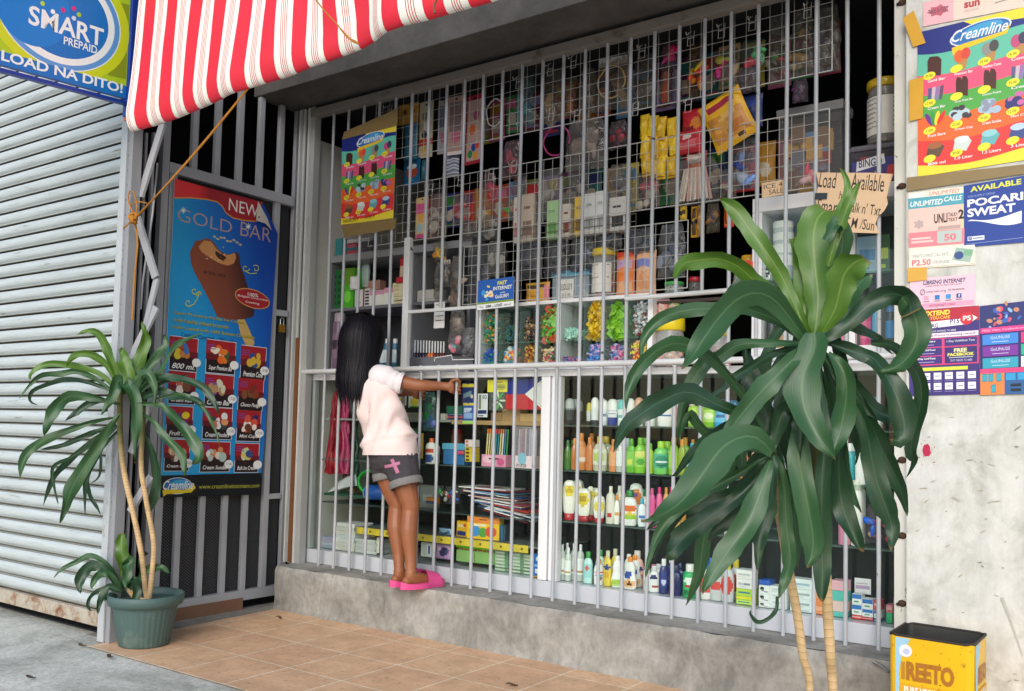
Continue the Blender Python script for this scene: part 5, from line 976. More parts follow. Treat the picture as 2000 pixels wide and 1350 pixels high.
cv.poly([(0, 0), (2.0, 0), (1.2, 9), (2.2, 14), (4.5, 17.5), (0, 17.5)], I('#9cc7dc')); cv.poly([(1.4, 0), (10, 0), (10, 10.6), (1.2, 10.6)], I('#dba41c')); cv.text('REETO', 2.2, 11.4, 9.4, 14.0, I('#a86a1a'), bold=0.05); cv.text('PURE VEGETABLE', 2.0, 9.3, 9.6, 10.2, I('#e2e6e4'), bold=0.02); part('label', m, tin)
m = MB(); b_ = tinpt(-0.03, 0.06, 0); q = aty(1722, 1301, 3.41)
m.tube([q+Vector((-0.03, 0, 0.012)), q, q+Vector((0.03, -0.02, -0.012))], 0.006, M('#8f8f8d', 0.35, 0.2, 20, metal=0.6), 7)
solo('metal_hook', m, 'bent bit of metal sticking out of the curb end behind the oil tin', 'hook', q)
# ================================================================ the girl at the window
from mathutils.bvhtree import BVHTree
def voxmesh(name, mb, vox, smooth=4, fac=0.5, post=None):
    me = mb.mesh(name+'_raw'); o = bpy.data.objects.new(name+'_raw', me); COL.objects.link(o)
    r = o.modifiers.new('r', 'REMESH'); r.mode = 'VOXEL'; r.voxel_size = vox
    s = o.modifiers.new('s', 'SMOOTH'); s.iterations = smooth; s.factor = fac
    dg = bpy.context.evaluated_depsgraph_get(); out = bpy.data.meshes.new_from_object(o.evaluated_get(dg)); out.name = name
    bpy.data.objects.remove(o); bpy.data.meshes.remove(me)
    if post:
        for q in out.vertices: q.co = post(q.co.copy(), q.normal.copy())
    out.polygons.foreach_set('use_smooth', [True]*len(out.polygons)); out.update(); return out
def meshpart(name, me, parent, mats, label=None):
    w0 = WL[parent.name]
    for q in me.vertices: q.co -= w0
    me.materials.clear()
    for mt in mats: me.materials.append(mt)
    o = bpy.data.objects.new(name, me); COL.objects.link(o); o.parent = parent; WL[o.name] = w0
    if label: o['label'] = label
    return o
V = Vector
G0 = V((-3.02, 3.42, 0.235))
girl = thing('person', 'girl with long black hair, pale pink shirt and dark shorts gripping the bars', 'person', G0)
SKIN = M('#8a5638', 0.5, 0.10, 9, bump=0.04, bscale=90)
def skinmat():
    m = bpy.data.materials.new('skin'); m.use_nodes = True; n = m.node_tree.nodes; L = m.node_tree.links; b = n['Principled BSDF']
    geo = n.new('ShaderNodeNewGeometry'); nz = n.new('ShaderNodeTexNoise'); nz.inputs['Scale'].default_value = 14; nz.inputs['Detail'].default_value = 5; L.new(geo.outputs['Position'], nz.inputs['Vector'])
    mx = n.new('ShaderNodeMix'); mx.data_type = 'RGBA'; mx.inputs['A'].default_value = lin('#824a2e'); mx.inputs['B'].default_value = lin('#a26744'); L.new(nz.outputs['Fac'], mx.inputs['Factor']); L.new(mx.outputs['Result'], b.inputs['Base Color'])
    b.inputs['Roughness'].default_value = 0.5; b.inputs['Subsurface Weight'].default_value = 0.15; b.inputs['Subsurface Radius'].default_value = (0.02, 0.008, 0.004); b.inputs['Subsurface Scale'].default_value = 0.3
    return m
SKIN = skinmat(); B = MB()
def limb(pts, rs, n=12, seg=10): 
    P3 = cat([V(p) for p in pts], seg*(len(pts)-1)); k = len(P3)-1; rr_ = []
    for i in range(k+1):
        t = i/k*(len(rs)-1); j = min(int(t), len(rs)-2); rr_.append(rs[j]+(rs[j+1]-rs[j])*(t-j))
    B.tube(P3, rr_, SKIN, n)
HC = V((-3.318, 3.35, 1.455))
PEL, WAI, CHE, NEK = V((-3.125, 3.385, 0.86)), V((-3.165, 3.38, 0.98)), V((-3.235, 3.372, 1.15)), V((-3.288, 3.362, 1.285))
limb([PEL, WAI, CHE, NEK-V((-.01, 0, .03))], [0.078, 0.07, 0.08, 0.062]); B.ball(CHE+V((0, 0, 0.03)), 0.105, 0.072, 0.11, SKIN, 14); B.ball(PEL, 0.1, 0.085, 0.085, SKIN, 14)
limb([NEK-V((0, 0, .03)), NEK+V((-.01, 0, .05)), HC-V((0, 0, .04))], [0.042, 0.036, 0.04])
B.ball(HC+V((0, 0.0, 0.018)), 0.078, 0.092, 0.096, SKIN, 18); B.ball(HC+V((0, 0.032, -0.05)), 0.055, 0.056, 0.055, SKIN, 14)   # skull, jaw
B.ball(HC+V((0, 0.096, -0.018)), 0.011, 0.016, 0.017, SKIN, 8); B.ball(HC+V((0, 0.078, -0.058)), 0.022, 0.014, 0.009, SKIN, 8)      # nose, lips
for s in (-1, 1): B.ball(HC+V((s*0.08, 0.0, -0.008)), 0.008, 0.016, 0.026, SKIN, 8)
SHR, SHL = V((-3.17, 3.362, 1.245)), V((-3.39, 3.38, 1.235))
BR_, BL_ = BX[8], BX[6]
WRR, WRL = V((BR_-0.052, 3.535, 1.216)), V((BL_-0.05, 3.54, 1.188))
limb([SHR, V((-3.035, 3.44, 1.218)), V((-3.0, 3.462, 1.215)), WRR], [0.038, 0.031, 0.03, 0.02]); limb([SHL, V((-3.27, 3.49, 1.195)), WRL], [0.043, 0.033, 0.022])
def hand(bx, wr, z, spread=1.0):
    c = V((bx-0.018, 3.556, z)); limb([wr, c], [0.022, 0.021]); B.ball(c, 0.020, 0.015, 0.032, SKIN, 12)
    for i, (dz, L_) in enumerate(((0.027, 0.95), (0.0095, 1.05), (-0.0085, 1.0), (-0.026, 0.85))):
        zz = z+dz*spread; R_ = 0.0172; pts = [V((bx-0.016, 3.562, zz))]
        for a in range(0, int(7*L_)+1): an = math.radians(215-a*36); pts.append(V((bx+R_*math.cos(an), 3.58+R_*math.sin(an)*1.05, zz-0.0012*a)))
        P3 = cat(pts, 18); B.tube(P3, [0.0079-0.0016*i_/18 for i_ in range(19)], SKIN, 8); B.ball(P3[-1], 0.0062, 0.0062, 0.0062, SKIN, 8)
    P3 = cat([V((bx-0.02, 3.55, z+0.018)), V((bx-0.002, 3.553, z+0.034)), V((bx+0.013, 3.563, z+0.036)), V((bx+0.019, 3.578, z+0.030))], 14); B.tube(P3, [0.0105-0.003*i_/14 for i_ in range(15)], SKIN, 8); B.ball(P3[-1], 0.0075, 0.0075, 0.0075, SKIN, 8)
hand(BR_, WRR, 1.212); hand(BL_, WRL, 1.186, 1.05)
KR_, KL_, AR_, AL_ = V((-3.012, 3.405, 0.60)), V((-3.118, 3.425, 0.60)), V((-2.968, 3.372, 0.318)), V((-3.058, 3.39, 0.315))
HR_, HL_ = V((-3.068, 3.388, 0.845)), V((-3.182, 3.392, 0.845))
for H_, K_, A_ in ((HR_, KR_, AR_), (HL_, KL_, AL_)):
    mid = (H_+K_)/2; cal = K_*0.68+A_*0.32+V((0, -0.012, 0))
    limb([H_, mid, K_+V((0, 0, .03)), K_, cal, A_*0.75+K_*0.25, A_], [0.07, 0.057, 0.044, 0.041, 0.043, 0.030, 0.0255])
    hl = A_+V((0.0, -0.022, -0.044)); bl = V((A_.x+0.022, A_.y+0.105, 0.272)); 
    limb([A_, V((A_.x+0.004, A_.y+0.01, 0.29)), bl], [0.028, 0.029, 0.022]); B.ball(hl, 0.024, 0.027, 0.024, SKIN, 10); limb([hl, bl], [0.024, 0.026])
    for i in range(5): P3 = [bl+V((-0.024+0.012*i, 0.0, -0.004)), bl+V((-0.026+0.0135*i+0.004, 0.045-0.003*abs(i-1.0), -0.010))]; B.tube(P3, [0.0095, 0.0075], SKIN, 8); B.ball(P3[1], 0.0078, 0.009, 0.0075, SKIN, 8)
body = meshpart('body', voxmesh('body', B, 0.0036, 5, 0.5), girl, [SKIN])
m = MB()
for s in (-1, 1):
    m.ball(HC+V((s*0.031, 0.084, 0.008)), 0.012, 0.006, 0.008, M('#e9e4de', 0.3, 0.05, 9), 8); m.ball(HC+V((s*0.031, 0.089, 0.008)), 0.005, 0.004, 0.005, M('#1a100c', 0.2, 0.1, 9), 8)
    e = MB(); e.v, e.f, e.m, e.sm, e.mats = m.v, m.f, m.m, m.sm, m.mats; part('eye', e, girl); m = MB()
# shirt
TEE = M('#e9d2cd', 0.85, 0.05, 14, bump=0.12, bscale=55); SLV = M('#e6dcdf', 0.85, 0.05, 14, bump=0.12, bscale=55)
def ringpts(c, rx, ry, n=40, ax=(1, 0, 0), tiltx=0.0): return [c+V((rx*math.cos(2*PI*i/n), ry*math.sin(2*PI*i/n), tiltx*rx*math.cos(2*PI*i/n))) for i in range(n)]
rings = [(V((-3.136, 3.386, 0.868)), 0.148, 0.113, .03), (V((-3.142, 3.385, 0.91)), 0.144, 0.110, .06), (V((-3.155, 3.384, 0.965)), 0.131, 0.097, .10), (V((-3.172, 3.382, 1.02)), 0.125, 0.094, .10), (V((-3.202, 3.377, 1.09)), 0.123, 0.094, .10), (V((-3.232, 3.373, 1.15)), 0.125, 0.094, .08), (V((-3.256, 3.370, 1.205)), 0.126, 0.088, .05), (V((-3.272, 3.367, 1.25)), 0.114, 0.074, .03), (V((-3.284, 3.364, 1.285)), 0.076, 0.054, .02), (V((-3.288, 3.363, 1.30)), 0.049, 0.043, .02)]
S_ = MB(); N_ = 48; rp2 = []
for i in range(len(rings)-1):
    for k in range(5):
        t = k/5; a, b = rings[i], rings[i+1]; rp2.append((a[0].lerp(b[0], t), a[1]+(b[1]-a[1])*t, a[2]+(b[2]-a[2])*t, a[3]+(b[3]-a[3])*t))
rp2.append(rings[-1]); vs = []
for c, rx, ry, ti in rp2: vs += ringpts(c, rx, ry, N_, tiltx=ti)
def wr(p):
    q = V((p.x+0.35*p.z, p.y, p.z-0.55*p.x)); d = 0.0
    d += 0.012*mnoise.noise(V((q.x*18, q.y*9, q.z*7)))+0.009*mnoise.noise(V((q.x*30, q.y*16, q.z*12+3)))
    zf = 0.935+0.30*(p.x+3.14)+0.012*mnoise.noise(V((p.x*14, p.y*10, 5))); h = p.z-zf          # blouse fold above the hem
    if 0 < h < 0.10: d += 0.02*math.exp(-h/0.03)
    if h <= 0: d += 0.004
    for x0, k_ in ((-3.10, 0.9), (-3.2, 0.6)):
        d += 0.010*k_*math.sin((p.x-x0-0.25*(p.z-1.1))*75)*math.exp(-((p.z-1.05)/0.12)**2)
    return d
cen = V((-3.19, 3.38, 1.08)); vs2 = []
for q in vs:
    out = V((q.x-(-3.14-0.36*(q.z-0.885)), q.y-3.38, 0)); out.normalize(); vs2.append(q+out*wr(q))
S_.add(vs2, [(i*N_+j, i*N_+(j+1) % N_, (i+1)*N_+(j+1) % N_, (i+1)*N_+j) for i in range(len(rp2)-1) for j in range(N_)], TEE, True)
inn = [q*0.985+cen*0.015 for q in vs2[:N_*3]]
S_.add(inn, [(i*N_+j, (i+1)*N_+j, (i+1)*N_+(j+1) % N_, i*N_+(j+1) % N_) for i in range(2) for j in range(N_)], TEE, True)
S_.add(vs2[:N_]+inn[:N_], [(j, N_+j, N_+(j+1) % N_, (j+1) % N_) for j in range(N_)], TEE)
part('shirt', S_, girl)
def sleeve(P, rs, lab):
    m = MB(); P3 = cat([V(p) for p in P], 18); k = 18; n = 24; vs = []; prev = None
    R_ = []
    for i in range(k+1):
        t = i/k*(len(rs)-1); j = min(int(t), len(rs)-2); R_.append(rs[j]+(rs[j+1]-rs[j])*(t-j))
    m.tube(P3, [r+0.003*math.sin(i*1.7) for i, r in enumerate(R_)], SLV, n, caps=False); m.tube([P3[-1], P3[-1]-(P3[-1]-P3[-2])*1.5], [R_[-1], R_[-1]-0.006], SLV, n, caps=False); part('sleeve', m, girl, lab)
sleeve([V((-3.235, 3.36, 1.235)), SHR+V((-0.01, -0.01, 0.012)), V((-3.125, 3.385, 1.232)), V((-3.088, 3.408, 1.222))], [0.055, 0.060, 0.054, 0.051], 'white cap sleeve')
sleeve([V((-3.33, 3.37, 1.23)), SHL+V((0.0, 0.0, 0.0)), V((-3.345, 3.43, 1.215))], [0.055, 0.062, 0.055], 'white cap sleeve')
# shorts
DEN = M('#413d42', 0.9, 0.28, 60, bump=0.25, bscale=160); CUF = M('#7d7a78', 0.9, 0.2, 60, bump=0.25, bscale=160)
Q = MB(); Q.ball(PEL+V((0, -0.004, 0.0)), 0.124, 0.1, 0.097, DEN, 20); Q.lathe([(0.108, 0.0), (0.104, 0.04), (0.098, 0.07)], DEN, 28, 1.0, 0.84, c=PEL+V((-0.012, 0, -0.01)))
RH, LH = V((-3.03, 3.388, 0.735)), V((-3.163, 3.398, 0.765))
Q.tube([HR_+V((0.0, 0, 0.02)), HR_*0.5+RH*0.5, RH], [0.083, 0.08, 0.077], DEN, 20); Q.tube([HL_+V((0.0, 0, 0.02)), HL_*0.5+LH*0.5, LH], [0.08, 0.074, 0.07], DEN, 20)
sm_ = voxmesh('shorts', Q, 0.005, 3, 0.5, post=lambda c, n_: c+n_*(0.005*mnoise.noise(c*28)+0.003*mnoise.noise(c*60)))
bv = BVHTree.FromPolygons([tuple(q.co) for q in sm_.vertices], [tuple(p.vertices) for p in sm_.polygons])
def hit(u, v, off=0.003):
    d = ray(u, v).normalized(); h = bv.ray_cast(EYE, d)
    return h[0]-d*off if h[0] else None
patch = MB(); PK = M('#c07a9a', 0.9, 0.3, 70)
def ribbon(pts, wpx, mat):
    c = []
    for i in range(len(pts)-1):
        for k in range(5): t = k/5; c.append((pts[i][0]+(pts[i+1][0]-pts[i][0])*t, pts[i][1]+(pts[i+1][1]-pts[i][1])*t))
    c.append(pts[-1]); vs = []
    for i, (u, v) in enumerate(c):
        a = c[max(i-1, 0)]; b = c[min(i+1, len(c)-1)]; l = math.hypot(b[0]-a[0], b[1]-a[1]) or 1; nx, ny = -(b[1]-a[1])/l, (b[0]-a[0])/l
        for s in (-1, 1):
            h = hit(u+nx*s*wpx/2, v+ny*s*wpx/2) or hit(u, v)
            if h is None: return
            vs.append(h)
    patch.add(vs, [(2*i, 2*i+1, 2*i+3, 2*i+2) for i in range(len(c)-1)], mat)
ribbon([(765, 897), (771, 910), (777, 924)], 7, PK); ribbon([(751, 912), (766, 909), (781, 904)], 6, PK)
for wq in (CUF,): pass
meshpart('shorts', sm_, girl, [DEN])
if patch.v: part('pink_patch', patch, girl, 'pink stitched cross on the back pocket')
for c, r, ax in ((RH, 0.078, RH-HR_), (LH, 0.071, LH-HL_)):
    m = MB(); a = ax.normalized(); m.tube([c-a*0.018, c-a*0.014, c+a*0.014, c+a*0.019], [r+0.001, r+0.005, r+0.005, r+0.001], CUF, 28, caps=False); m.tube([c+a*0.019, c-a*0.014], [r+0.001, r-0.004], CUF, 28, caps=False)
    part('cuff', m, girl)
# hair
HAIR = bpy.data.materials.new('black_hair'); HAIR.use_nodes = True
def hairmat(m):
    n = m.node_tree.nodes; L = m.node_tree.links; b = n['Principled BSDF']; geo = n.new('ShaderNodeNewGeometry'); mp = n.new('ShaderNodeMapping'); mp.inputs['Scale'].default_value = (120, 120, 5); L.new(geo.outputs['Position'], mp.inputs['Vector'])
    nz = n.new('ShaderNodeTexNoise'); nz.inputs['Scale'].default_value = 1; nz.inputs['Detail'].default_value = 3; L.new(mp.outputs[0], nz.inputs['Vector'])
    mx = n.new('ShaderNodeMix'); mx.data_type = 'RGBA'; mx.inputs['A'].default_value = lin('#08070a'); mx.inputs['B'].default_value = lin('#191620'); L.new(nz.outputs['Fac'], mx.inputs['Factor']); L.new(mx.outputs['Result'], b.inputs['Base Color'])
    b.inputs['Roughness'].default_value = 0.5; b.inputs['Specular IOR Level'].default_value = 0.22; bp = n.new('ShaderNodeBump'); bp.inputs['Strength'].default_value = 0.6; bp.inputs['Distance'].default_value = 0.004; L.new(nz.outputs['Fac'], bp.inputs['Height']); L.new(bp.outputs[0], b.inputs['Normal'])
hairmat(HAIR)
m = MB(); hr = random.Random(11)
TOP = HC+V((0.004, -0.01, 0.118))
def hairpath(a, layer):                                 # a: angle round the head, 0 = her right, -90 = back
    d = V((math.cos(a), math.sin(a), 0)); rx, ry = 0.098+layer, 0.108+layer
    pts = [TOP+V((0.01*d.x, 0.01*d.y, 0.002+layer*0.6)), HC+V((rx*0.62*d.x, ry*0.62*d.y, 0.098+layer*0.5)), HC+V((rx*0.95*d.x, ry*0.95*d.y, 0.045)), HC+V((rx*1.02*d.x, ry*1.02*d.y-0.008, -0.025))]
    ln = hr.uniform(0.15, 0.235)*(1.0 if d.y < 0.2 else 0.8)
    t = V((HC.x-0.002+rx*(0.98)*d.x, HC.y-0.03+ry*0.80*d.y, HC.z-0.13)); pts.append(t)
    e = V((HC.x+0.004+rx*0.62*d.x+hr.uniform(-.012, .012), HC.y-0.064+ry*0.38*d.y+hr.uniform(-.012, .012), HC.z-0.13-ln)); pts.append(t.lerp(e, 0.5)+V((0.008*d.x, 0.008*d.y-0.008, 0))); pts.append(e); return pts
for layer, cnt, wd in ((0.0, 60, 0.026), (0.004, 70, 0.017), (0.007, 80, 0.010), (0.009, 60, 0.006), (0.014, 34, 0.003)):
    for i in range(cnt):
        a = math.radians(-235+290*(i+hr.uniform(-.4, .4))/cnt); P3 = cat(hairpath(a, layer+hr.uniform(0, .003)), 22); vs = []
        for k_, p in enumerate(P3):
            tg = (P3[min(k_+1, 22)]-P3[max(k_-1, 0)]).normalized(); o = V((p.x-HC.x, p.y-HC.y+0.02, 0)); o = o.normalized() if o.length > 1e-4 else V((0, -1, 0)); s = tg.cross(o).normalized(); w_ = wd*(1 if k_ < 15 else max(0.08, 1-((k_-15)/7.0)**1.4))*(0.55+0.45*min(1, k_/6))
            vs += [p-s*w_/2, p+o*w_*0.16, p+s*w_/2]
        m.add(vs, [(3*k_+j, 3*k_+j+1, 3*k_+j+4, 3*k_+j+3) for k_ in range(22) for j in range(2)], HAIR, True)
m.ball(HC+V((0, -0.012, 0.022)), 0.094, 0.103, 0.098, HAIR, 20)
part('hair', m, girl)
# slippers
PINK, PINKD = M('#d94a8a', 0.5, 0.08, 20, bump=0.1, bscale=120), M('#c23a78', 0.6, 0.1, 20)
for A_ in (AR_, AL_):
    m = MB(); n = 28; yaw = -0.2 if A_ is AR_ else -0.12
    def foot(t, s):                                     # t along the sole 0 heel .. 1 toe, s across -1..1
        w_ = 0.030+0.011*math.sin(min(1, t*1.25)*PI/2)*1.0-0.004*math.cos(t*9); w_ *= math.sqrt(max(0, 1-(2*t-1)**8)) ; y = -0.058+0.255*t; x = s*w_+0.006*math.sin(t*PI)
        return V((A_.x+x*math.cos(yaw)-y*math.sin(yaw), A_.y+x*math.sin(yaw)+y*math.cos(yaw), 0))
    zt_ = lambda t: 0.262+0.006*t*t-0.004*math.sin(t*PI)+(0.008*(1-t/0.15) if t < 0.15 else 0)
    m.grid(lambda a, b: foot(b, 2*a-1)+V((0, 0, zt_(b))), 8, n, PINK); m.grid(lambda a, b: foot(b, 1-2*a)+V((0, 0, 0.2345+0.004*(b > 0.9))), 8, n, PINKD)
    for s in (-1, 1): m.grid(lambda a, b: foot(b, s)+V((0, 0, 0.2345+(zt_(b)-0.2345)*(a if s < 0 else 1-a))), 3, n, PINK)
    sl_ = part('slipper', m, girl)
    w0 = WL[girl.name]; m = MB(); m.grid(lambda a, b: foot(0.52+0.33*b, 1.08*math.cos(PI*(1-a)))+V((0, 0, 0.245+(0.075-0.022*b)*math.sin(PI*a)**0.7)), 18, 8, PINK)
    m.grid(lambda a, b: foot(0.52+0.33*b, -1.04*math.cos(PI*(1-a)))+V((0, 0, 0.243+(0.071-0.022*b)*math.sin(PI*a)**0.7)), 18, 8, PINKD)
    for i in range(3):
        for j in range(5): a = 0.22+0.14*j; q = foot(0.58+0.09*i, 1.08*math.cos(PI*(1-a)))+V((0, 0, 0.2455+(0.075-0.022*(0.18+0.27*i))*math.sin(PI*a)**0.7)); m.ball(q, 0.004, 0.004, 0.0025, PINKD, 6)
    o = bpy.data.objects.new('strap', m.mesh('strap', w0)); COL.objects.link(o); o.parent = sl_; WL[o.name] = w0
# ================================================================ builders for the goods on sale
def patfn(art, na, nz, default):
    def f(j):
        i, k = j % na, j//na; x, y = (i+0.5)/na, (k+0.5)/nz; c = default
        for a in art:
            if a[0] == 'r' and a[1] <= x <= a[3] and a[2] <= y <= a[4]: c = a[5]
            elif a[0] == 'e' and ((x-a[1])/a[3])**2+((y-a[2])/a[4])**2 <= 1: c = a[5]
        return I(c)
    return f
PROF = {'round': ([(.9, 0), (1, .03), (1, .70), (.82, .78), (.36, .84), (.34, .87)], [(.40, .84), (.40, .99), (.34, 1)], .95, 2.0),
        'flat': ([(.85, 0), (.95, .04), (1, .35), (.98, .6), (.8, .73), (.42, .8)], [(.48, .8), (.48, .98), (.4, 1)], .55, 2.4),
        'invert': ([(.72, .16), (.88, .24), (1, .58), (.97, .8), (.8, .94), (.4, .995), (0, 1)], [(.66, 0), (.74, .02), (.74, .17), (.6, .175)], .55, 2.2),
        'rollon': ([(.82, 0), (.95, .03), (.86, .3), (.97, .5), (.97, .56)], [(1, .56), (1, .74), (.88, .89), (.55, .975), (0, 1)], .8, 2.2),
        'curvy': ([(.85, 0), (1, .08), (1, .28), (.74, .52), (.84, .66), (.62, .8), (.34, .86)], [(.38, .84), (.38, .98), (.3, 1)], .6, 2.2),
        'squat': ([(.9, 0), (1, .05), (1, .68), (.9, .76), (.5, .78)], [(.62, .76), (.62, .97), (.55, 1)], .85, 2.6),
        'slim': ([(.95, 0), (1, .02), (1, .8), (.9, .84)], [(.8, .82), (.8, .98), (.7, 1)], 1.0, 2.0)}
def bottle(kind, h, w, body, cap, label=None, art=(), clear=False, lz=(.18, .62)):
    def fn():
        bp_, cp_, sy, p = PROF[kind]; r = w/2
        b = MB(); b.lathe([(q*r, z*h) for q, z in bp_], (CL(body, .35, .1) if clear else PL(body)), 22, 1, sy, p=p)
        c = MB(); c.lathe([(q*r, z*h) for q, z in cp_], PL(cap), 20, 1, sy if kind in ('invert', 'rollon') else min(1, sy*1.3), p=2.2)
        out = [('bottle_body', b, None), ('cap', c, None)]
        if label:
            l = MB(); zz = [z for _, z in bp_]; z0, z1 = lz; pr = []
            for k in range(9):
                z = z0+(z1-z0)*k/8; R_ = bp_[-1][0]
                for (ra, za), (rb, zb) in zip(bp_[:-1], bp_[1:]):
                    if za <= z <= zb: R_ = ra+(rb-ra)*((z-za)/(zb-za) if zb > za else 0)
                pr.append((R_*r*1.012+0.0004, z*h))
            l.lathe(pr, I(label), 10, 1, sy, a0=math.radians(-162), a1=math.radians(-18), mf=patfn(art, 10, 8, label), p=p); out.append(('label', l, 0))
        return out
    return fn
def cartonfn(w, h, d, col, art=(), bev=0.0012):
    def fn():
        b = MB(); b.box(-w/2, w/2, 0, d, 0, h, I(col), min(bev, w*.1, h*.1, d*.1)); m = MB(); cv = Canvas(m, [V((-w/2+.001, -.0003, .001)), V((w/2-.001, -.0003, .001)), V((w/2-.001, -.0003, h-.001)), V((-w/2+.001, -.0003, h-.001))], 1, 1)
        draw(cv, art)
        return [('box', b, None)]+([('print', m, 0)] if art else [])
    return fn
def draw(cv, art):
    for a in art:
        if a[0] == 'r': cv.rect(a[1], a[2], a[3], a[4], I(a[5]))
        elif a[0] == 'e': cv.ell(a[1], a[2], a[3], a[4], I(a[5]), n=14)
        elif a[0] == 'p': cv.poly(a[1], I(a[2]))
        elif a[0] == 't': cv.text(a[1], a[2], a[3], a[4], a[5], I(a[6]), bold=0.015, wob=(a[7] if len(a) > 7 else 0))
def cardfn(w, h, col, art=(), hole=True, blister=None, t=.0015):     # origin at the hanging top centre
    def fn():
        b = MB(); cv = Canvas(b, [V((-w/2, 0, -h)), V((w/2, 0, -h)), V((w/2, 0, 0)), V((-w/2, 0, 0))], 1, 1); cv.body(I(col), t); draw(cv, art)
        if hole: cv.ell(.5, .95, .09, .018, I('#22242a'), n=10)
        out = [('card', b, None)]
        if blister:
            m = MB()
            for (x, y, rx, ry, c) in blister: m.ball((-w/2+w*x, -.006, -h+h*y), rx*w, .009, ry*h, PL(c), 10)
            out.append(('goods', m, None))
            q = MB(); q.grid(lambda a, b_: V((-w*.44+w*.88*a, -.018*(math.sin(PI*a)*math.sin(PI*b_))**.35-.0015, -h*.95+h*.72*b_)), 8, 8, CL('#dfe6e8', .82, .08)); out.append(('blister', q, None))
        return out
    return fn
def pouchfn(w, h, d, col, art=(), up=False, clear=None, seed=1):      # printed film pack; hangs from the origin, or stands on it when up
    z0 = 0 if up else -h
    def fn():
        m = MB(); mt = I(col)
        def S(a, b_, s):
            e = (math.sin(PI*min(1, max(0, a)))*math.sin(PI*b_))**.5; wv = mnoise.noise(V((a*5+seed, b_*6, s*3)))*d*.22
            cr = 1-.05*math.sin(PI*b_); return V(((-w/2+w*a)*(cr if .02 < b_ < .98 else 1), s*(d/2*e)+wv*e, z0+h*b_+.006*math.sin(a*9+seed)*(1-abs(2*b_-1))))
        m.grid(lambda a, b_: S(a, b_, -1), 12, 16, mt, True, patfn(art, 12, 16, col) if not clear else None); m.grid(lambda a, b_: S(1-a, b_, 1), 12, 16, mt)
        return [('film', m, None)]
    return fn
def sat(h, k=1.7):
    c = [int(h[i:i+2], 16) for i in (1, 3, 5)]; g = sum(c)/3; return '#'+''.join('%02x' % max(0, min(255, int((g+(x-g)*k)*1.08))) for x in c)
def bagfn(w, h, d, tint, inner, seed=1, clear=.72, header=None, kind='blobs'):   # clear bag with goods inside, hangs from the origin
    def fn():
        rr = random.Random(seed); c = MB()
        for i in range(len(inner)*(2 if kind == 'blobs' else 3)):
            col = sat(inner[i % len(inner)]); x = rr.uniform(-.3, .3)*w; z = -h*rr.uniform(.32, .86)
            if kind == 'blobs': c.ball((x, rr.uniform(-.2, .2)*d, z), w*rr.uniform(.14, .3), d*.22, h*rr.uniform(.05, .2), PL(col), 8, Matrix.Rotation(rr.uniform(0, 3), 3, 'Y'))
            elif kind == 'sticks': x = (-.36+.72*(i+.5)/(len(inner)*3))*w; c.tube([(x*.6, 0, -h*.2), (x, rr.uniform(-.2, .2)*d, -h*.9)], w*.028, PL(col), 6)
            elif kind == 'sheets': c.box(-w*.36+.05*w*i, w*.2+.05*w*i, -.002+.001*i, .002+.001*i, -h*(.9-.02*i), -h*(.3-.015*i), I(col))
        m = MB(); fm = CL(tint, min(.9, clear+.1), .1, .45, 15)
        def S(a, b_, s): e = (math.sin(PI*a)*math.sin(PI*min(1, b_*1.08)))**.45 if 0 < a < 1 and 0 < b_ < .93 else 0; k = (1-.25*max(0, b_-.7)/.3); return V(((-w/2+w*a)*k, s*d/2*e+mnoise.noise(V((a*7+seed, b_*8, s)))*d*.3, -h+h*b_))
        m.grid(lambda a, b_: S(a, b_, -1), 10, 14, fm); m.grid(lambda a, b_: S(1-a, b_, 1), 10, 14, fm)
        out = [('goods', c, None), ('bag', m, None)]
        if header: q = MB(); q.box(-w*.42, w*.42, -.003, .003, -h*.16, 0, I(header)); out.append(('header', q, None))
        return out
    return fn
def jarfn(r, h, lid, fill, lidh=.16, note=None, seed=1, clear='#eef2f2'):
    def fn():
        b = MB(); b.lathe([(r*.95, 0), (r, h*.02), (r, h*(.86-lidh)), (r*.9, h*(1-lidh))], CL(clear, .72, .05), 28); l = MB(); l.lathe([(r*.98, h*(1-lidh)), (r*1.03, h*(1-lidh+.01)), (r*1.03, h*.985), (r*.97, h), (0, h)], PL(lid), 28)
        out = [('jar', b, None), ('lid', l, None)]
        if fill:
            rr = random.Random(seed); c = MB(); 
            for i in range(70):
                a = rr.uniform(0, 6.28); q = r*.86*math.sqrt(rr.uniform(.35, 1)); s = r*rr.uniform(.16, .22); c.ball((q*math.cos(a), q*math.sin(a), s+h*(.7-lidh)*rr.random()), s, s, s*.8, PL(fill[i % len(fill)]), 7)
            out.append(('sweets', c, None))
        if note:
            n_ = MB(); n_.lathe([(r*1.015, h*.12+h*(.72-lidh)*k/6) for k in range(7)], I('#e9e6dc'), 14, a0=math.radians(-160), a1=math.radians(-30)); out.append(('paper_label', n_, 0))
            q = MB(); rr = random.Random(seed)
            for k in range(note):
                z = h*(.80-lidh-.5*k/note); 
                for s0, s1 in ((-150, -150+rr.uniform(38, 72)), (-52, -42)):
                    P_ = [(r*1.025*math.cos(math.radians(s0+(s1-s0)*t/9)), r*1.025*math.sin(math.radians(s0+(s1-s0)*t/9)), z+h*.012*math.sin(t*2.3+k)) for t in range(10)]; q.tube(P_, r*.016, I('#33302e'), 5)
            out.append(('handwriting', q, 0))
        return out
    return fn
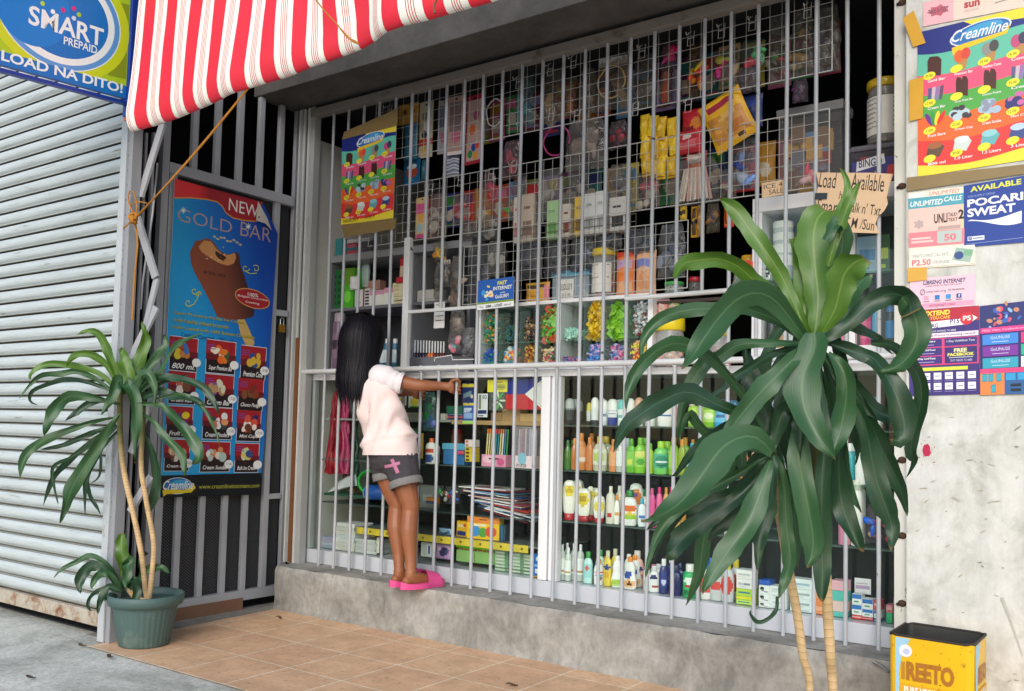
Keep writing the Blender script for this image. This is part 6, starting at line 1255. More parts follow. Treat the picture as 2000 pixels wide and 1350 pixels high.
def heapmesh(x0, x1, y0, y1, z0, z1, cols, n, size, seed, shape='twist'):
    rr = random.Random(seed); m = MB()
    for i in range(n):
        t = i/n; x = rr.uniform(x0+size*.6, x1-size*.6); y = y0+(y1-y0)*rr.random()**2.2; hz = z0+size*.3+(z1-z0-size*.4)*rr.random()*(.55+.45*math.sin(PI*(x-x0)/(x1-x0)))
        R_ = Matrix.Rotation(rr.uniform(0, 6.28), 3, 'Z') @ Matrix.Rotation(rr.uniform(-.9, .9), 3, 'X') @ Matrix.Rotation(rr.uniform(-.9, .9), 3, 'Y'); c = V((x, y, hz)); mt = M(rr.choice(cols), .25, .1, 30)
        if shape == 'ball': m.ball(c, size*.5, size*.5, size*.5, mt, 8)
        elif shape == 'sachet':
            m.grid(lambda a, b: c+R_ @ V(((a-.5)*size*1.1, .12*size*math.sin(PI*a)*math.sin(PI*b), (b-.5)*size*1.7)), 3, 3, mt)
        else:
            m.ball(c, size*.42, size*.26, size*.26, mt, 7, R_)
            for s in (-1, 1): a_ = c+R_ @ V((s*size*.36, 0, 0)); m.add([a_, a_+R_ @ V((s*size*.34, size*.2, size*.14)), a_+R_ @ V((s*size*.34, -size*.2, -size*.1))], [(0, 1, 2)], mt)
    return m
ORD = 'first second third fourth fifth sixth seventh eighth ninth tenth eleventh twelfth thirteenth fourteenth fifteenth sixteenth seventeenth eighteenth nineteenth twentieth twenty-first twenty-second'.split()
KN = [0]
def rect3(u0, v0, u1, v1, y):
    a = aty(u0, (v0+v1)/2, y); b = aty(u1, (v0+v1)/2, y); uc = (u0+u1)/2; t = aty(uc, v0, y); q = aty(uc, v1, y); return (a.x+b.x)/2, b.x-a.x, q.z, t.z
def setrow(where, items, group, y, zs, fn_y=None):
    # items: (name, category, description, u0, u1, vtop, builder(w,h), extra dict)
    items = sorted(items, key=lambda t: t[3]+t[4])
    for i, (nm, cat_, desc, u0, u1, vt, bf, *ex) in enumerate(items):
        ex = ex[0] if ex else {}; yy = y+ex.get('dy', 0); z = zs+ex.get('dz', 0); uc = (u0+u1)/2; x = aty(uc, 800, yy).x; ztop = aty(uc, vt, yy).z
        pm = ppm((x, yy, z)); w = (u1-u0)/pm; h = max(.02, ztop-z)
        key = (nm, cat_, desc, round(w, 3), round(h, 3), KN[0] if ex.get('solo') else 0); lab = ex.get('label') or f"{desc}, {ORD[i]} from left, {where}"
        place(nm, key, bf(w, h), (x, yy, z), lab, cat_, group, rz=ex.get('rz', 0.25*math.sin(u0*3.7)+0.35))
        if not ex: place(nm, key, bf(w, h), (x+.014*math.sin(u0), yy+.085+.02*math.sin(u1), z), f"rear {desc}, {ORD[i]} from left, {where}", cat_, group, rz=.3)
def hang(nm, cat_, label, u0, v0, u1, v1, bf, y=3.70, group=None, ry=0.0, rz=None):
    x, w, z0, z1 = rect3(u0, v0, u1, v1, y); KN[0] += 1
    return place(nm, ('hang', KN[0]), bf(w, z1-z0), (x, y, z1), label, cat_, group, rz=0.12*math.sin(u0*1.3) if rz is None else rz, ry=ry)
# ================================================================ lower glass showcase
WHITE = M('#e8e8ea', 0.32, 0.05, 3, spec=0.6); GLS = glassmat('#fafdfb', 0.013); SHG = CL('#bfe0d4', 0.86, 0.05)
sc = thing('glass_showcase', 'long white-framed glass showcase behind the lower bars', 'showcase', (-2.4, 3.85, 0.233))
XL, XR, XM0, XM1, YF, YB = -3.985, -0.81, -2.405, -2.300, 3.64, 4.12
ZB, ZT = 0.312, 1.262
m = MB(); m.box(XL, XR, YF-0.012, YB, 0.234, ZB-0.002, M('#c3c6cd', 0.22, 0.12, 2, spec=0.6), 0.003); part('base', m, sc)
m = MB(); m.box(XL, XR, YF-0.016, YF+0.024, ZT, 1.292, WHITE, 0.003); part('top_frame', m, sc)
m = MB(); m.box(XL, XR, YF+0.026, YB, 1.276, 1.294, M('#b9bcbd', 0.4, 0.1, 5), 0.002); part('counter_top', m, sc)
m = MB(); m.box(XM0, (XM0+XM1)/2-0.004, YF-0.018, YF+0.022, ZB, ZT-0.001, WHITE, 0.003); part('post', m, sc)
m = MB(); m.box((XM0+XM1)/2+0.004, XM1, YF-0.014, YF+0.022, ZB, ZT-0.001, WHITE, 0.003); part('post', m, sc)
m = MB(); m.box(XL, XL+0.03, YF-0.014, YF+0.02, ZB, ZT-0.001, M('#9da3a2', 0.4, 0.1, 5), 0.003); part('post', m, sc)
m = MB(); m.box(XL, XR, YB-0.012, YB, ZB, 1.275, M('#2b2f30', 0.6, 0.15, 3)); part('back_panel', m, sc)
for x0, x1 in ((XL+0.031, XM0-0.001), (XM1+0.001, XR)):
    m = MB(); m.box(x0, x1, YF, YF+0.004, ZB+0.001, ZT-0.001, GLS); part('glass', m, sc)
ZR = [aty(1180, 831, 3.70).z, aty(1150, 919, 3.70).z, aty(1160, 1020, 3.70).z, ZB]
for z in ZR[:3]: m = MB(); m.box(XM1+0.01, XR-0.005, YF+0.012, YB-0.014, z-0.0075, z-0.0008, SHG); part('shelf', m, sc)
ZLW, ZL2, ZL3, ZL4 = aty(980, 822, 3.72).z, aty(900, 908, 3.72).z, aty(960, 1006, 3.74).z, aty(900, 1049, 3.70).z
m = MB(); m.box(-3.0, XM0-0.006, YF+0.05, YB-0.014, ZLW-0.022, ZLW-0.001, M('#b08d5e', 0.7, 0.2, 14)); part('shelf', m, sc, 'rough wooden shelf')
m = MB(); m.box(-3.93, -3.005, YF+0.05, YB-0.014, ZLW-0.012, ZLW-0.001, M('#9aa39c', 0.6, 0.15, 6)); part('shelf', m, sc)
m = MB(); m.box(-3.93, XM0-0.006, YF+0.03, YB-0.014, ZL2-0.008, ZL2-0.001, SHG); part('shelf', m, sc)
m = MB(); m.box(-3.93, XM0-0.006, YF+0.05, YB-0.014, ZL3-0.008, ZL3-0.001, M('#3a4a48', 0.3, 0.1, 6)); part('shelf', m, sc)
m = MB(); m.box(-3.62, XM0-0.006, YF+0.02, YB-0.014, ZL4-0.012, ZL4-0.001, M('#6f756f', 0.5, 0.1, 6))
YEL2 = M('#d9c23f', 0.5, 0.12, 15)
cv = Canvas(m, [V((-3.62, YF+0.018, ZL4-0.036)), V((XM0-0.08, YF+0.018, ZL4-0.036)), V((XM0-0.08, YF+0.018, ZL4-0.001)), V((-3.62, YF+0.018, ZL4-0.001))], 100, 4); cv.body(YEL2, 0.004)
for i in range(9): cv.rect(4+11*i, 0, 4.5+11*i, 4, I('#9a8a2c')); cv.ell(9+11*i, 2, .7, .8, I('#7a6a22'), n=8)
part('shelf', m, sc, 'shelf with a yellow tape-measure edge')
# ---- right-hand half, four shelves of toiletries
W_ = '#eeeeec'
def B_(kind, body, cap, label=None, art=(), clear=False, lz=(.18, .62)): return lambda w, h: bottle(kind, h, w*1.14, body, cap, label, art, clear, lz)
def C_(col, art=(), d=.05): return lambda w, h: cartonfn(w*1.05, h, d, col, art)
def P_up(col, art=(), d=.03): return lambda w, h: pouchfn(w*1.1, h, d, col, art, True)
g1 = 'roll-on bottles on the top right shelf'
rows = [('bottle', 'bottle', 'grey roll-on bottle with black cap', 1104, 1122, 778, B_('rollon', '#2b2f33', '#aeb7ba', '#3d4246')), ('bottle', 'bottle', 'dark roll-on bottle with pale front', 1127, 1138, 782, B_('rollon', '#23272c', '#6f777c')),
        ('bottle', 'bottle', 'small black and yellow roll-on', 1146, 1155, 786, B_('rollon', '#1f2226', '#d3c24a', '#cdd0d0')), ('bottle', 'bottle', 'white roll-on bottle with dark base', 1155, 1169, 776, B_('rollon', '#3a3e46', W_, '#dfe3e6')),
        ('bottle', 'bottle', 'white roll-on bottle with blue print', 1175, 1187, 781, B_('rollon', '#dfe4e8', W_, '#e9edf0', [('r', .2, .4, .8, .6, '#6f8fb0')])), ('bottle', 'bottle', 'white roll-on with violet-blue base', 1187, 1206, 779, B_('rollon', '#3b4a9a', W_, '#e6e9ee', [('r', .25, .45, .8, .6, '#8a93b5')], lz=(.3, .55))),
        ('bottle', 'bottle', 'roll-on bottle with aqua cap', 1207, 1219, 780, B_('rollon', '#e4ebea', '#6cc3c4', '#e4ebea', [('r', .2, .3, .8, .5, '#6fb3b8')])), ('bottle', 'bottle', 'white roll-on bottle with grey print', 1222, 1240, 778, B_('rollon', '#e9ebee', W_, '#e9ebee', [('e', .5, .5, .3, .2, '#9fb0c4')])),
        ('bottle', 'bottle', 'white roll-on bottle with peach cap', 1240, 1256, 776, B_('rollon', '#f0efec', '#d9a98c', '#f0efec')), ('bottle', 'bottle', 'white roll-on with teal dot', 1262, 1280, 778, B_('rollon', '#eceeee', W_, '#eceeee', [('e', .5, .5, .25, .2, '#5fa8b0')])),
        ('bottle', 'bottle', 'broad white lotion bottle', 1286, 1312, 776, B_('flat', '#eeeeec', W_, '#eeeeec', [('r', .25, .4, .75, .5, '#3f6fb0')])), ('bottle', 'bottle', 'pink deodorant stick', 1321, 1333, 788, B_('slim', '#e7869c', '#f0dfe2')),
        ('bottle', 'bottle', 'green egg-shaped roll-on', 1345, 1366, 792, B_('rollon', '#8ec63a', '#a8d84a', '#d5e8a0')), ('bottle', 'bottle', 'tall lime green shampoo bottle', 1375, 1396, 780, B_('flat', '#7fbf2a', '#5f9f1f', '#b5dd6a', [('e', .5, .5, .3, .3, '#e9f2d0')])),
        ('bottle', 'bottle', 'sky blue shampoo bottle', 1397, 1420, 780, B_('curvy', '#1f9fdc', '#1678b8', '#5fc0ea', [('r', .2, .4, .8, .6, '#1a5fa0')])), ('bottle', 'bottle', 'pink roll-on under blue cap', 1426, 1442, 782, B_('rollon', '#e68a98', '#2f6f94')),
        ('bottle', 'bottle', 'red-brown deodorant bottle', 1450, 1466, 776, B_('slim', '#9a3a34', '#d9d2cc')), ('bottle', 'bottle', 'white deodorant bottle', 1476, 1494, 780, B_('rollon', W_, W_, '#d6e0ec')), ('bottle', 'bottle', 'blue deodorant bottle', 1500, 1516, 780, B_('slim', '#3a6fb8', W_)), ('bottle', 'bottle', 'violet deodorant bottle', 1640, 1658, 778, B_('rollon', '#7a5fb0', W_)), ('bottle', 'bottle', 'teal capped white bottle', 1690, 1712, 774, B_('flat', W_, '#2fa0b8', '#e6eef0'))]
setrow('top right shelf', rows, g1, 3.70, ZR[0])
AMB, GRN = '#d98a4e', '#86bf3a'
rows = [('bottle', 'bottle', 'green cologne bottle', 1104, 1117, 860, B_('flat', '#5f9a48', '#3f6f2f', clear=True)), ('bottle', 'bottle', 'amber baby oil bottle', 1118, 1130, 856, B_('flat', AMB, '#e08a3a', clear=True)), ('bottle', 'bottle', 'broad amber cologne bottle', 1128, 1146, 846, B_('flat', AMB, '#d9822f', '#e3a070', [('r', .15, .1, .85, .35, '#efe0d0')])), ('bottle', 'bottle', 'amber cologne bottle', 1146, 1160, 854, B_('flat', '#cf7f4a', '#d9822f')),
        ('bottle', 'bottle', 'clear bottle with yellow cap', 1161, 1187, 852, B_('flat', '#e6e4c8', '#d9b23a', '#dfe3d0', [('e', .5, .5, .3, .35, '#b9c96a')], True)), ('bottle', 'bottle', 'peach cologne bottle', 1192, 1206, 858, B_('flat', '#dc8e58', '#c97a3a', '#e6a878')), ('bottle', 'bottle', 'clear lotion bottle', 1206, 1224, 856, B_('flat', '#dfe6e2', '#c9d4d4', '#e4e9ea', [], True)),
        ('bottle', 'bottle', 'lime bottle with green cap', 1226, 1243, 857, B_('flat', '#6fbf3a', '#5aa52c', '#8fd05a', [('e', .4, .3, .25, .2, '#e4df6a')])), ('bottle', 'bottle', 'wide lime cologne bottle', 1242, 1262, 855, B_('flat', '#86c93f', '#6fb52f', '#9fd65a', [('r', .1, .6, .9, .95, '#d9dc7a'), ('e', .5, .3, .3, .2, '#4f9f3a')])), ('bottle', 'bottle', 'yellow-green bottle', 1264, 1278, 866, B_('flat', '#b8d84a', '#7fbf3a')),
        ('bottle', 'bottle', 'green cologne with teal label', 1279, 1306, 862, B_('flat', '#7fcf6a', '#a4d43a', '#5fb890', [('e', .5, .45, .36, .42, '#2f8f72'), ('r', .25, .35, .75, .5, '#e4eef0'), ('r', .35, .1, .65, .3, '#1f6f4a')])), ('bottle', 'bottle', 'green bottle with orange cap', 1308, 1326, 854, B_('flat', '#8fbf3f', '#e39a2a', '#a5cf58')), ('bottle', 'bottle', 'olive bottle with amber cap', 1326, 1340, 858, B_('flat', '#9aaf3a', '#e0962f')),
        ('bottle', 'bottle', 'blue and white lotion bottle', 1344, 1366, 866, B_('flat', '#e6ecf0', '#4fa8cf', '#bfe0ef', [('e', .5, .5, .3, .3, '#3f8fc4')])), ('bottle', 'bottle', 'pink lotion bottle', 1378, 1396, 862, B_('curvy', '#d96a98', '#f0e0e6')), ('bottle', 'bottle', 'orange cologne bottle', 1446, 1462, 868, B_('flat', '#e0894a', '#b85f2a')), ('bottle', 'bottle', 'dark orange bottle', 1470, 1486, 872, B_('squat', '#9a5a2a', '#3a2a22')), ('bottle', 'bottle', 'teal bottle', 1650, 1668, 866, B_('flat', '#2f9fa8', W_)), ('bottle', 'bottle', 'white and pink bottle', 1672, 1690, 862, B_('flat', W_, '#e07a9a')), ('bottle', 'bottle', 'blue mist bottle', 1712, 1730, 866, B_('flat', '#4a8fd0', '#1f3f7a'))]
setrow('second right shelf', rows, 'cologne bottles on the second right shelf', 3.70, ZR[1])
YL = [('e', .5, .72, .34, .18, '#e6cf3a'), ('e', .5, .72, .2, .1, '#c9a81f')]
inv = lambda: B_('invert', '#efede4', '#b32630', '#efede4', YL, lz=(.25, .95))
rows = [('bottle', 'bottle', 'white lotion bottle on red cap', 1104, 1127, 938, inv()), ('bottle', 'bottle', 'white lotion bottle on red cap behind', 1127, 1140, 938, inv(), {'dy': .05}), ('bottle', 'bottle', 'yellow-printed white lotion bottle', 1132, 1156, 954, B_('invert', '#f2efe2', '#b32630', '#f2efe2', [('e', .5, .6, .36, .3, '#e4cc34'), ('e', .5, .62, .2, .16, '#b89a1c')], lz=(.25, .95))), ('bottle', 'bottle', 'rear white lotion bottle', 1150, 1163, 950, inv(), {'dy': .05}),
        ('bottle', 'bottle', 'small yellow-printed lotion bottle', 1164, 1184, 968, B_('invert', '#f0efe6', '#b32630', '#f0efe6', [('e', .5, .5, .36, .32, '#e6d24a')], lz=(.25, .95))), ('bottle', 'bottle', 'cream pump bottle', 1188, 1204, 950, B_('round', '#e3ded0', '#e3ded0', '#e3ded0', [('e', .5, .12, .25, .1, '#b32a30')])), ('bottle', 'bottle', 'white tube with orange top', 1204, 1213, 966, B_('flat', '#efeee8', '#e88a2a', '#efeee8', [('r', .2, .2, .8, .5, '#e0a23a')])),
        ('bottle', 'bottle', 'white bottle with round orange print', 1233, 1257, 944, B_('invert', '#f0f0ee', '#eeeeec', '#f0f0ee', [('e', .5, .6, .36, .26, '#e07f2f'), ('e', .4, .68, .2, .12, '#7a4fa0')], lz=(.2, .95)), {'dy': .07}), ('bottle', 'bottle', 'white shampoo bottle with green cap', 1220, 1246, 957, B_('flat', '#f1f1ee', '#1f7f3f', '#f1f1ee', [('e', .5, .7, .36, .22, '#e4702f'), ('r', .15, .05, .85, .3, '#9fcf3f'), ('e', .5, .35, .3, .1, '#e9c84a')])),
        ('bottle', 'bottle', 'pale bottle with turquoise cap', 1250, 1264, 974, B_('flat', '#e3edf2', '#2fa8c4', '#e3edf2', [('r', .2, .2, .8, .5, '#3f78c0')])), ('bottle', 'bottle', 'bright pink bottle with rose cap', 1268, 1284, 954, B_('curvy', '#e05a9a', '#d9528e')), ('bottle', 'bottle', 'magenta capped pink bottle', 1284, 1297, 952, B_('curvy', '#ea6aa4', '#e0307a')), ('bottle', 'bottle', 'amber capped peach bottle', 1297, 1310, 952, B_('curvy', '#e6a86a', '#d9922f')),
        ('bottle', 'bottle', 'apricot cream tube', 1318, 1332, 970, B_('slim', '#efb45a', '#f2f0ea')), ('bottle', 'bottle', 'white talc bottle', 1462, 1482, 950, B_('squat', W_, '#3f8fc4')), ('bottle', 'bottle', 'pink baby bottle', 1640, 1660, 940, B_('slim', '#e68fae', W_)), ('bottle', 'bottle', 'white powder can', 1664, 1684, 938, B_('slim', W_, '#d9d4c9'))]
setrow('third right shelf', rows, 'lotion bottles on the third right shelf', 3.70, ZR[2])
for i, (u0, v0, u1, v1, c, lab) in enumerate(((1383, 975, 1418, 1042, ['#e58aa8', '#d9d4d8', '#c96a8e'], 'pink hair clips in a clear bag behind the drooping leaves'), (1424, 955, 1466, 1030, ['#d9a0b4', '#c9c4cc'], 'pale pink sponge pack in a clear bag beside the dark leaf'), (1470, 980, 1500, 1036, ['#d94a5a', '#e8a0a8'], 'red sponge pack on the third shelf behind the left cane'), (1690, 985, 1722, 1062, ['#d9345a', '#3a6fb8', '#e8c4a0'], 'red and blue toy pack near the right jamb'), (1724, 1000, 1762, 1066, ['#b81f4a', '#d94a6a'], 'crimson toy pack nearest the right jamb'))):
    hang('bag', 'pack', lab, u0, v0, u1, v1, lambda w, h: bagfn(w, h, .05, '#f0e4ea', c, i+60, .8), 3.72, 'clear packs on the third right shelf')
OILA = [('r', .15, .1, .85, .25, '#b9965a')]
oil = lambda cap='#e9ecec': B_('round', '#e6efec', cap, '#eef2f0', OILA, True)
SM = lambda c: [('e', .5, .62, .22, .2, c)]
rows = [('bottle', 'bottle', 'clear baby oil bottle', 1098, 1110, 1064, oil()), ('bottle', 'bottle', 'clear baby oil bottle with disc cap', 1110, 1122, 1070, oil()), ('bottle', 'bottle', 'clear baby oil bottle half hidden', 1121, 1133, 1062, oil(), {'dy': .04}), ('bottle', 'bottle', 'pale baby oil bottle', 1133, 1146, 1064, oil('#dfe4e4'), {'dy': .03}),
        ('bottle', 'bottle', 'aqua bottle with green cap', 1146, 1163, 1078, B_('flat', '#bfe6e2', '#3f9f4a', '#9fd8d8', [('e', .5, .7, .22, .15, '#d9606a')])), ('bottle', 'bottle', 'white lotion bottle with yellow cap', 1167, 1184, 1092, B_('flat', '#f0eeea', '#e6a02f', '#f0eeea', [('r', .25, .62, .85, .8, '#d9525a'), ('e', .5, .4, .3, .15, '#6fa0d0'), ('e', .55, .15, .25, .14, '#8a5a3a')])),
        ('bottle', 'bottle', 'yellow squeeze tube', 1185, 1200, 1076, B_('flat', '#e8cf4a', '#d9d0b0', '#e6cc44', [('e', .5, .8, .4, .14, '#27498f'), ('r', .3, .1, .7, .5, '#e0a83a')])), ('bottle', 'bottle', 'white lotion bottle with lime print', 1201, 1222, 1086, B_('curvy', '#eeeeec', '#efeeea', '#eeeeec', [('e', .5, .15, .5, .28, '#a8c94a')], lz=(.05, .6))),
        ('bottle', 'bottle', 'white waisted bottle with orange cap', 1224, 1248, 1088, B_('curvy', '#f1f0ee', '#ea8f2f', '#f1f0ee', [('e', .42, .72, .28, .2, '#2f4fa8'), ('e', .5, .22, .42, .22, '#eeb47a'), ('e', .55, .22, .16, .1, '#5a3a22')], lz=(.05, .62))), ('bottle', 'bottle', 'tall salmon lotion bottle', 1238, 1261, 1076, B_('flat', '#e9b7a8', '#d9cfc8', '#e9b7a8', [('e', .5, .7, .42, .16, '#24356a'), ('r', .1, .1, .9, .4, '#a86a5a')]), {'dy': .08}),
        ('bottle', 'bottle', 'slim white bottle with pink cap', 1263, 1274, 1106, B_('slim', W_, '#e680a4', '#eeeeec', [('r', .3, .2, .7, .6, '#9fc4a8')])), ('bottle', 'bottle', 'white bottle with navy disc', 1274, 1292, 1106, B_('flat', '#f1f1f0', '#d9dcde', '#f1f1f0', [('e', .4, .72, .26, .15, '#23306a'), ('r', .3, .1, .75, .2, '#b03a34')], lz=(.1, .75))), ('bottle', 'bottle', 'navy lotion bottle with white cap', 1293, 1309, 1092, B_('flat', '#25306f', '#e6e8ec', '#2b3a86', [('e', .5, .35, .25, .2, '#c4cbe4')])),
        ('bottle', 'bottle', 'wide navy lotion bottle', 1312, 1336, 1104, B_('flat', '#1d2660', '#1a2254')), ('bottle', 'bottle', 'green mouthwash bottle', 1340, 1364, 1102, B_('squat', '#25a860', '#e9e6e2', '#2fb86c', [('e', .5, .72, .36, .2, '#e4efe6'), ('r', .2, .38, .8, .5, '#b32a30'), ('r', .15, .02, .85, .3, '#14703c')], lz=(.08, .68))),
        ('bottle', 'bottle', 'white toiletry bottle with blue cap', 1374, 1392, 1094, B_('squat', '#e9e4e2', '#2f6fc4', '#d9534e')), ('bottle', 'bottle', 'grey refill pack with red disc', 1392, 1414, 1100, B_('flat', '#c9ccce', '#b9bcbe', '#c9ccce', [('e', .5, .5, .4, .3, '#d94a44')])), ('bottle', 'bottle', 'grey bottle with big red dot', 1414, 1436, 1096, B_('flat', '#cbccd0', '#d9c23a', '#cbccd0', [('e', .45, .5, .42, .4, '#d8453f')], lz=(.12, .7)))]
setrow('bottom right shelf', rows, 'bottles along the bottom right shelf', 3.695, ZR[3]+.0005)
def stack(u0, u1, y, d, boxes, where, group):
    zz = ZB+.0008
    for k, (vt, col, art, desc) in enumerate(boxes):
        uc = (u0+u1)/2; x = aty(uc, 1150, y).x; h = max(.012, aty(uc, vt, y).z-zz); w = aty(u1, 1150, y).x-aty(u0, 1150, y).x
        place('carton', ('ctn', u0, k), cartonfn(w, h-.0008, d, col, art), (x, y, zz), f"{desc}, {ORD[k]} from the bottom, {where}", 'carton', group, rz=.02*math.sin(u0+k*2)); zz += h
gb = 'small cartons stacked on the bottom right shelf'
T_ = lambda c: [('r', .1, .35, .85, .6, c), ('r', .1, .15, .6, .22, c)]
stack(1438, 1470, 3.68, .06, [(1171, '#b8d84a', [('r', .05, .2, .95, .8, '#c9e46a'), ('r', .12, .4, .85, .62, '#2f7f9a')], 'lime soap carton'), (1166, '#e4df3a', [], 'thin yellow carton'), (1150, '#b8d84a', [('r', .12, .4, .85, .62, '#2f7f9a')], 'lime soap carton'), (1131, '#eceded', T_('#b9bcc0')+[('t', 'MAX', .5, .4, .85, .6, '#44464a')], 'white soap carton'), (1113, '#efefee', T_('#c4c6c9'), 'white soap carton')], 'lime and white stack', gb)
PND = [('e', .3, .62, .2, .22, '#1e1e22'), ('e', .36, .4, .14, .14, '#8a8c90'), ('r', .5, .2, .9, .3, '#4a4c50')]
stack(1482, 1503, 3.68, .06, [(1176, '#eceeee', PND, 'white carton with dark crescent'), (1160, '#eceeee', PND, 'white carton with dark crescent'), (1143, '#eceeee', PND, 'white carton with dark crescent'), (1133, '#2f62c0', [], 'blue pack')], 'stack behind the thin leaf', gb)
stack(1504, 1536, 3.69, .06, [(1184, '#e9eeee', T_('#c4ced0'), 'white soap carton'), (1170, '#e9eeee', T_('#c4ced0'), 'white soap carton'), (1157, '#e9eeee', T_('#c4ced0'), 'white soap carton'), (1145, '#e9eeee', T_('#c4ced0'), 'white soap carton')], 'white stack left of the canes', gb)
stack(1543, 1588, 3.69, .06, [(1189, '#e6efef', T_('#9fb0b4'), 'wide white carton'), (1170, '#e6efef', T_('#9fb0b4'), 'wide white carton'), (1151, '#e6efef', T_('#9fb0b4'), 'wide white carton'), (1131, '#e6efef', T_('#9fc0d0'), 'wide white carton')], 'white stack between the canes', gb)
stack(1588, 1612, 3.69, .06, [(1196, '#f08a4a', [('r', .1, .3, .9, .7, '#f4a878')], 'orange soap carton'), (1184, '#f4ae84', [], 'peach soap carton'), (1168, '#f08a4a', [], 'orange soap carton'), (1154, '#f4ae84', [], 'peach soap carton')], 'orange stack', gb)
stack(1624, 1654, 3.69, .06, [(1195, '#5cc4b8', [], 'aqua soap carton'), (1174, '#eac9c4', [], 'blush soap carton'), (1154, '#5cc4b8', [], 'aqua soap carton'), (1134, '#eab4c0', [], 'pink soap carton')], 'pastel stack', gb)
SX = [('r', 0, .55, 1, 1, '#2a72c0'), ('r', .1, .1, .9, .45, '#e4e8ea'), ('r', .2, .2, .7, .35, '#3f8f5a')]
SRD = [('r', 0, .4, 1, .7, '#e8b4b0'), ('r', .2, .1, .8, .3, '#d94a44')]
stack(1664, 1683, 3.69, .05, [(1201, '#cf3f3f', SRD, 'small red sweet carton'), (1181, '#e9ecec', SX, 'small blue and white carton'), (1160, '#e9ecec', SX, 'small blue and white carton')], 'first small column', gb)
stack(1684, 1705, 3.70, .05, [(1206, '#c9343f', SRD, 'small red sweet carton'), (1190, '#e9ecec', SX, 'small blue and white carton'), (1170, '#e9ecec', SX, 'small blue and white carton')], 'second small column', gb)
stack(1707, 1721, 3.70, .05, [(1208, '#3f78a0', SX, 'small teal carton'), (1192, '#e9ecec', SX, 'small blue and white carton'), (1172, '#d94050', SRD, 'small red carton')], 'third small column', gb)
stack(1731, 1743, 3.70, .05, [(1211, '#2fb070', [], 'small green carton'), (1197, '#2fb878', [], 'small green carton'), (1181, '#e68a98', SRD, 'small pink carton')], 'fourth small column', gb)
stack(1745, 1764, 3.70, .05, [(1212, '#cf4a44', SRD, 'small red carton'), (1188, '#c9525a', SRD, 'small red carton'), (1167, '#a86a74', SRD, 'small dull pink carton')], 'column by the jamb', gb)
x, w_, z0, z1 = rect3(1669, 1130, 1701, 1160, 3.76); place('paper_card', 'pcard', cartonfn(w_, z1-z0, .004, '#e6e4ea', [('r', .05, .3, .95, .55, '#b49ac0'), ('r', .1, .65, .8, .7, '#8a8c94')]), (x, 3.76, z0), 'small white card with violet band above the blue and white cartons', 'card')
# ================================================================ left half of the showcase
def setthing(nm, cat_, label, u0, v0, u1, v1, bf, y, z=None, group=None, rz=0.0, up=True):
    x, w, z0, z1 = rect3(u0, v0, u1, v1, y); KN[0] += 1; zb = z0 if z is None else z
    return place(nm, ('set', KN[0]), bf(w, z1-zb), (x, y, zb), label, cat_, group, rz=rz)
def CT(col, art=(), d=.06): return lambda w, h: cartonfn(w, h, d, col, art)
def CD(col, art=(), **k): return lambda w, h: cardfn(w, h, col, art, **k)
def PO(col, art=(), d=.035, up=False, seed=1): return lambda w, h: pouchfn(w, h, d, col, art, up, None, seed)
def BG_(tint, inner, seed=1, clear=.72, header=None, kind='blobs', d=.05): return lambda w, h: bagfn(w, h, d, tint, inner, seed, clear, header, kind)
def ribbonfn(col, n=5, seed=1):
    def bf(w, h):
        def fn():
            rr = random.Random(seed); m = MB()
            for i in range(n):
                x0 = rr.uniform(-.2, .2)*w; m_ = [(x0*.3, 0, 0)]+[(x0*(1+k*.25)+rr.uniform(-.12, .12)*w, rr.uniform(-.01, .01), -h*k/7) for k in range(1, 8)]
                m.tube(cat([V(p) for p in m_], 20), [w*.10+w*.10*k/20 for k in range(21)], M(col, .4, .15, 30), 6)
            m.ball((0, 0, -.008), w*.16, w*.12, .012, M(col, .4, .15, 30), 8); return [('ribbon', m, None)]
        return fn
    return bf
YG1 = 3.66
gl = 'goods hung inside the left showcase glass'
hang('ribbon_bunch', 'ribbon', 'red plastic ribbon bunch hanging behind the bars left of the girl', 644, 764, 668, 925, ribbonfn('#a01426', 5, 1), 3.70, gl); hang('ribbon_bunch', 'ribbon', 'pink ribbon bunch beside the red one left of the girl', 662, 772, 682, 925, ribbonfn('#b43a6a', 4, 2), 3.72, gl)
hang('ribbon_bunch', 'ribbon', 'dark maroon ribbon bunch nearest the girl', 672, 790, 686, 940, ribbonfn('#5a1428', 3, 3), 3.76, gl); hang('ribbon_bunch', 'ribbon', 'dark green ribbon bunch partly hidden by the shirt', 680, 800, 700, 930, ribbonfn('#1d4a34', 4, 4), 3.80, gl)
hang('hanging_pack', 'pack', 'yellow-green pack hanging just right of the pink shirt', 779, 768, 793, 792, CD('#e4e6dc', [('r', .1, .1, .9, .6, '#cfd84a')]), 3.68, gl); hang('hanging_pack', 'pack', 'white pack with yellow figure under the left hand', 797, 770, 823, 796, CD('#e9e9df', [('e', .5, .4, .3, .35, '#d9cf3a'), ('r', .1, .0, .9, .1, '#2f9f3f')]), 3.68, gl)
hang('hanging_pack', 'pack', 'long blue-green toy pack between the girl and the chipped bar', 826, 766, 852, 842, BG_('#a8d8d4', ['#1f6fa0', '#2f8f5a', '#6a6f9a'], 5, .55), 3.68, gl)
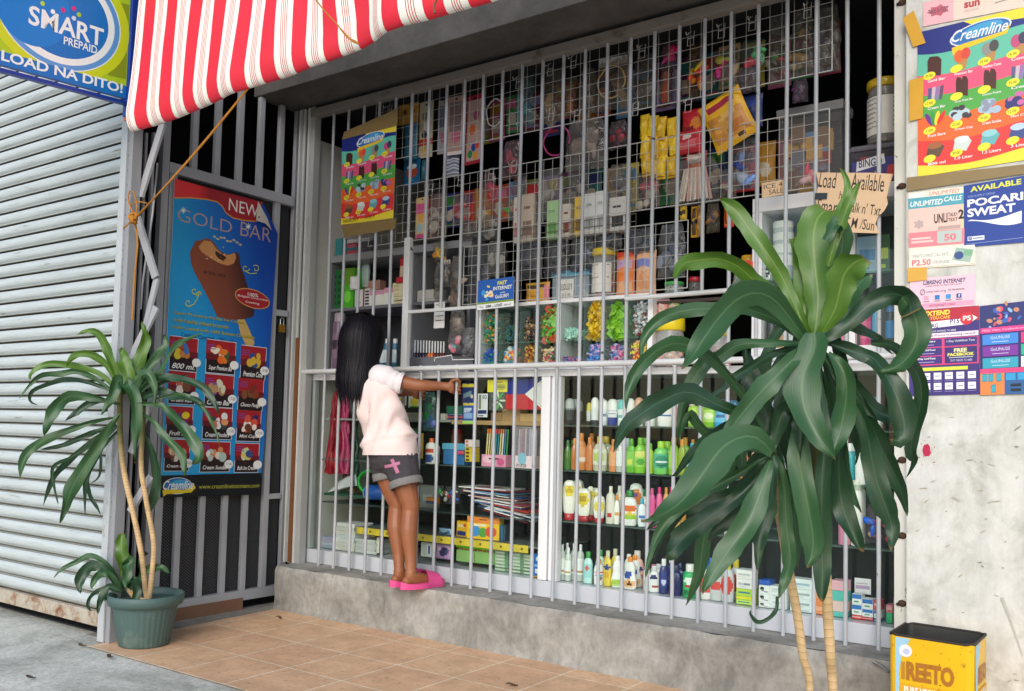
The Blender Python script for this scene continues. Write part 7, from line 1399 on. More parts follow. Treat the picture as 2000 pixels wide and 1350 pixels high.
hang('hanging_pack', 'pack', 'upper blue blade pack with yellow stripe under the right hand', 902, 748, 926, 786, CD('#27346f', [('r', 0, .78, 1, .95, '#e6d23a'), ('p', [(.1, .2), (.8, .35), (.8, .6), (.1, .45)], '#7f9aa8'), ('e', .85, .3, .12, .1, '#d9cdb4')]), 3.67, gl); hang('hanging_pack', 'pack', 'lower blue and white pack with yellow top stripe', 903, 786, 926, 828, CD('#3556a8', [('r', 0, .86, 1, .97, '#e6d23a'), ('r', .1, .62, .8, .74, '#c9d3ea'), ('r', .1, .25, .9, .5, '#8fb0e0'), ('r', 0, 0, 1, .15, '#a8d86a'), ('t', 'MAX', .1, .52, .7, .62, '#e9ecf4')]), 3.67, gl)
hang('hanging_pack', 'pack', 'white pencil lead pack marked B2', 932, 769, 953, 815, CD('#e6e8ec', [('r', .1, .35, .35, .95, '#8d8f76'), ('t', 'B2', .5, .78, .92, .93, '#27346f'), ('r', .05, .14, .92, .3, '#27346f'), ('r', .1, .04, .6, .09, '#6f7894')], hole=False), 3.67, gl)
def tagpack(w, h):
    def fn():
        b = MB(); cv = Canvas(b, [V((-w/2, 0, -h*.4)), V((w/2, 0, -h*.4)), V((w/2, 0, 0)), V((-w/2, 0, 0))], 1, 1); cv.body(I('#ece03a'), .0015); draw(cv, [('e', .65, .4, .3, .25, '#b9b44a'), ('t', 'Plastic', .45, .35, .85, .5, '#55552a'), ('r', .4, .78, .75, .84, '#22242a')])
        m = MB(); rr = random.Random(4)
        for k in range(7): a = k*2*PI/7; m.ball((w*.12+.02*math.cos(a), -.006, -h*.68+.03*math.sin(a)), .006, .005, .02, PL('#4fbf4a' if k % 2 else '#d9efd0'), 8, Matrix.Rotation(-a+PI/2, 3, 'Y'))
        q = MB(); q.grid(lambda a, b_: V((-w*.4+w*.8*a, -.014*math.sin(PI*a)*math.sin(PI*b_), -h+h*.6*b_)), 6, 6, CL('#e6eef0', .86, .08)); return [('card', b, None), ('flower', m, None), ('bag', q, None)]
    return fn
hang('hanging_pack', 'pack', 'yellow header card with a green flower below, beside the flag', 953, 742, 989, 802, tagpack, 3.67, gl)
# flag
xF, wF, z0F, z1F = rect3(987, 740, 1061, 800, 3.68); f = thing('flag', 'small blue and red flag with white triangle on a white stick', 'flag', (xF, 3.68, z0F))
m = MB(); cv = Canvas(m, [V((xF-wF/2, 3.68, z0F)), V((xF+wF/2, 3.68, z0F)), V((xF+wF/2, 3.68, z1F)), V((xF-wF/2, 3.68, z1F))], 10, 8, warp=lambda a, b: .004*math.sin(a*7)); cv.body(I('#c9202f'), .001); cv.rect(0, 4, 10, 8, I('#1f2f8f')); cv.h += .0004; cv.poly([(10, 0), (10, 8), (5.2, 4)], I('#e9e9e6')); cv.h += .0006
for k in range(8): cv.line([(8.1, 4), (8.1+1.1*math.cos(k*PI/4), 4+1.1*math.sin(k*PI/4))], .25, I('#d9b83a'))
cv.ell(8.1, 4, .6, .6, I('#d9b83a'))
for x_, y_ in ((9.6, .9), (9.6, 7.1), (6.1, 4)): cv.ell(x_, y_, .22, .22, I('#d9b83a'), n=8)
part('cloth', m, f); m = MB(); m.tube([(xF+wF/2, 3.681, z1F+.01), (xF+wF/2-.001, 3.685, ZL2+.002)], .0022, PL('#e9e9e9'), 7); part('stick', m, f)
# wooden-shelf goods
gw = 'goods on the wooden shelf of the left showcase'
for i, (u0, v0, u1, v1, c, lab) in enumerate(((981, 799, 1015, 821, '#b79263', 'rough wooden block under the flag'), (1017, 808, 1064, 822, '#c9a56c', 'long wooden block beside the white post'), (960, 806, 979, 822, '#a9824f', 'short wooden block behind the green flower'))): setthing('wood_block', 'wood block', lab, u0, v0, u1, v1, CT(c, [], .08), 3.74, ZLW, gw, .1*i)
setthing('folded_pack', 'pack', 'green folded pack on the upper left shelf', 872, 793, 902, 808, CT('#2f7f62', [], .1), 3.78, ZLW+.032, gw)
for i, (v0, c) in enumerate(((808, '#26347a'), (813, '#d9344a'), (818, '#3a2f86'))): setthing('note_pad', 'notepad', ['topmost dark blue pad under the green pack', 'red pad in the middle under the green pack', 'bottom violet pad under the green pack'][i], 868, v0, 903, v0+5, CT(c, [('r', 0, .4, 1, .6, '#e6e0e4')], .1), 3.76, ZLW+.022-.0105*i, gw)
setthing('small_box', 'box', 'small white box left of the notepads', 860, 808, 869, 822, CT('#e6e3d6', [], .05), 3.74, ZLW, gw)
setthing('paper_stack', 'paper', 'pale paper stack on the shelf right of the girl', 790, 806, 822, 818, CT('#b9b7a6', [('r', 0, .3, 1, .36, '#8a897a'), ('r', 0, .6, 1, .66, '#8a897a')], .1), 3.76, ZLW-.0, gw)
# second left shelf
gs = 'school goods on the second left shelf'
def gluefn(w, h): return bottle('round', h, w, '#ecebe6', '#e4672e', '#ecebe6', [('r', .15, .6, .9, .9, '#cf4a2f'), ('e', .5, .25, .4, .25, '#2b4f93'), ('r', .2, .45, .8, .52, '#3a3f52')], False, (.06, .66))
setthing('glue_bottle', 'bottle', 'white glue bottle with orange nozzle right of the shorts', 834, 856, 852, 898, gluefn, 3.68, ZL2, gs); setthing('glue_bottle', 'bottle', 'second glue bottle half behind the chipped bar', 848, 862, 858, 898, gluefn, 3.75, ZL2, gs)
def tubfn(w, h):
    def fn():
        b = MB(); b.box(-w*.46, w*.46, -.0, .09, 0, h*.7, CL('#4f8fd0', .35, .1), .004); l = MB(); l.box(-w/2, w/2, -.004, .094, h*.7, h, CL('#6fc4e6', .25, .1), .004); c = MB(); rr = random.Random(3)
        for i in range(12): c.ball((rr.uniform(-.35, .35)*w, .04, h*.3), .012, .012, .012, PL(rr.choice(['#3a6fb8', '#8a5fb0', '#d9606a', '#3f9f8a'])), 7)
        q = MB(); q.box(w*.25, w*.48, -.012, 0, h*.5, h*.66, PL('#e0506a'), .003); return [('tub', b, None), ('lid', l, None), ('clip', q, None), ('contents', c, None)]
    return fn
setthing('plastic_tub', 'tub', 'translucent blue plastic tub with red clip', 864, 866, 908, 899, tubfn, 3.69, ZL2, gs)
for i, (v0, v1, c, a) in enumerate(((859, 866, '#e6d8d0', [('r', .1, .2, .4, .8, '#d9503f')]), (866, 873, '#e6d8d0', [('r', .1, .2, .4, .8, '#d9503f')]), (874, 881, '#d9b92f', [('r', .1, .2, .5, .8, '#4a3a1a')]), (881, 888, '#d9b92f', [('r', .1, .2, .5, .8, '#4a3a1a')]), (888, 895, '#e0c63a', [('r', .1, .2, .5, .8, '#4a3a1a')]), (895, 902, '#e0c63a', [('r', .1, .2, .5, .8, '#4a3a1a')]))): setthing('small_box', 'box', f"{'white and red' if i < 2 else 'yellow and black'} small box, {ORD[i]} from the top of the stack by the pencil tray", 908, v0, 925, v1, CT(c, a, .05), 3.69, aty(916, v1, 3.69).z, gs)
def trayfn(w, h):
    def fn():
        b = MB(); b.box(-w/2, w/2, 0, .055, 0, h*.32, I('#e79ab4'), .002); cv = Canvas(b, [V((-w/2, -.0006, 0)), V((w/2, -.0006, 0)), V((w/2, -.0006, h*.32)), V((-w/2, -.0006, h*.32))], 1, 1); draw(cv, [('e', .3, .6, .25, .3, '#efc0d0'), ('r', .3, .6, .75, .72, '#4a2a3a'), ('e', .8, .4, .15, .3, '#d95a90')])
        out = [('tray', b, None)]; cols = ['#d9c98a', '#d9c98a', '#b8a85a', '#d93a4a', '#2f7f8a', '#2f7f8a', '#d9c98a', '#e6e0d0', '#2f7fa0', '#3f8f4a']; er = ['#e07a2a', '#e07a2a', '#d98a3a', '#d9344a', '#d93a4a', '#d93a4a', '#e0822a', '#e0822a', '#3a6f9a', '#4f9f3a']
        for i in range(10): x = -w*.42+w*.84*i/9; p = MB(); p.tube([(x, .02, h*.05), (x+.002, .03, h*.88)], .0042, PL(cols[i]), 7); p.tube([(x+.002, .03, h*.88), (x+.002, .031, h)], .0046, PL(er[i]), 7); out.append(('pencil', p, None))
        return out
    return fn
setthing('pencil_tray', 'pencils', 'pink card tray of upright pencils with orange ends', 941, 838, 988, 906, trayfn, 3.685, ZL2, gs)
def penboxfn(w, h):
    def fn():
        b = MB(); b.box(-w/2, w/2, 0, .05, 0, h*.3, I('#f0d4dc'), .002); cv = Canvas(b, [V((-w/2, -.0006, 0)), V((w/2, -.0006, 0)), V((w/2, -.0006, h*.3)), V((-w/2, -.0006, h*.3))], 1, 1); draw(cv, [('e', .4, .75, .2, .5, '#8fc4d8'), ('t', 'P13.20', .15, .1, .6, .35, '#2a2230', .03)]); q = MB(); q.box(-w/2+.001, w/2-.001, .002, .048, h*.3, h, CL('#e8dfe6', .72, .08), .003)
        p = MB()
        for i in range(9): p.tube([(-w*.4+w*.8*i/8, .025, h*.1), (-w*.38+w*.78*i/8, .025, h*.93)], .0045, PL(['#d9d6e0', '#c98aa8', '#b34a6a', '#d9d6e0', '#4a5a9a', '#c9ccd9', '#d9d6e0', '#8a9ac0', '#d9d6e0'][i]), 7)
        return [('tray', b, None), ('cover', q, None), ('pens', p, None)]
    return fn
setthing('pen_box', 'pens', 'clear box of pens marked P13.20 beside the flag stick', 1004, 833, 1046, 906, penboxfn, 3.685, ZL2, gs)
setthing('note_card', 'card', 'pale yellow card against the white post', 1054, 872, 1065, 906, CT('#d9d84a', [('r', .1, .5, .9, .9, '#e6e3d0')], .01), 3.69, ZL2, gs)
for i, (u0, u1, v0, c, lab) in enumerate(((800, 815, 836, '#2f6f3f', 'green and red toy pack right of the shirt hem'), (806, 828, 846, '#d9b03a', 'yellow toy pack beside the glue bottle'))): hang('toy_pack', 'pack', lab, u0, v0, u1, 896, PO(c, [('e', .5, .6, .3, .2, '#2a4a8a'), ('r', .1, .1, .9, .3, '#cf4a3a')]), 3.74, gs)
setthing('marker_tub', 'markers', 'tub of orange-capped markers behind the blue tub', 884, 838, 902, 868, lambda w, h: bottle('slim', h, w, '#7a4a3a', '#b0302f'), 3.85, ZL2, gs)
# third left shelf
gm = 'magazines fanned on the third left shelf'
mc = ['#7d1f2c', '#e9e6e0', '#b9c9dc', '#2f4f8f', '#e6dcd2', '#c0392f', '#3f6fb0', '#efece6', '#a8485a', '#dfe6ea', '#d9a8a0', '#27407a', '#e9e3da', '#6fa0c4', '#8a2a3a', '#e9e9e6']
desc = ['maroon', 'white', 'pale blue', 'dark blue', 'cream', 'red', 'mid blue', 'off-white', 'rose', 'grey-white', 'salmon', 'navy', 'ivory', 'sky blue', 'wine red', 'plain white']
for i in range(16):
    xm = -2.66-.010*i+.08*(i % 3)*.3; m = MB(); m.box(-.14, .14, -.10, .10, 0, .0055, I(mc[i]), .001);  cv = Canvas(m, [V((-.14, -.1, .0056)), V((.14, -.1, .0056)), V((.14, .1, .0056)), V((-.14, .1, .0056))], 1, 1); draw(cv, [('r', .05, .7, .9, .9, mc[(i+5) % 16]), ('e', .5, .4, .3, .25, mc[(i+9) % 16])])
    me = m.mesh('magazine', (0, 0, 0)); o = bpy.data.objects.new('magazine', me); COL.objects.link(o); o.location = (xm, 3.80, ZL3+.001+.0085*i); o.rotation_euler = (0.02*math.sin(i*2.1), .16-.010*i+.03*math.sin(i*1.7), .12*math.sin(i*1.3)); tag(o, f"{desc[i]} magazine, {ORD[i]} from the bottom of the fanned pile", 'magazine', gm)
for i, (u0, v0, u1, v1, c, lab) in enumerate(((857, 948, 867, 972, '#6fae5a', 'green toy figure pack on the third left shelf'), (868, 950, 880, 985, '#b32f4a', 'red toy figure pack on the third left shelf'), (880, 946, 897, 984, '#5a6fc0', 'blue and white toy pack on the third left shelf'), (897, 944, 912, 965, '#b03a5a', 'crimson toy pack left of the magazines'))): hang('toy_pack', 'pack', lab, u0, v0, u1, v1, BG_('#e4e8f0', [c, '#d9d6d0', '#2f8f5a'], 30+i, .8), 3.73, 'toy packs on the third left shelf')
setthing('white_packet', 'packet', 'grey card packet right of the legs', 820, 948, 850, 972, CT('#9da19c', [('r', .2, .3, .8, .6, '#c4c6c0')], .04), 3.80, ZL3); setthing('orange_tin', 'tin', 'small orange and blue tin beside the legs', 832, 972, 850, 984, CT('#d98a2f', [('r', 0, 0, 1, .45, '#2f4f7a')], .04), 3.72, aty(840, 984, 3.72).z)
# left end: handbag, umbrella
m = MB(); q0, q1, q2, q3 = aty(640, 962, 3.72), aty(690, 948, 3.70), aty(688, 925, 3.74), aty(662, 940, 3.76)
m.add([q0, q1, q2, q3], [(0, 1, 2, 3)], M('#c9ced4', .8, .1, 20)); m.add([q+V((0, .03, -.004)) for q in (q0, q1, q2, q3)], [(3, 2, 1, 0)], M('#c9ced4', .8, .1, 20)); m.add([q0, q1, q0+V((0, .03, -.004)), q1+V((0, .03, -.004))], [(0, 2, 3, 1)], M('#c9ced4', .8, .1, 20)); solo('paper_wedge', m, 'folded white paper wedge at the left end of the showcase', 'paper', q0)
m = MB(); cR = aty(722, 942, 3.74); m.tube([cR+V((.085*math.cos(a*PI/12), 0, .062*math.sin(a*PI/12))) for a in range(24)], .009, PL('#22a63f'), 8, True); solo('plastic_ring', m, 'bright green plastic ring behind the bars left of the legs', 'ring', cR)
m = MB(); cB = aty(725, 962, 3.70); m.tube([cB+V((-.035, 0, 0)), cB+V((-.02, 0, 0)), cB+V((.04, .02, 0)), cB+V((.075, .03, 0))], [.03, .042, .042, .038], PL('#1f55a8'), 16); m.tube([cB+V((-.0355, -.002, 0)), cB+V((-.028, -.002, 0))], [.02, .036], PL('#d9e0e6'), 14); solo('blue_roll', m, 'blue and white plastic roll left of the bare legs', 'roll', cB)
setthing('toy_box', 'box', 'brown and green box under the paper wedge', 664, 948, 690, 962, CT('#8a6a4a', [('r', 0, 0, 1, .25, '#2f6f4a')], .06), 3.76, aty(677, 962, 3.76).z)
m = MB(); zs = aty(660, 962, 3.76).z; m.box(-3.93, -3.4, 3.70, 4.05, zs-.014, zs-.001, M('#2f5a4a', .4, .15, 6)); part('shelf', m, sc)
# notebooks at the bottom left
gn = 'white notebooks and pads piled at the bottom left'
def pile(u0, u1, v0, v1, n, cols, lab, y, d=.14):
    x, w, z0, z1 = rect3(u0, v0, u1, v1, y); z0 = max(z0, ZB+.0008); h = (z1-z0)/n
    for i in range(n):
        m = MB(); c = cols[i % len(cols)]; m.box(-w/2, w/2, 0, d, .0008, h-.0004, I(c), min(.0015, h*.2))
        for k in range(3): m.box(-w/2-.0004, w/2+.0004, -.0006, d*.9, h*(.25+.22*k), h*(.25+.22*k)+.0006, I('#8f9196'))
        o = bpy.data.objects.new('notebook', m.mesh('notebook')); COL.objects.link(o); o.location = (x+.004*math.sin(i*2.3), y, z0+h*i); o.rotation_euler = (0, 0, .05*math.sin(i*1.9)); tag(o, f"{lab}, {ORD[i]} from the bottom", 'notebook', gn)
pile(627, 655, 1049, 1078, 4, ['#a9b4c4', '#bcc4d4', '#b4aec9', '#aeb0cc'], 'bluish notebook in the left pile', 3.70); pile(655, 692, 1022, 1082, 7, ['#d9d8cf', '#d2d3cc', '#e3e4e4', '#dfe3e8'], 'white pad in the tall pile', 3.69); pile(694, 735, 1054, 1088, 5, ['#dcdedb', '#d0d2d0'], 'spiral pad in the low pile', 3.69)
setthing('black_notebook', 'notebook', 'black-edged notebook standing by the low pile', 734, 1048, 745, 1090, CT('#25211f', [('r', .2, .1, .6, .95, '#d9d3c6')], .02), 3.70, ZB+.001, rz=.4); setthing('tape_roll_pack', 'pack', 'oval card with gold badge on top of the low pile', 722, 1050, 742, 1062, CT('#8a8c92', [('e', .5, .5, .42, .42, '#b9a24a')], .03), 3.70, ZB+.1)
for i, (v0, c) in enumerate(((1024, '#44506a'), (1036, '#5a6a82'), (1046, '#7a1f2c'))): setthing('folder', 'folder', ['dark slate folder above the spiral pads', 'blue-grey folder above the spiral pads', 'wine red folder above the spiral pads'][i], 692, v0, 736, v0+7, CT(c, [], .14), 3.80, aty(714, v0+7, 3.80).z)
# yellow-edged shelf and below
gc = 'crayons and school boxes near the yellow shelf'
def crayon(big): return [('r', 0, .72, 1, 1, '#e8862f'), ('r', .38, .86, .62, .9, '#3a2a1a'), ('e', .25, .35, .18, .25, '#3f8fd0'), ('e', .5, .3, .14, .22, '#4f9f3a'), ('e', .75, .35, .18, .25, '#d9503a'), ('r', .2, .58, .6, .68, '#f0e9c4')]
setthing('crayon_box', 'box', 'large yellow crayon box with orange top', 915, 1010, 972, 1061, CT('#efc01f', crayon(1), .05), 3.70, ZL4, gc, .15); setthing('crayon_box', 'box', 'smaller yellow crayon box with dark skyline', 891, 1018, 914, 1053, CT('#eab52a', [('r', .05, .05, .85, .35, '#2f3a7a'), ('r', .1, .6, .7, .8, '#e6d9a0'), ('e', .75, .75, .15, .1, '#c9402f')], .05), 3.72, ZL4, gc, -.1)
for i, c in enumerate(('#1f5f9a', '#2f6f8a', '#3a4a5a')): setthing('thin_box', 'box', ['bright blue thin box right of the crayons', 'teal thin box right of the crayons', 'slate thin box right of the crayons'][i], 973+5*i, 1026, 977+5*i, 1063, CT(c, [], .06), 3.72, ZL4, gc)
setthing('blue_shoe_pack', 'pack', 'pale blue foil pack lying on the yellow shelf', 857, 1032, 886, 1049, PO('#8fb0cc', [('r', .2, .2, .8, .5, '#33566f')], .03, True), 3.72, ZL4, gc)
def ctub(w, h):
    def fn():
        b = MB(); b.box(-w/2, w/2, 0, .08, 0, h*.68, CL('#a8e08a', .4, .1), .004); l = MB(); l.box(-w*.51, w*.51, -.004, .084, h*.8, h, PL('#6fd82a'), .003); q = MB()
        for i in range(16): q.tube([(-w*.46+w*.92*i/15, .01, h*.12), (-w*.46+w*.92*i/15, .012, h*.79)], w*.02, PL(['#d9402f', '#e0a83a', '#4f9f4a', '#e07a5a'][i % 4]), 6)
        return [('tub', b, None), ('lid', l, None), ('crayons', q, None)]
    return fn
setthing('crayon_tub', 'tub', 'lime-lidded crayon tub under the left of the yellow strip', 891, 1064, 926, 1098, ctub, 3.69, None, gc); setthing('crayon_tub', 'tub', 'lime-lidded crayon tub next to the pale green boxes', 927, 1067, 962, 1102, ctub, 3.69, None, gc)
for j, u in enumerate((966, 996, 1022)):
    for i in range(6): setthing('pale_box', 'box', f"pale green box, {ORD[i]} from the bottom of the {['left', 'middle', 'right'][j]} stack under the shelf", u, 1110-7*i+j*4, u+25, 1116.5-7*i+j*4, CT('#9fb59a', [('r', .1, .3, .8, .6, '#d9e3d0'), ('r', .8, 0, 1, 1, '#5f8f6a')], .07), 3.71, ZB+.001+.0158*i, 'pale green boxes under the yellow shelf')
setthing('blue_tin_box', 'box', 'blue box with white moon badge beside the white post', 1041, 1083, 1062, 1128, CT('#1f6fc0', [('e', .5, .8, .25, .12, '#e6e9ee'), ('r', .2, .15, .8, .35, '#e6eef4'), ('r', .1, .45, .9, .55, '#8fc0e6')], .05), 3.68, ZB+.0008, gc); setthing('wood_strip', 'wood strip', 'ochre strip lying in front of the blue box', 1040, 1126, 1063, 1131, CT('#c99a3a', [], .03), 3.665, ZB+.0008)
setthing('violet_pack', 'pack', 'violet cartoon pattern pack right of the feet', 852, 1062, 881, 1092, PO('#b48fc0', [('e', .6, .5, .3, .3, '#2f2f5a'), ('e', .3, .7, .15, .12, '#e0b4d0')], .03, True), 3.70, None, gc); setthing('white_tag_box', 'box', 'white box with blue stripe right of the ankles', 822, 1060, 846, 1088, CT('#c9cdc6', [('r', .5, .1, .85, .9, '#e9ecf0'), ('r', .6, .2, .75, .8, '#2f3f8f')], .05), 3.70, None, gc)
# ================================================================ counter: grey cosmetics unit, candy case
GRY = M('#8e9097', .45, .1, 4); GRD = M('#6f7178', .5, .1, 4); ZC = 1.2945
un = thing('counter_cabinet', 'grey open cabinet on the counter left of the hand hole', 'cabinet', (-3.5, 3.85, ZC))
UX0, UX1, UXM, UY0, UY1 = -3.985, -2.93, -3.375, 3.73, 4.05
m = MB(); m.box(UX0, UX1, UY0-.003, UY1, 1.955, 1.995, GRY, .002); part('top_panel', m, un)
for x in (UX0+.001, UXM, UX1-.022): m = MB(); m.box(x, x+.02 if x != UXM else x+.045, UY0, UY1, ZC+.04, 1.954, GRY if x == UXM else GRD, .002); part('upright', m, un)
m = MB(); m.box(UX0+.022, UX1-.023, UY0+.004, UY1-.002, 1.668, 1.686, GRD, .002); part('shelf', m, un)
m = MB(); m.box(UX0, UX1, UY0-.004, UY1, ZC, ZC+.039, GRY, .002); part('bottom_panel', m, un)
m = MB(); m.box(UX0, UX1, UY1, UY1+.01, ZC, 1.99, M('#3a3b44', .7, .1, 4)); part('back_panel', m, un)
gu = 'goods in the grey counter cabinet'; ZS = 1.687; ZL_ = ZC+.0395
setthing('green_carton_rack', 'carton', 'dark green carton with round cut-outs at the far left of the cabinet', 648, 528, 668, 602, CT('#1d6a34', [('e', .3, .15+.17*k, .14, .05, '#12351f') for k in range(5)]+[('e', .75, .15+.17*k, .14, .05, '#12351f') for k in range(5)], .1), 3.76, ZS, gu); setthing('green_carton', 'carton', 'bright green carton beside the dark green one', 668, 524, 691, 600, CT('#4fb82a', [('r', 0, .6, 1, 1, '#6a9a2a'), ('e', .5, .3, .3, .15, '#7fdc4a')], .1), 3.78, ZS, gu)
setthing('tissue', 'tissue', 'crumpled white tissue poking out beside the green carton', 684, 540, 698, 566, PO('#e6e8ea', [], .03, True, 4), 3.76, aty(690, 566, 3.76).z, gu); setthing('cream_tube', 'tube', 'pale blue cream tube standing on its cap', 706, 512, 722, 562, lambda w, h: bottle('invert', h, w, '#b9d0d6', '#cfd6d8'), 3.86, aty(712, 562, 3.86).z, gu)
setthing('blush_box', 'box', 'dusty pink box at the back of the cabinet shelf', 714, 548, 742, 566, CT('#c9968f', [], .05), 3.86, aty(728, 566, 3.86).z, gu); setthing('small_box', 'box', 'white and maroon box behind the second bar', 693, 566, 712, 598, CT('#ddd6d8', [('r', .85, 0, 1, 1, '#7a2f46'), ('r', .2, .2, .6, .3, '#9a98a0')], .07), 3.75, ZS, gu); setthing('striped_box', 'box', 'small black and white striped box on the cabinet shelf', 712, 564, 722, 598, CT('#d9d9d9', [('r', .1, .08+.18*k, .9, .18+.18*k, '#26262a') for k in range(5)], .07), 3.75, ZS, gu)
for i, (u0, u1, v0) in enumerate(((723, 738, 568), (738, 752, 566), (752, 767, 562))): setthing('tilted_pack', 'pack', f"white pack with pink top, {ORD[i]} from left on the cabinet shelf", u0, v0, u1, 597, CT('#d9d9d2', [('r', 0, .7, 1, 1, '#c98aa4')], .06), 3.75, ZS, gu, .3)
for i in range(5): setthing('cream_box', 'box', f"cream yellow box, {ORD[i]} from the bottom of its stack by the white post", 767, 588-9*i, 792, 596.5-9*i, CT('#e2dcb4', [('r', .1, .3, .5, .6, '#c4b98a')], .06), 3.76, ZS+.0225*i, gu)
setthing('red_box', 'box', 'red box on the cream stack', 774, 541, 792, 551, CT('#c42f34', [], .06), 3.76, ZS+.1126, gu); setthing('tall_red_carton', 'carton', 'tall red and cream carton behind the white post', 781, 497, 796, 542, CT('#c9333a', [('r', 0, .05, 1, .55, '#ddc9a8')], .05), 3.80, ZS+.1426, gu); setthing('long_white_box', 'box', 'long white box on the shelf right of the white post', 815, 566, 858, 598, CT('#c4c2bb', [('r', .1, .2, .9, .26, '#8d8b86')], .06), 3.76, ZS, gu)
for i, (v0, a) in enumerate(((474, '#b34a5a'), (481, '#3f6f7a'), (488, '#b34a5a'))): setthing('flat_box', 'box', ['topmost white and red flat box on the grey cabinet', 'middle white and teal flat box on the grey cabinet', 'lowest white and red flat box on the grey cabinet'][i], 662, v0-8, 735, v0-1.5, CT('#b9b4b4', [('r', .05, .3, .5, .6, a), ('r', .6, .3, .9, .6, '#5a5460')], .09), 3.80, 1.9955+.018*(2-i), gu); 
setthing('teal_box', 'box', 'small teal box beside the flat boxes on the cabinet', 655, 466, 668, 494, CT('#2f7f84', [], .06), 3.76, 1.9955, gu)
pc_ = ['#2a2038']*5+['#e0722a']*2+['#5a2024']*4
for i in range(11): setthing('nail_polish', 'bottle', f"{['dark violet', 'orange', 'dark red'][0 if i < 5 else 1 if i < 7 else 2]} nail polish with white cap, {ORD[i]} from left in the tray", 808+5.6*i, 664+.3*i, 813.4+5.6*i, 695+.2*i, (lambda c: lambda w, h: (lambda: [('bottle_body', MB().lathe([(w*.42, 0), (w*.46, h*.05), (w*.46, h*.42), (w*.2, h*.5)], PL(c), 14, p=3.0), None), ('cap', MB().lathe([(w*.24, h*.47), (w*.24, h*.98), (w*.18, h)], PL('#d4d9dc'), 12), None)]))(pc_[i]), 3.76, ZL_+.012, 'nail polish bottles in the grey tray')
m = MB(); x0, x1 = aty(797, 700, 3.73).x, aty(925, 700, 3.73).x; m.box(x0, x1, 3.725, 3.728, ZL_, ZL_+.05, GRD, .001); m.box(x0, x1, 3.7285, 3.83, ZL_, ZL_+.011, GRD, .002); solo('polish_tray', m, 'grey plastic tray holding the nail polish row', 'tray', (x0, 3.73, ZL_))
for i, u in enumerate((744, 752, 768)): setthing('small_bottle', 'bottle', f"small blue and white bottle, {ORD[i]} from left behind the girl's shoulder", u, 662, u+8, 694, lambda w, h: bottle('slim', h, w, '#3f7f9a', '#dfe6e6', '#d9e4e6'), 3.77, ZL_, 'small blue bottles in the cabinet')
setthing('violet_can', 'can', 'dull violet spray can at the far left behind the girl', 654, 612, 672, 688, lambda w, h: bottle('slim', h, w, '#7a5f78', '#a99aa4', '#8a6f86', [('e', .5, .6, .3, .2, '#3a2a3a')]), 3.74, ZL_, gu); setthing('green_tag', 'tag', 'small lime price tag under the violet can', 648, 684, 660, 694, CT('#a4cf5a', [('r', .1, .3, .9, .6, '#4f7a2a')], .004), 3.715, ZC+.01, None)
# things dangling right of the cabinet
gd = 'packs dangling over the hand hole'
hang('hanging_bag', 'pack', 'clear bag with a yellow ring toy over the hand hole', 846, 470, 874, 511, BG_('#e6e6da', ['#d9903f', '#c9a25a', '#8a7a5a'], 71, .75), 3.69, gd); x, w_, z0, z1 = rect3(852, 486, 870, 503, 3.665); m = MB(); m.tube([V((x+.02*math.cos(a*PI/8), 3.665, (z0+z1)/2+.02*math.sin(a*PI/8))) for a in range(16)], .0035, PL('#d9d43a'), 7, True); solo('toy_ring', m, 'thin yellow toy ring in front of the clear bag', 'ring', (x, 3.665, z0))
hang('hanging_bag', 'pack', 'long dark comb strip below the yellow ring', 850, 512, 862, 585, BG_('#b9b8b4', ['#2a2826', '#3a3432'], 72, .6), 3.68, gd); hang('hanging_bag', 'pack', 'grey plastic bag between comb strip and rack', 866, 508, 880, 560, BG_('#d0cdc8', ['#8a8680', '#b4b0aa'], 73, .6, '#c9c4bc'), 3.69, gd); hang('hanging_bag', 'pack', 'long brownish plastic bag left of the lower rack', 880, 500, 904, 600, BG_('#cdc4bd', ['#7a6a60', '#a4988e', '#4a403a'], 74, .6), 3.69, gd); hang('hanging_bag', 'pack', 'crumpled plastic bag under the short rail', 880, 604, 908, 655, BG_('#cfcac4', ['#8a7f78', '#b4aaa0'], 75, .55), 3.66, gd)
hang('clip_card', 'card', 'white card with three black hair clips', 848, 590, 868, 641, CD('#d9d8d6', [('t', 'hair', .2, .86, .7, .93, '#3a3a40', .02), ('r', .15, .62, .9, .65, '#1d1c20'), ('r', .15, .45, .9, .48, '#1d1c20'), ('r', .15, .28, .9, .31, '#1d1c20')]), 3.66, gd); hang('hanging_bag', 'pack', 'clear pack of pink and aqua clips over the tray', 876, 645, 903, 692, BG_('#dcd8da', ['#cf8a9a', '#6fb4b4', '#c9a4ac'], 76, .72), 3.66, gd); hang('hanging_bag', 'pack', 'grey pack marked 12 beside the candy case', 905, 640, 927, 695, BG_('#c6c6c8', ['#5a5c62', '#77797e'], 77, .5), 3.66, gd)
m = MB(); P_ = [aty(848, 706, 3.60), aty(850, 699, 3.60), aty(882, 694, 3.60), aty(884, 703, 3.60), aty(926, 702, 3.60)]; m.tube(P_, .0025, PL('#e3e3e3'), 7); solo('wire_hook', m, 'bent white wire lying on the rail by the hand hole', 'wire', P_[0])
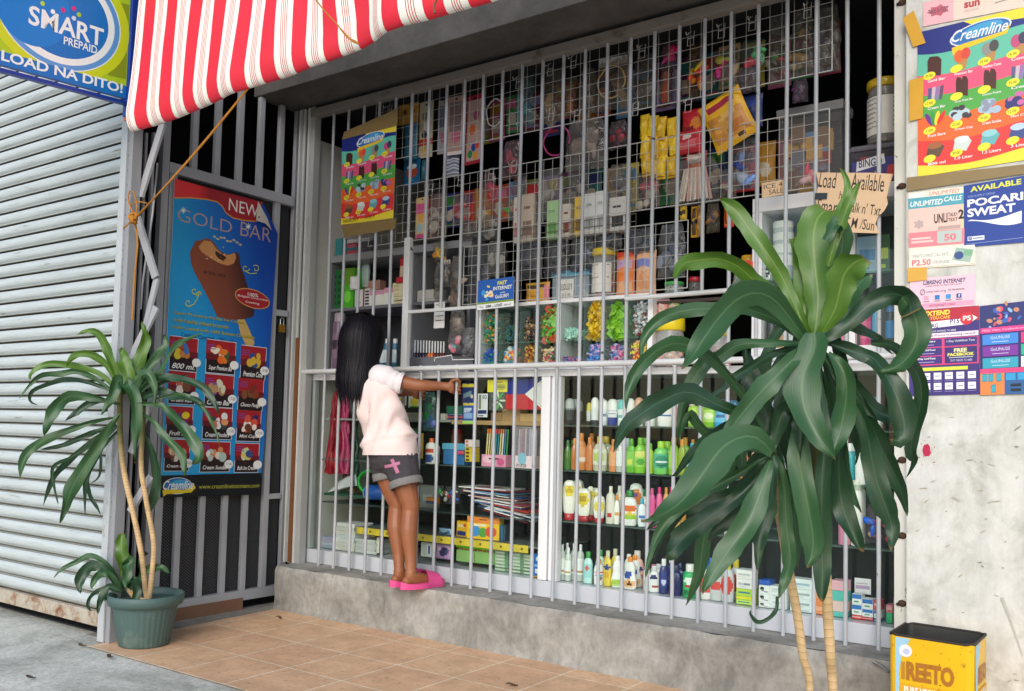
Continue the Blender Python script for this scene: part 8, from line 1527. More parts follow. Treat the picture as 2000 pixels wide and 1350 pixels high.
# candy case
cc = thing('candy_case', 'white-framed glass candy case with two tiers on the counter', 'candy case', (-2.4, 3.72, ZC))
CX0, CX1, CY0, CY1, CZ1 = aty(936, 600, 3.65).x, aty(1274, 600, 3.65).x, 3.645, 3.82, aty(1000, 598, 3.65).z
CSH = aty(1120, 664, 3.67).z
m = MB(); m.box(CX0, CX1, CY0-.006, CY1, CZ1-.004, CZ1+.014, WHITE, .003); part('top_frame', m, cc)
m = MB(); m.box(CX0, CX1, CY0-.004, CY1, ZC, ZC+.012, WHITE, .002); part('base', m, cc)
us = [936, 975.5, 1015, 1050, 1091, 1140, 1180, 1225, 1270]
for i, u in enumerate(us): x = aty(u, 650, CY0).x; wd = .012 if i in (0, 4, 8) else .0015; m = MB(); m.box(x-wd, x+wd, CY0-.003 if wd > .01 else CY0+.003, CY1-.002, ZC+.0125, CZ1-.0045, WHITE if wd > .01 else SHG); part('post' if wd > .01 else 'divider', m, cc)
m = MB(); m.box(CX0+.014, CX1-.014, CY0+.004, CY1-.003, CSH-.006, CSH-.0005, SHG); part('shelf', m, cc)
m = MB(); m.box(CX0+.013, CX1-.013, CY0-.001, CY0+.002, ZC+.013, CZ1-.005, GLS); part('glass', m, cc)
m = MB(); m.box(CX0, CX1, CY1, CY1+.004, ZC, CZ1, M('#22332e', .5, .1, 4)); part('back_panel', m, cc)
heaps = [(0, 1, ['#2f9f3f', '#1f7f4a', '#e0922f', '#2f8f9f'], .98, 'twist', 'green wrapped sweets heaped high in the first upper tray'), (1, 1, ['#1f5a6a', '#27604a'], .5, 'twist', 'dark teal sweets in the second upper tray'), (2, 1, ['#4a2a1c', '#8a5a3a', '#c9a07a', '#2a1a14'], .75, 'twist', 'brown chocolate sweets in the third upper tray'), (3, 1, ['#7fcf4a', '#d9502f', '#4f9f3f', '#9fdc7a'], .95, 'sachet', 'green and red bars in the fourth upper tray'), (4, 1, ['#9fd8c8', '#c4ece0'], .32, 'twist', 'few pale mint sweets in the fifth upper tray'), (5, 1, ['#e8c41f', '#d9a81a', '#f0d84a'], 1.0, 'sachet', 'yellow sachets piled in the sixth upper tray'), (6, 1, ['#8fd02f', '#a8dc4a', '#6fb020'], .9, 'sachet', 'lime green sachets in the seventh upper tray'), (7, 1, ['#e3e6ea', '#b4b8be', '#8a4a4a', '#d0d3d8'], .95, 'twist', 'silver wrapped sweets in the last upper tray'),
         (0, 0, ['#1f4fb8', '#2f9f4a', '#2a5fc8', '#1f8f3f'], .85, 'twist', 'blue and green sweets in the first lower tray'), (1, 0, ['#3a7fb0', '#e0a03a', '#c9d0c4', '#d9644a', '#4f8f6a'], .9, 'ball', 'mixed round sweets in the second lower tray'), (2, 0, ['#8a4a2a', '#b8702f', '#8f1f2a', '#d9b43a'], .95, 'twist', 'brown and maroon sweets in the third lower tray'), (3, 0, ['#d93a4a', '#e6cf8a', '#f0e4c9', '#d95a8a', '#3a5a3a'], .85, 'twist', 'red and cream sweets in the fourth lower tray'), (4, 0, ['#3a4fa0', '#b45a8a', '#5a7fc8'], .4, 'twist', 'low blue and violet sweets in the fifth lower tray'), (5, 0, ['#1f6fd0', '#3f8fe0', '#e6a0cf', '#c9b4e6'], .9, 'twist', 'bright blue and pink sweets in the sixth lower tray'), (6, 0, ['#2f7fc8', '#e68fc0', '#b9c4ea', '#e04f8a'], .85, 'twist', 'pink and sky blue sweets in the seventh lower tray'), (7, 0, ['#e8dc3a', '#d9344a', '#f0a890', '#f0c84a'], .95, 'twist', 'yellow and coral sweets in the last lower tray')]
for i, (c, up, cols, fill, shp, lab) in enumerate(heaps):
    x0 = aty(us[c], 650, CY0).x+.014; x1 = aty(us[c+1], 650, CY0).x-.014; zb = CSH+.0005 if up else ZC+.0128; zt = zb+((CZ1-.012-CSH) if up else (CSH-.012-ZC-.013))*fill
    solo('sweets', heapmesh(x0, x1, CY0+.012, CY1-.03, zb, zt, cols, int(90+150*fill), .031, i+1, shp), lab, 'sweets', ((x0+x1)/2, CY0+.06, zb), kind='stuff')
# ================================================================ wire racks
WIRE = M('#c6c6c2', .45, .2, 9)
def rack(label, x0, x1, z0, z1, y, hooks):
    th = thing('wire_rack', label, 'rack', ((x0+x1)/2, y, z0)); m = MB(); nx_ = int(round((x1-x0)/.0507)); nz_ = int(round((z1-z0)/.0535))
    for i in range(nx_+1): x = x0+(x1-x0)*i/nx_; r = .0024 if i in (0, nx_) else .0011; m.tube([(x, y, z0), (x, y, z1)], r, WIRE, 6)
    for j in range(nz_+1): z = z0+(z1-z0)*j/nz_; r = .0024 if j in (0, nz_) else .0011; m.tube([(x0, y-.002, z), (x1, y-.002, z)], r, WIRE, 6)
    part('wire_grid', m, th)
    for u, v in hooks:
        p = aty(u, v, y-.006); m = MB(); w_ = .014; m.tube([p+V((-w_, 0, .03)), p+V((-w_, -.008, -.035)), p+V((w_, -.008, -.035)), p+V((w_, 0, .03))], .0016, WIRE, 6); m.tube([p+V((0, 0, .03)), p+V((0, -.05, -.005)), p+V((0, -.055, .008))], .0016, WIRE, 6); m.tube([p+V((-w_, -.002, .0)), p+V((w_, -.002, .0))], .0016, WIRE, 6); part('hook', m, th)
YR = 3.645
def rz_(u, v): return aty(u, v, YR)
rack('top white wire rack spanning the window under the lintel', rz_(735, 215).x, rz_(1625, 141).x, rz_(1103, 244).z, rz_(1103, 244).z+.335, YR, [(762, 215), (1014, 160), (1076, 135), (1121, 120), (1255, 100), (1350, 75), (1410, 60), (1470, 45), (1578, 20), (1078, 222), (1128, 226), (1242, 212), (1345, 205)])
rack('middle white wire rack hung with sachets and bags', rz_(719, 484).x, rz_(1620, 209).x, rz_(973, 448).z, rz_(1239, 281).z, YR, [(842, 370), (900, 352), (960, 340), (1005, 325)])
rack('short white wire rack above the candy case', rz_(907, 480).x, rz_(1344, 430).x, rz_(907, 597).z+.004, rz_(1344, 430).z, YR, [])
YH = 3.70
gh1, gh2, gh3 = 'goods hung on the top wire rack', 'goods hung on the middle wire rack', 'goods hung behind the short wire rack'
H = [('toy_pack', 'yellow toy card at the left end of the top rack', 780, 203, 816, 242, CD('#c99a2f', [('e', .3, .6, .12, .12, '#5a3a1a'), ('e', .7, .6, .12, .12, '#5a3a1a')]), gh1), ('toy_pack', 'teal garment pack under the yellow toy card', 790, 242, 816, 312, PO('#2a7288', [('r', .4, .1, .6, .9, '#1d4f66')]), gh1),
     ('sticker_sheet', 'cream sticker strip with black and white spots', 819, 200, 845, 308, CD('#cfc4a0', [('e', .4, .75, .22, .08, '#8d8a7a'), ('e', .6, .55, .25, .1, '#e9e6da'), ('e', .4, .42, .2, .07, '#2a2826'), ('r', 0, .22, 1, .34, '#c4483a'), ('e', .5, .12, .3, .08, '#d9b45a')]), gh1), ('sticker_sheet', 'grey patterned sticker sheet on the top rack', 856, 196, 880, 300, CD('#a8a2a0', [('r', .1, .5, .9, .9, '#6f7484'), ('e', .4, .3, .2, .1, '#b46a84'), ('e', .7, .2, .2, .1, '#8a5a4a')]), gh1), ('sticker_sheet', 'brown and pink sticker sheet with white edge', 876, 188, 905, 302, CD('#b89a8a', [('r', .1, .4, .85, .9, '#8a7472'), ('e', .5, .3, .3, .1, '#c9708a'), ('r', 0, 0, 1, .06, '#e6dcd4'), ('r', .93, 0, 1, 1, '#e6dcd4')]), gh1),
     ('toy_pack', 'red-edged toy card with coloured discs', 908, 186, 944, 320, CD('#a8222f', [('r', .08, .05, .92, .92, '#c9a89a'), ('e', .3, .15, .14, .06, '#2f8f4a'), ('e', .6, .12, .14, .06, '#e09a2f'), ('e', .5, .24, .14, .06, '#2f4f9a'), ('e', .7, .26, .12, .05, '#d94a3a'), ('e', .4, .5, .18, .08, '#e0732f'), ('e', .6, .7, .16, .07, '#b85a7a')]), gh1),
     ('hanging_bag', 'teal doll bag on the top rack', 1008, 150, 1044, 246, BG_('#a8d4d6', ['#3f8f9f', '#57a8b4', '#2f6f7f'], 11, .55), gh1), ('hanging_bag', 'beige clear bag on the top rack', 1064, 138, 1100, 240, BG_('#d6cdbd', ['#a89a84', '#8a7d6a', '#c4b69c'], 12, .6), gh1), ('hanging_bag', 'tan clear bag beside the beige one', 1104, 150, 1130, 228, BG_('#d4c4ae', ['#b8925f', '#8a6a4a'], 13, .65), gh1), ('hanging_bag', 'grey clear bag left of the gold tiara', 1132, 135, 1164, 222, BG_('#c4c0b8', ['#6a645c', '#8a837a'], 14, .6), gh1),
     ('hanging_bag', 'clear bag holding the gold tiara', 1166, 112, 1228, 215, BG_('#d6cfc4', ['#7a7064', '#948a7c'], 15, .72, '#cfccc6'), gh1), ('hanging_bag', 'clear bag holding a dark hair band', 1236, 108, 1284, 214, BG_('#c9c5bd', ['#5f5a54', '#77716a'], 16, .7), gh1), ('hair_tie_bunch', 'pink scrunchies at the top of the rack', 1292, 82, 1330, 122, BG_('#e0b4c6', ['#d4558a', '#c23a74', '#e07aa4'], 17, .75), gh1), ('straw_pack', 'orange and pink straws below the pink scrunchies', 1290, 124, 1312, 208, BG_('#cdb8aa', ['#c9582f', '#7a5a4a', '#a8684a'], 18, .7, None, 'sticks'), gh1), ('straw_pack', 'grey-blue and pink straws beside the orange ones', 1312, 118, 1332, 206, BG_('#b8bcc4', ['#6a7484', '#d0608a', '#8a94a4'], 19, .7, None, 'sticks'), gh1),
     ('hair_tie_bunch', 'orange and yellow scrunchies hanging in a column', 1342, 86, 1378, 190, BG_('#e8cfa0', ['#e0602a', '#e89a2f', '#d9d04a', '#e0482f'], 20, .8), gh1), ('hair_tie_bunch', 'magenta and lime scrunchies on the top rack', 1388, 96, 1446, 150, BG_('#dcc6cc', ['#cf3f86', '#e06aa0', '#b8c46a', '#d9d0a8'], 21, .8), gh1), ('hair_tie_bunch', 'mint green scrunchies at upper right', 1446, 78, 1496, 132, BG_('#c4dccb', ['#7fc49a', '#a4d8b4', '#c94a5a'], 22, .75), gh1), ('hanging_bag', 'dark plum bag under the mint scrunchies', 1440, 130, 1482, 182, BG_('#b4a8b0', ['#3f2f3f', '#55404f'], 23, .5), gh1), ('hanging_bag', 'smoky bag at upper right of the top rack', 1500, 30, 1540, 165, BG_('#bcbab4', ['#6f6c66', '#8a867c', '#7a3f46'], 24, .6), gh1), ('hanging_bag', 'smoky bag with gold toy at the rack end', 1545, 18, 1590, 150, BG_('#bdbab2', ['#77736a', '#8d8878', '#a8946a'], 25, .6), gh1), ('hanging_bag', 'dim grey bag at the right edge of the top rack', 1592, 10, 1640, 142, BG_('#b4b4b0', ['#5f5e5a', '#6f6d68'], 26, .55), gh1), ('hanging_bag', 'bag with red and green beads at upper right', 1506, 80, 1530, 130, BG_('#c4c0b8', ['#a83a3a', '#3f7a4a', '#8a867c'], 27, .7), gh1), ('hanging_bag', 'violet net bag below the rack end', 1548, 155, 1578, 200, BG_('#a894a8', ['#5a3a5a', '#7a5a78'], 28, .55), gh1),
     ('toy_pack', 'blue pack with strawberry print on the middle rack', 787, 312, 822, 362, CD('#1f6a96', [('e', .5, .5, .36, .22, '#b8503a'), ('e', .5, .72, .3, .1, '#d0dcd8'), ('r', .3, .15, .7, .22, '#2f8fb8')]), gh2), ('doll_dress', 'grey striped doll dress under the white sticker sheet', 866, 304, 896, 346, PO('#7a8090', [('r', 0, .15*k, 1, .15*k+.06, '#c4c8d0') for k in range(6)]), gh2), ('hanging_bag', 'teal cloth pack behind the strawberry pack', 824, 312, 834, 356, PO('#245a66'), gh2),
     ('toy_pack', 'pink and yellow toy card at the left of the middle rack', 812, 386, 836, 465, CD('#e0c07a', [('r', 0, .6, 1, .85, '#d95a94'), ('e', .5, .5, .3, .12, '#e8a84a'), ('e', .35, .25, .25, .12, '#a4c4d0'), ('r', 0, 0, 1, .1, '#d04f8f')]), gh2), ('hanging_bag', 'clear bag with white trinkets on the middle rack', 838, 378, 872, 468, BG_('#d4d0cc', ['#a49a98', '#c9c4c0', '#7a706e'], 31, .65), gh2), ('hanging_bag', 'pink trinket bag on the middle rack', 884, 378, 916, 440, BG_('#dcc4c6', ['#b46a74', '#c9949a', '#9a5a60'], 32, .65), gh2), ('hanging_bag', 'red and pink bag below the white hair ring', 944, 338, 968, 410, BG_('#dcb8bc', ['#b83a50', '#d06a80'], 33, .6), gh2), ('hanging_bag', 'orange and green toy bag on the middle rack', 976, 392, 1000, 432, BG_('#d9d4c0', ['#e07a2f', '#3f9f3f', '#d94a3a'], 34, .75), gh2), ('hanging_bag', 'rose pink bag between white ring and pink ring', 980, 275, 1018, 350, BG_('#d8b8bc', ['#a85a66', '#b8747c', '#8a464e'], 35, .6), gh2),
     ('hanging_bag', 'pinkish grey bag low on the middle rack', 1000, 345, 1030, 440, BG_('#d4c6c4', ['#9a8482', '#b49a96', '#7a6462'], 36, .62), gh2), ('hanging_bag', 'large round clear bag beside the magenta ring', 1108, 232, 1182, 332, BG_('#d8d4cf', ['#a49c94', '#b8b0a8', '#8a827a'], 37, .6), gh2), ('hanging_bag', 'dark red doll bag left of the yellow sachets', 1188, 236, 1226, 292, BG_('#c8b4b8', ['#7a2433', '#963a46', '#4a2a44'], 38, .65), gh2), ('hanging_bag', 'clear bag of white trinkets left of the yellow sachets', 1050, 330, 1100, 430, BG_('#cfcdca', ['#9a9896', '#b4b2b0'], 39, .66), gh2), ('hanging_bag', 'grey clear bag in the middle of the middle rack', 1104, 335, 1150, 420, BG_('#c9c8c6', ['#83817e', '#9d9b98'], 40, .68), gh2), ('hanging_bag', 'dim clear bag left of the lower yellow sachets', 1190, 320, 1236, 400, BG_('#c8c8c8', ['#77777a', '#94949a'], 41, .68), gh2),
     ('snack_pack', 'upper red snack pack between yellow sachets and yellow bag', 1332, 214, 1376, 262, PO('#c8202c', [('e', .7, .4, .25, .25, '#e0862f'), ('r', .1, .1, .6, .3, '#8a1420')]), gh2), ('snack_pack', 'lower red snack pack under the first one', 1318, 255, 1372, 300, PO('#c4283a', [('r', .2, .2, .8, .5, '#d96a74'), ('r', .3, .6, .7, .8, '#ead0c8')]), gh2), ('snack_pack', 'red and white snack pack over the lollipop bag', 1340, 296, 1380, 345, PO('#b83a3a', [('r', .1, .5, .9, .9, '#d9cfc6'), ('e', .5, .3, .3, .2, '#d9752f')]), gh2),
     ('lollipop_bag', 'bag of white lollipop sticks fanning downwards', 1310, 310, 1405, 400, BG_('#e0dcd8', ['#dedad4', '#d0ccc6', '#e6e2dc', '#c9a8a4'], 44, .75, None, 'sticks'), gh2), ('hanging_bag', 'blue and white sachet bag right of the big yellow bag', 1432, 268, 1480, 370, BG_('#ccd4e0', ['#27407f', '#8fa4cc', '#d0d6e0'], 45, .65), gh2), ('hanging_bag', 'dark blue pack behind the big yellow bag', 1450, 185, 1490, 250, PO('#1c2c66', [('r', .1, .6, .9, .8, '#2f4a9a')]), gh2), ('hanging_bag', 'clear bag of white cotton buds low on the rack', 1236, 335, 1290, 410, BG_('#dcdad6', ['#cfcac4', '#b8b2ac', '#b0606a'], 46, .7), gh2), ('hanging_bag', 'clear bag right of the lollipop bag', 1405, 330, 1440, 392, BG_('#d4d0cc', ['#a8a4a0', '#bcb4ac', '#94505a'], 47, .7), gh2),
     ('nut_strip', 'yellow and black nut sachet strip', 1328, 402, 1342, 430, PO('#d9b82a', [('r', .1, .3, .9, .6, '#3a2a1a')]), gh2), ('nut_strip', 'peanut pack with yellow lettered edge', 1350, 400, 1364, 464, PO('#2a2428', [('r', 0, .5, 1, .95, '#d9a02a'), ('r', .25, .55, .75, .9, '#4a3420'), ('r', 0, .02, 1, .4, '#d9a02a'), ('r', .25, .06, .75, .36, '#4a3420')]), gh2), ('nut_strip', 'clear brown peanut pack beside it', 1362, 400, 1376, 462, PO('#9a7448', [('e', .3, .3, .2, .05, '#c9a06a'), ('e', .6, .6, .2, .05, '#c9a06a'), ('e', .5, .8, .2, .05, '#6a4a2a')]), gh2), ('nut_strip', 'loose peanut bag right of the peanut packs', 1380, 398, 1406, 455, BG_('#cdbfa8', ['#8a6a42', '#a88452', '#3a4468'], 48, .7), gh2), ('nut_strip', 'red snack pack with orange lettered strip', 1414, 394, 1434, 444, PO('#c4302c', [('r', .1, .05, .55, .95, '#e8912f'), ('r', .2, .1, .42, .9, '#8a1f1a')]), gh2),
     ('plastic_bag', 'dark grey plastic bag at the left of the short rack', 912, 482, 960, 592, BG_('#a4a6ac', ['#5f6168', '#6f7178'], 50, .5), gh3), ('plastic_bag', 'white knotted plastic bag above the blue internet sign', 952, 470, 985, 540, BG_('#dcdad6', ['#b4b2ae', '#cfcdc8'], 51, .6), gh3), ('plastic_bag', 'slate plastic bag second from left behind the short rack', 1010, 470, 1060, 545, BG_('#a2a4ac', ['#62646c', '#777982'], 52, .5), gh3), ('plastic_bag', 'slate plastic bag over the blue-lidded tub', 1064, 464, 1112, 540, BG_('#a0a2aa', ['#5c5e68', '#72747e'], 53, .5), gh3), ('plastic_bag', 'slate plastic bag left of the yellow-lidded jar', 1114, 458, 1160, 530, BG_('#a4a8b0', ['#60646e', '#787c88'], 54, .5), gh3), ('plastic_bag', 'slate plastic bag above the yellow-lidded jar', 1165, 452, 1215, 490, BG_('#a2a6ae', ['#60646e', '#747882'], 55, .5), gh3), ('plastic_bag', 'slate plastic bag above the orange snack packs', 1222, 446, 1280, 498, BG_('#a6aab2', ['#666a74', '#7a7e88'], 56, .5), gh3), ('plastic_bag', 'pale plastic bag at the right end of the short rack', 1284, 438, 1340, 545, BG_('#bcc0c6', ['#8a8e98', '#a4a08e', '#44506a'], 57, .55), gh3),
     ('hanging_bag', 'grey wire-basket bag low at the middle rack', 900, 430, 935, 470, BG_('#c4c2c0', ['#8a8886', '#a6a4a2'], 58, .6), gh2), ('hanging_bag', 'white lace bag over the short rack left end', 940, 420, 972, 470, BG_('#d6d4d0', ['#b0aeaa', '#c6c4c0'], 59, .6), gh2)]
rd = random.Random(17)
for i in range(12):
    c, r = i % 4, i//4; u = 1250+17*c+(3 if r % 2 else 0); v = 224+38*r+2*c; hang('sachet', 'sachet', f"plump yellow sachet, {ORD[c]} from left in the {['top', 'middle', 'bottom'][r]} tier of the yellow bunch", u, v, u+19, v+46-4*(c == 3), PO(['#e8c01a', '#efcb2a', '#dcb01a'][i % 3], [('r', .1, .06, .9, .12, '#a8781a'), ('e', .5, .5, .2, .12, '#f4dc5a')], .035, False, i), 3.70-.008*(i % 3), 'plump yellow sachets hung in a bunch', rd.uniform(-.12, .12))
for nm, lab, u0, v0, u1, v1, bf, grp in H: hang(nm, 'pack' if nm not in ('doll_dress', 'hair_tie_bunch', 'sticker_sheet') else {'doll_dress': 'doll dress', 'hair_tie_bunch': 'scrunchies', 'sticker_sheet': 'stickers'}[nm], lab, u0, v0, u1, v1, bf, YH+rd.uniform(-.01, .03), grp)
cn = [('maroon', '#7a2030'), ('ochre', '#b8862a'), ('olive', '#6a7a3a'), ('teal', '#2a7a80'), ('rose', '#c46a84'), ('navy', '#2a3a7a'), ('brick', '#b04a30'), ('lilac', '#9a84b4'), ('sand', '#c4aa80'), ('green', '#3f8f4a'), ('scarlet', '#c42a30'), ('sky blue', '#6aa4d0'), ('plum', '#5a2a54'), ('lemon', '#d8cc50')]
for row, (z_a, z_b, xa, xb) in {'top': (2.50, 2.76, -3.2, -1.15), 'middle': (2.06, 2.30, -3.3, -1.2)}.items():
    for i in range(20):
        c, hx = cn[(i*5+(3 if row == 'top' else 0)) % 14]; x = xa+(xb-xa)*i/19; h = (z_b-z_a)*rd.uniform(.7, 1); c2 = cn[(i*3+6) % 14][1]
        place('hanging_pack', ('bk', row, i), pouchfn(rd.uniform(.09, .13), h, .03, hx, [('r', .1, .6, .9, .85, c2), ('e', .5, .35, .3, .18, '#cfc4b0'), ('r', .2, .05, .8, .12, c2)], False, None, i), (x, 3.86+rd.uniform(-.02, .04), z_b), f"{c} printed pack, {ORD[i]} from left in the back row of the {row} rack", 'pack', f'packs in the back row of the {row} rack')
def ringthing(nm, lab, u, v, ru, rv, r, hexc, a0=0, a1=360, y=3.66):
    c = aty(u, v, y); pm = ppm(c); m = MB(); cl = a1-a0 >= 360; n = 28; m.tube([c+V((ru/pm*1.15*math.cos(math.radians(a0+(a1-a0)*k/n)), .004*math.sin(k), rv/pm*math.sin(math.radians(a0+(a1-a0)*k/n)))) for k in range(n if cl else n+1)], r, PL(hexc), 8, cl); solo(nm, m, lab, 'hair band', c, 'hair bands and tiaras on the racks')
ringthing('hair_ring', 'thin white hair ring on the top rack', 966, 220, 17, 27, .0028, '#d6d6d2', -60, 290); ringthing('tiara', 'gold beaded tiara in the middle of the top rack', 1194, 160, 26, 32, .0036, '#b8a06a', -30, 300); ringthing('hair_ring', 'dark grey hair band right of the gold tiara', 1257, 162, 20, 30, .0042, '#4a4846', -60, 280); ringthing('hair_ring', 'magenta hair band below the top rack', 1087, 275, 26, 29, .0042, '#b8337a', -20, 300)
x, w_, z0, z1 = rect3(1372, 200, 1470, 330, 3.665); th = place('snack_bag', 'yellowbag', pouchfn(.20, .235, .06, '#e8b01c', [('r', .05, .72, .95, .95, '#f0bd1f'), ('r', .2, .78, .8, .88, '#a8283a'), ('r', .1, .12, .9, .62, '#c98a3a'), ('e', .35, .4, .22, .12, '#d9a04a'), ('e', .65, .3, .2, .1, '#b8702f'), ('e', .55, .55, .2, .08, '#e0b05a'), ('r', .6, .05, .75, .1, '#3a2a1a')], False), (x-.045, 3.665, z1+.03), 'large tilted yellow snack bag hanging at the right of the racks', 'snack bag', None, ry=-.42)
# basket under the middle rack and its packs
bk = thing('wire_basket', 'dark wire basket of boxed goods between the two racks', 'basket', aty(1110, 470, 3.68)); x0, x1 = aty(1000, 462, 3.65).x, aty(1240, 440, 3.65).x; zb = aty(1110, 462, 3.65).z; m = MB(); DW = M('#6f6a62', .5, .15, 9)
for i in range(26): x = x0+(x1-x0)*i/25; m.tube([(x, 3.66, zb+.07), (x, 3.66, zb), (x, 3.78, zb)], .0014, DW, 6)
for z in (zb, zb+.035, zb+.07): m.tube([(x0, 3.658, z), (x1, 3.658, z)], .002, DW, 6)
part('wire_frame', m, bk)
for i, (u0, v0, u1, c, a, lab) in enumerate(((1003, 385, 1016, '#cfc8c0', '#c4767a', 'white and rose box at the left of the basket'), (1018, 380, 1042, '#c9b8a8', '#8a6f62', 'clear pack of tan sticks in the basket'), (1068, 392, 1090, '#a8cf9a', '#6fae5f', 'light green pack in the basket'), (1098, 398, 1114, '#d9d0c4', '#8a4a3a', 'small cream pack in the basket'), (1122, 385, 1138, '#e0bc3a', '#8a6a1f', 'yellow pack in the basket'), (1140, 378, 1162, '#d9dcdc', '#a4a8aa', 'tall white box in the basket'), (1163, 373, 1182, '#e2e4e4', '#b0b2b4', 'second tall white box in the basket'), (1190, 385, 1222, '#d0cfcd', '#3a3a3e', 'white card with black letters in the basket'))): setthing('boxed_pack', 'pack', lab, u0, v0, u1, 455, CT(c, [('r', .15, .15, .85, .45, a), ('r', .2, .7, .7, .76, a)], .05), 3.68, zb+.002, 'packs in the wire basket')
for i, u in enumerate((1190, 1205, 1216)): setthing('red_tube', 'tube', f"red and green sweet tube, {ORD[i]} from left at the basket end", u, 425, u+11, 442, lambda w, h: bottle('slim', h, w, '#a83028', '#3f7a3a'), 3.70, zb+.003, 'sweet tubes in the wire basket')
# on top of the candy case, behind the short rack
gt_ = 'tubs and packs on top of the candy case'; ZK = CZ1+.0145
setthing('sachet_pack', 'pack', 'amber sachet pack on the candy case', 1027, 552, 1074, 594, PO('#e0a63a', [('r', .1, .7, .8, .85, '#4a3a1a'), ('r', .85, .1, 1, .8, '#d97a8a'), ('r', .1, .3, .7, .35, '#b8842a')], .04, True), 3.70, ZK, gt_)
def tub2(w, h):
    def fn():
        b = MB(); b.box(-w/2, w/2, 0, .1, 0, h*.8, CL('#cfe0ea', .6, .08), .006); l = MB(); l.box(-w*.52, w*.52, -.004, .104, h*.8, h, CL('#6fb8dc', .25, .1), .004); q = MB(); rr = random.Random(9)
        for i in range(26): q.ball((rr.uniform(-.42, .42)*w, rr.uniform(.02, .08), rr.uniform(.1, .7)*h), .014, .01, .011, PL(rr.choice(['#7a4a9a', '#3a5aa8', '#c94a6a', '#d9d0c4'])), 7)
        n_ = MB(); cv = Canvas(n_, [V((-w*.3, -.002, .002)), V((w*.1, -.002, .002)), V((w*.1, -.002, h*.72)), V((-w*.3, -.002, h*.72))], 1, 1); cv.body(I('#e6e3da'), .0008); draw(cv, [('t', '2 LOLLO 9', .1, .5, .9, .8, '#3a3632', .02), ('t', 'P 5.00', .25, .15, .8, .35, '#8a857c', .02)]); return [('tub', b, None), ('lid', l, None), ('sweets', q, None), ('paper_note', n_, None)]
    return fn
setthing('sweet_tub', 'tub', 'clear tub with light blue lid and paper note', 1078, 528, 1150, 588, tub2, 3.72, ZK, gt_); setthing('sweet_jar', 'jar', 'clear jar with yellow lid and handwritten paper', 1155, 488, 1208, 582, lambda w, h: jarfn(w*.5*.82, h, '#e0c22f', ['#a82a34', '#8a3a2a', '#c94a4a'], .14, 2, 5), 3.74, ZK, gt_)
ART_O = [('r', .1, .62, .9, .8, '#c9a2c4'), ('r', .1, .05, .9, .3, '#e8b084'), ('r', .0, .9, 1, 1, '#d94a2f')]
setthing('snack_pack', 'pack', 'bright orange snack pack on the candy case', 1204, 492, 1240, 584, PO('#ea7f3a', ART_O, .05, True, 3), 3.70, ZK, gt_); setthing('snack_pack', 'pack', 'pale apricot snack pack beside the orange one', 1242, 490, 1282, 580, PO('#e9b48a', [('r', .1, .62, .9, .8, '#7f86c4'), ('e', .5, .3, .35, .18, '#d99a6a')], .05, True, 4), 3.70, ZK, gt_); setthing('sweet_jar', 'jar', 'low jar with green lid at the right end', 1296, 552, 1338, 578, lambda w, h: jarfn(w*.4, h, '#4fae5a', ['#5a8f6a', '#3a5a4a'], .3, None, 6), 3.72, aty(1317, 574, 3.72).z, gt_)
# counter right of the candy case
gj = 'sweet jars on the counter behind the big plant'
setthing('sweet_jar', 'jar', 'big jar of peach sweets with broad yellow lid', 1279, 622, 1340, 714, lambda w, h: jarfn(w*.41, h, '#e8cd1f', ['#f0a884', '#efc09a', '#e88a7a', '#f4d4b0'], .26, None, 7), 3.68, ZC, gj); setthing('sweet_jar', 'jar', 'jar of gumballs with orange-red lid', 1430, 512, 1474, 580, lambda w, h: jarfn(w*.41, h, '#e04f2a', ['#d9a03a', '#a8c84a', '#3fa0b8', '#e08a3a', '#d96a7a'], .28, None, 8), 3.72, aty(1450, 582, 3.72).z, gj); setthing('sweet_jar', 'jar', 'jar with amber lid behind the gumball jar', 1446, 500, 1478, 560, lambda w, h: jarfn(w*.41, h, '#e0a82a', ['#8a5a3a', '#a87a4a'], .2, None, 9), 3.85, aty(1450, 582, 3.72).z, gj)
setthing('sweet_jar', 'jar', 'dark jar with red lid at the short rack end', 1343, 542, 1370, 580, lambda w, h: jarfn(w*.41, h, '#a8202c', ['#2a1c1c', '#4a2a28'], .25, None, 10, '#a8a4a0'), 3.76, aty(1356, 580, 3.76).z, gj); setthing('sweet_jar', 'jar', 'jar with yellow lid half hidden by leaves', 1382, 640, 1426, 712, lambda w, h: jarfn(w*.41, h, '#dcc22a', ['#7a2430', '#a83a44', '#5a2a2a'], .22, None, 11), 3.72, ZC, gj)
m = MB(); x0, x1 = aty(1276, 620, 3.84).x, aty(1470, 600, 3.84).x; zz = aty(1400, 583, 3.72).z; m.box(x0, x1, 3.68, 3.98, zz-.014, zz-.001, M('#4a3a34', .6, .15, 8)); m.box(x0, x0+.012, 3.86, 3.98, ZC, zz-.0145, M('#4a3a34', .6, .15, 8)); m.box(x1-.012, x1, 3.86, 3.98, ZC, zz-.0145, M('#4a3a34', .6, .15, 8)); solo('jar_shelf', m, 'low dark wooden shelf carrying the gumball jars', 'shelf', (x0, 3.8, ZC))
for i, (u, c, lab) in enumerate(((1296, '#e89aa0', 'pink round sweet pack above the peach jar'), (1318, '#8fae5a', 'green round sweet pack above the peach jar'))): setthing('round_pack', 'pack', lab, u-12, 586, u+12, 622, PO(c, [('e', .5, .5, .3, .3, '#e6c4b8')], .05, True, i+5), 3.70, aty(u, 622, 3.70).z, gj)
setthing('pink_bottle', 'bottle', 'pink bottle just left of the white cabinet', 1412, 652, 1428, 708, lambda w, h: bottle('curvy', h, w, '#e0708a', '#f0c4cc'), 3.80, ZC, gj)
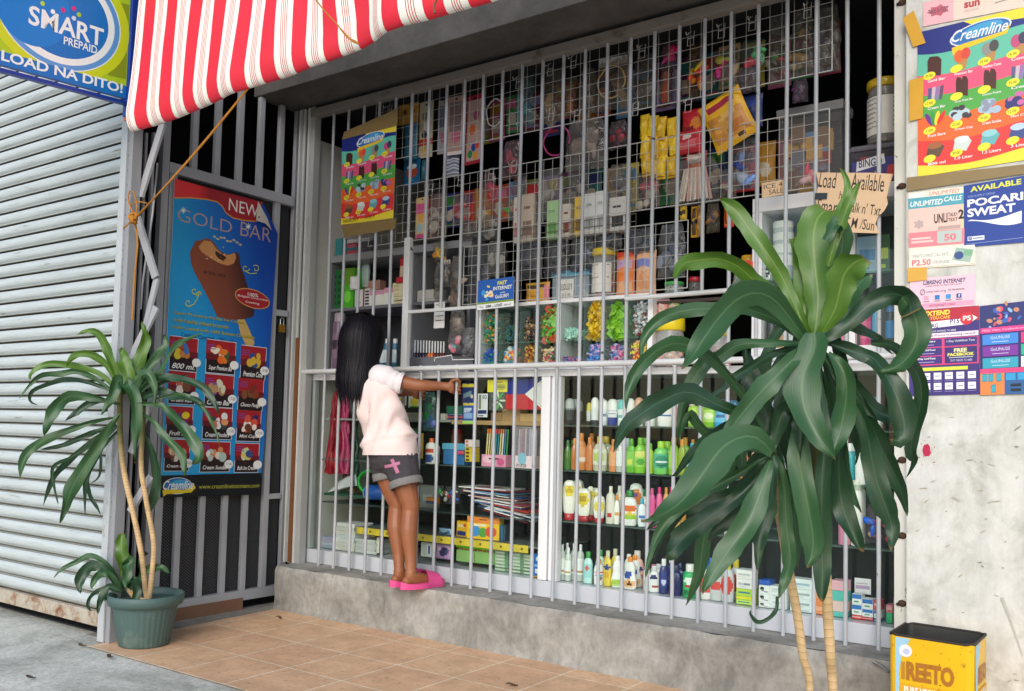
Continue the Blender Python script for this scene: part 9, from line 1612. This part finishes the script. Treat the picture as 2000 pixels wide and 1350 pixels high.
# ================================================================ white cosmetics cabinet on the right
KX0, KX1, KY0, KY1 = aty(1468, 600, 3.72).x, -.815, 3.72, 4.05; KZ1 = aty(1480, 388, 3.72).z; KZ0 = ZC
ck = thing('cosmetics_cabinet', 'white-framed glass cabinet of jars and bottles behind the big plant', 'cabinet', ((KX0+KX1)/2, 3.85, KZ0))
m = MB(); m.box(KX0, KX0+.042, KY0, KY1, KZ0+.075, KZ1-.06, WHITE, .002); part('post', m, ck); m = MB(); m.box(KX1-.03, KX1, KY0, KY1, KZ0+.075, KZ1-.06, WHITE, .002); part('post', m, ck)
m = MB(); xm_ = aty(1664, 600, 3.72).x; m.box(xm_-.012, xm_+.012, KY0, KY0+.03, KZ0+.075, KZ1-.06, WHITE, .002); part('post', m, ck)
m = MB(); m.box(KX0, KX1, KY0-.002, KY1, KZ1-.0595, KZ1, WHITE, .003); part('top_panel', m, ck); m = MB(); m.box(KX0, KX1, KY0-.003, KY1, KZ0, KZ0+.0745, WHITE, .003); part('base', m, ck)
ks = [aty(1560, 543, 3.78).z, aty(1560, 490, 3.78).z]; 
for z in ks[:1]: m = MB(); m.box(KX0+.043, KX1-.031, KY0+.012, KY1-.01, z-.008, z-.0005, SHG); part('shelf', m, ck)
m = MB(); m.box(KX0+.043, KX1-.031, KY0+.004, KY0+.007, KZ0+.076, KZ1-.061, GLS); part('glass', m, ck)
m = MB(); m.box(KX0, KX1, KY1, KY1+.006, KZ0, KZ1-.001, M('#4a565a', .5, .1, 4)); part('back_panel', m, ck)
gk = 'goods in the white cosmetics cabinet'
for i in range(4): setthing('cream_jar', 'jar', f"white-lidded cream jar, {ORD[i]} from the bottom of the jar column", 1508, 520-22*i-20, 1552, 520-22*i, lambda w, h: (lambda: [('jar', MB().lathe([(w*.4, 0), (w*.42, h*.04), (w*.42, h*.55)], PL('#b9c4c6'), 24), None), ('lid', MB().lathe([(w*.44, h*.55), (w*.44, h*.95), (w*.4, h*.99), (0, h*.99)], PL('#e4e6e4'), 24), None)]), 3.80, ks[0]+.0605*i, gk)
for i in range(6): setthing('flat_box', 'box', f"thin {'black' if i % 2 else 'white'} box, {ORD[i]} from the bottom in the left corner", 1488, 538-8*i-7, 1504, 538-8*i, CT('#25262a' if i % 2 else '#dfe1e2', [('r', .2, .3, .8, .6, '#d0d2d2' if i % 2 else '#55565a')], .08), 3.77, ks[0]+.0215*i, gk)
for i, (u0, v0, u1, c, a, lab) in enumerate(((1553, 470, 1580, '#7f9fd0', '#c9d6ea', 'blue tissue pack behind the top leaf'), (1584, 478, 1606, '#d9dde0', '#9fb4c4', 'white pack behind the top leaf'), (1632, 455, 1650, '#8fb4d4', '#d6e4ee', 'tall pale blue box right of the torn sign'), (1650, 462, 1661, '#2f4f8a', '#8fa4c8', 'narrow navy box right of the torn sign'), (1672, 462, 1716, '#a8c8e0', '#5f9ad0', 'wide light blue box near the right post'), (1718, 458, 1738, '#3f6a4a', '#b9cf4a', 'green and yellow box at the right post'))): setthing('boxed_goods', 'box', lab, u0, v0, u1, 540, CT(c, [('r', .15, .35, .85, .65, a), ('r', .1, .1, .6, .2, a)], .06), 3.79, ks[0], gk, .1)
for i, (u0, u1, v0, k, b, c, l, lab) in enumerate(((1488, 1500, 612, 'slim', '#2b2c34', '#55565e', None, 'dark bottle at the left of the bottom row'), (1501, 1514, 610, 'slim', '#3a3a46', '#7a7a84', None, 'charcoal bottle second in the bottom row'), (1520, 1533, 618, 'slim', '#b8865a', '#d9b48a', None, 'tan tube left of the top leaves'), (1540, 1556, 612, 'flat', '#c9ccd0', W_, None, 'grey bottle between the leaves'), (1608, 1622, 618, 'curvy', '#7a4aa0', '#e0b02f', '#e8d0dc', 'violet bottle with yellow cap'), (1622, 1641, 604, 'flat', '#e07a98', '#e9a4b8', '#e890aa', 'tall pink bottle right of the leaves'), (1642, 1656, 608, 'flat', '#dc6f90', '#e9a4b8', None, 'second pink bottle right of the leaves'), (1680, 1702, 600, 'slim', '#d84f86', '#d84f86', '#e06a98', 'magenta bottle near the right post'), (1703, 1718, 598, 'slim', '#4fa0d0', '#6fb8dc', None, 'sky blue bottle near the right post'), (1730, 1748, 598, 'slim', '#2a3a4a', '#2f7fc0', '#2f8fd0', 'dark bottle with blue cap by the right post'))): setthing('cosmetic_bottle', 'bottle', lab, u0, v0, u1, 660, lambda w, h: bottle(k, h, w, b, c, l), 3.77, KZ0+.0748, gk)
# on top of the cabinet
gq = 'tubs stored on top of the cosmetics cabinet'; ZQ = KZ1+.0006
def cbox(w, h, tint, cols, lid=None, art=None, seed=1):
    def fn():
        b = MB(); b.box(-w/2, w/2, 0, .14, 0, h*.9, CL(tint, .86, .1), .008); l = MB(); l.box(-w*.52, w*.52, -.006, .146, h*.9, h, CL(lid or tint, .6, .1), .004); c = MB(); rr = random.Random(seed)
        for i in range(20): x = rr.uniform(-.36, .36)*w; z = rr.uniform(.03, .62)*h; s = rr.uniform(.08, .13)*w; c.box(x-s, x+s, .012+.005*i, .015+.005*i, z, z+rr.uniform(.12, .24)*h, I(rr.choice(cols)))
        out = [('tub', b, None), ('lid', l, None), ('contents', c, None)]
        if art: q = MB(); cv = Canvas(q, [V((-w*.46, -.002, .005)), V((w*.46, -.002, .005)), V((w*.46, -.002, h*.85)), V((-w*.46, -.002, h*.85))], 1, 1); draw(cv, art); out.append(('print', q, None))
        return out
    return fn
setthing('storage_box', 'tub', 'large clear storage box of small toy packets at upper right', 1512, 205, 1652, 338, lambda w, h: cbox(w*.9, h, '#c4c6c8', ['#c9b28a', '#d9cfc0', '#a8322f', '#8a6a4a', '#d9a84a', '#7a7c86'], None, None, 3), 3.80, ZQ, gq)
setthing('sweet_pack', 'pack', 'pink and white sweet bag in front of the storage box', 1552, 288, 1620, 340, BG_('#ecdfe2', ['#e0a4ac', '#e8d4d4', '#cf7a84'], 81, .7), 3.72, None, gq)
objs = COL.objects[-1]
for o in COL.objects:
    if o.get('label') == 'pink and white sweet bag in front of the storage box': o.location.z = ZQ+.135
setthing('printed_tub', 'tub', 'violet-printed clear tub under the yellow-lidded list jar', 1660, 284, 1756, 348, lambda w, h: cbox(w, h, '#b4b0bc', ['#3a3a78', '#c4302f', '#d9d4dc', '#5a4a8a'], '#9a98a4', [('p', [(.0, .1), (1, .1), (1, .8), (0, .75)], '#35357a'), ('p', [(.1, .45), (.75, .6), (.72, .9), (.12, .75)], '#dcdce4'), ('t', 'BINGO', .16, .56, .68, .8, '#1f2038'), ('t', 'combi', .1, .12, .66, .4, '#d9b04a'), ('e', .88, .35, .1, .2, '#c4302f')], 5), 3.76, ZQ, gq)
zj = aty(1708, 282, 3.80).z
setthing('list_jar', 'jar', 'white-labelled jar with yellow lid and handwritten list', 1688, 160, 1772, 281, lambda w, h: jarfn(w*.42, h, '#d9b52a', ['#5a4a34', '#7a6a4a'], .13, 7, 12, '#e6e4dc'), 3.84, zj, gq)
m = MB(); m.box(-1.03, -.82, 3.79, 3.99, zj-.012, zj-.001, M('#5a5a5e', .6, .1, 5)); solo('jar_stand', m, 'thin grey board under the list jar at the right jamb', 'board', (-.93, 3.85, zj-.012))

for i, (u, v, lab, c) in enumerate(((545, 1208, 'curled dry brown leaf on the tiles near the curb corner', '#6a4a2a'), (214, 1284, 'dark shrivelled leaf on the tile edge in front of the green pot', '#4a3a28'), (160, 1262, 'small dark leaf scrap on the pavement left of the pot', '#5a4a36'), (60, 1325, 'blackish leaf bits on the pavement at lower left', '#4a4438'), (1000, 1340, 'tiny brown leaf scrap on the front tiles', '#5a4026'))):
    p = atz(u, v, .003); m = MB(); m.grid(lambda a, b: p+V(((b-.5)*.055, (a-.5)*.02*math.sin(PI*b)+.006*math.sin(b*5+i), .004+.008*abs(a-.5)+.003*math.sin(b*7))), 4, 10, M(c, .9, .3, 50)); solo('dry_leaf', m, lab, 'leaf', p)
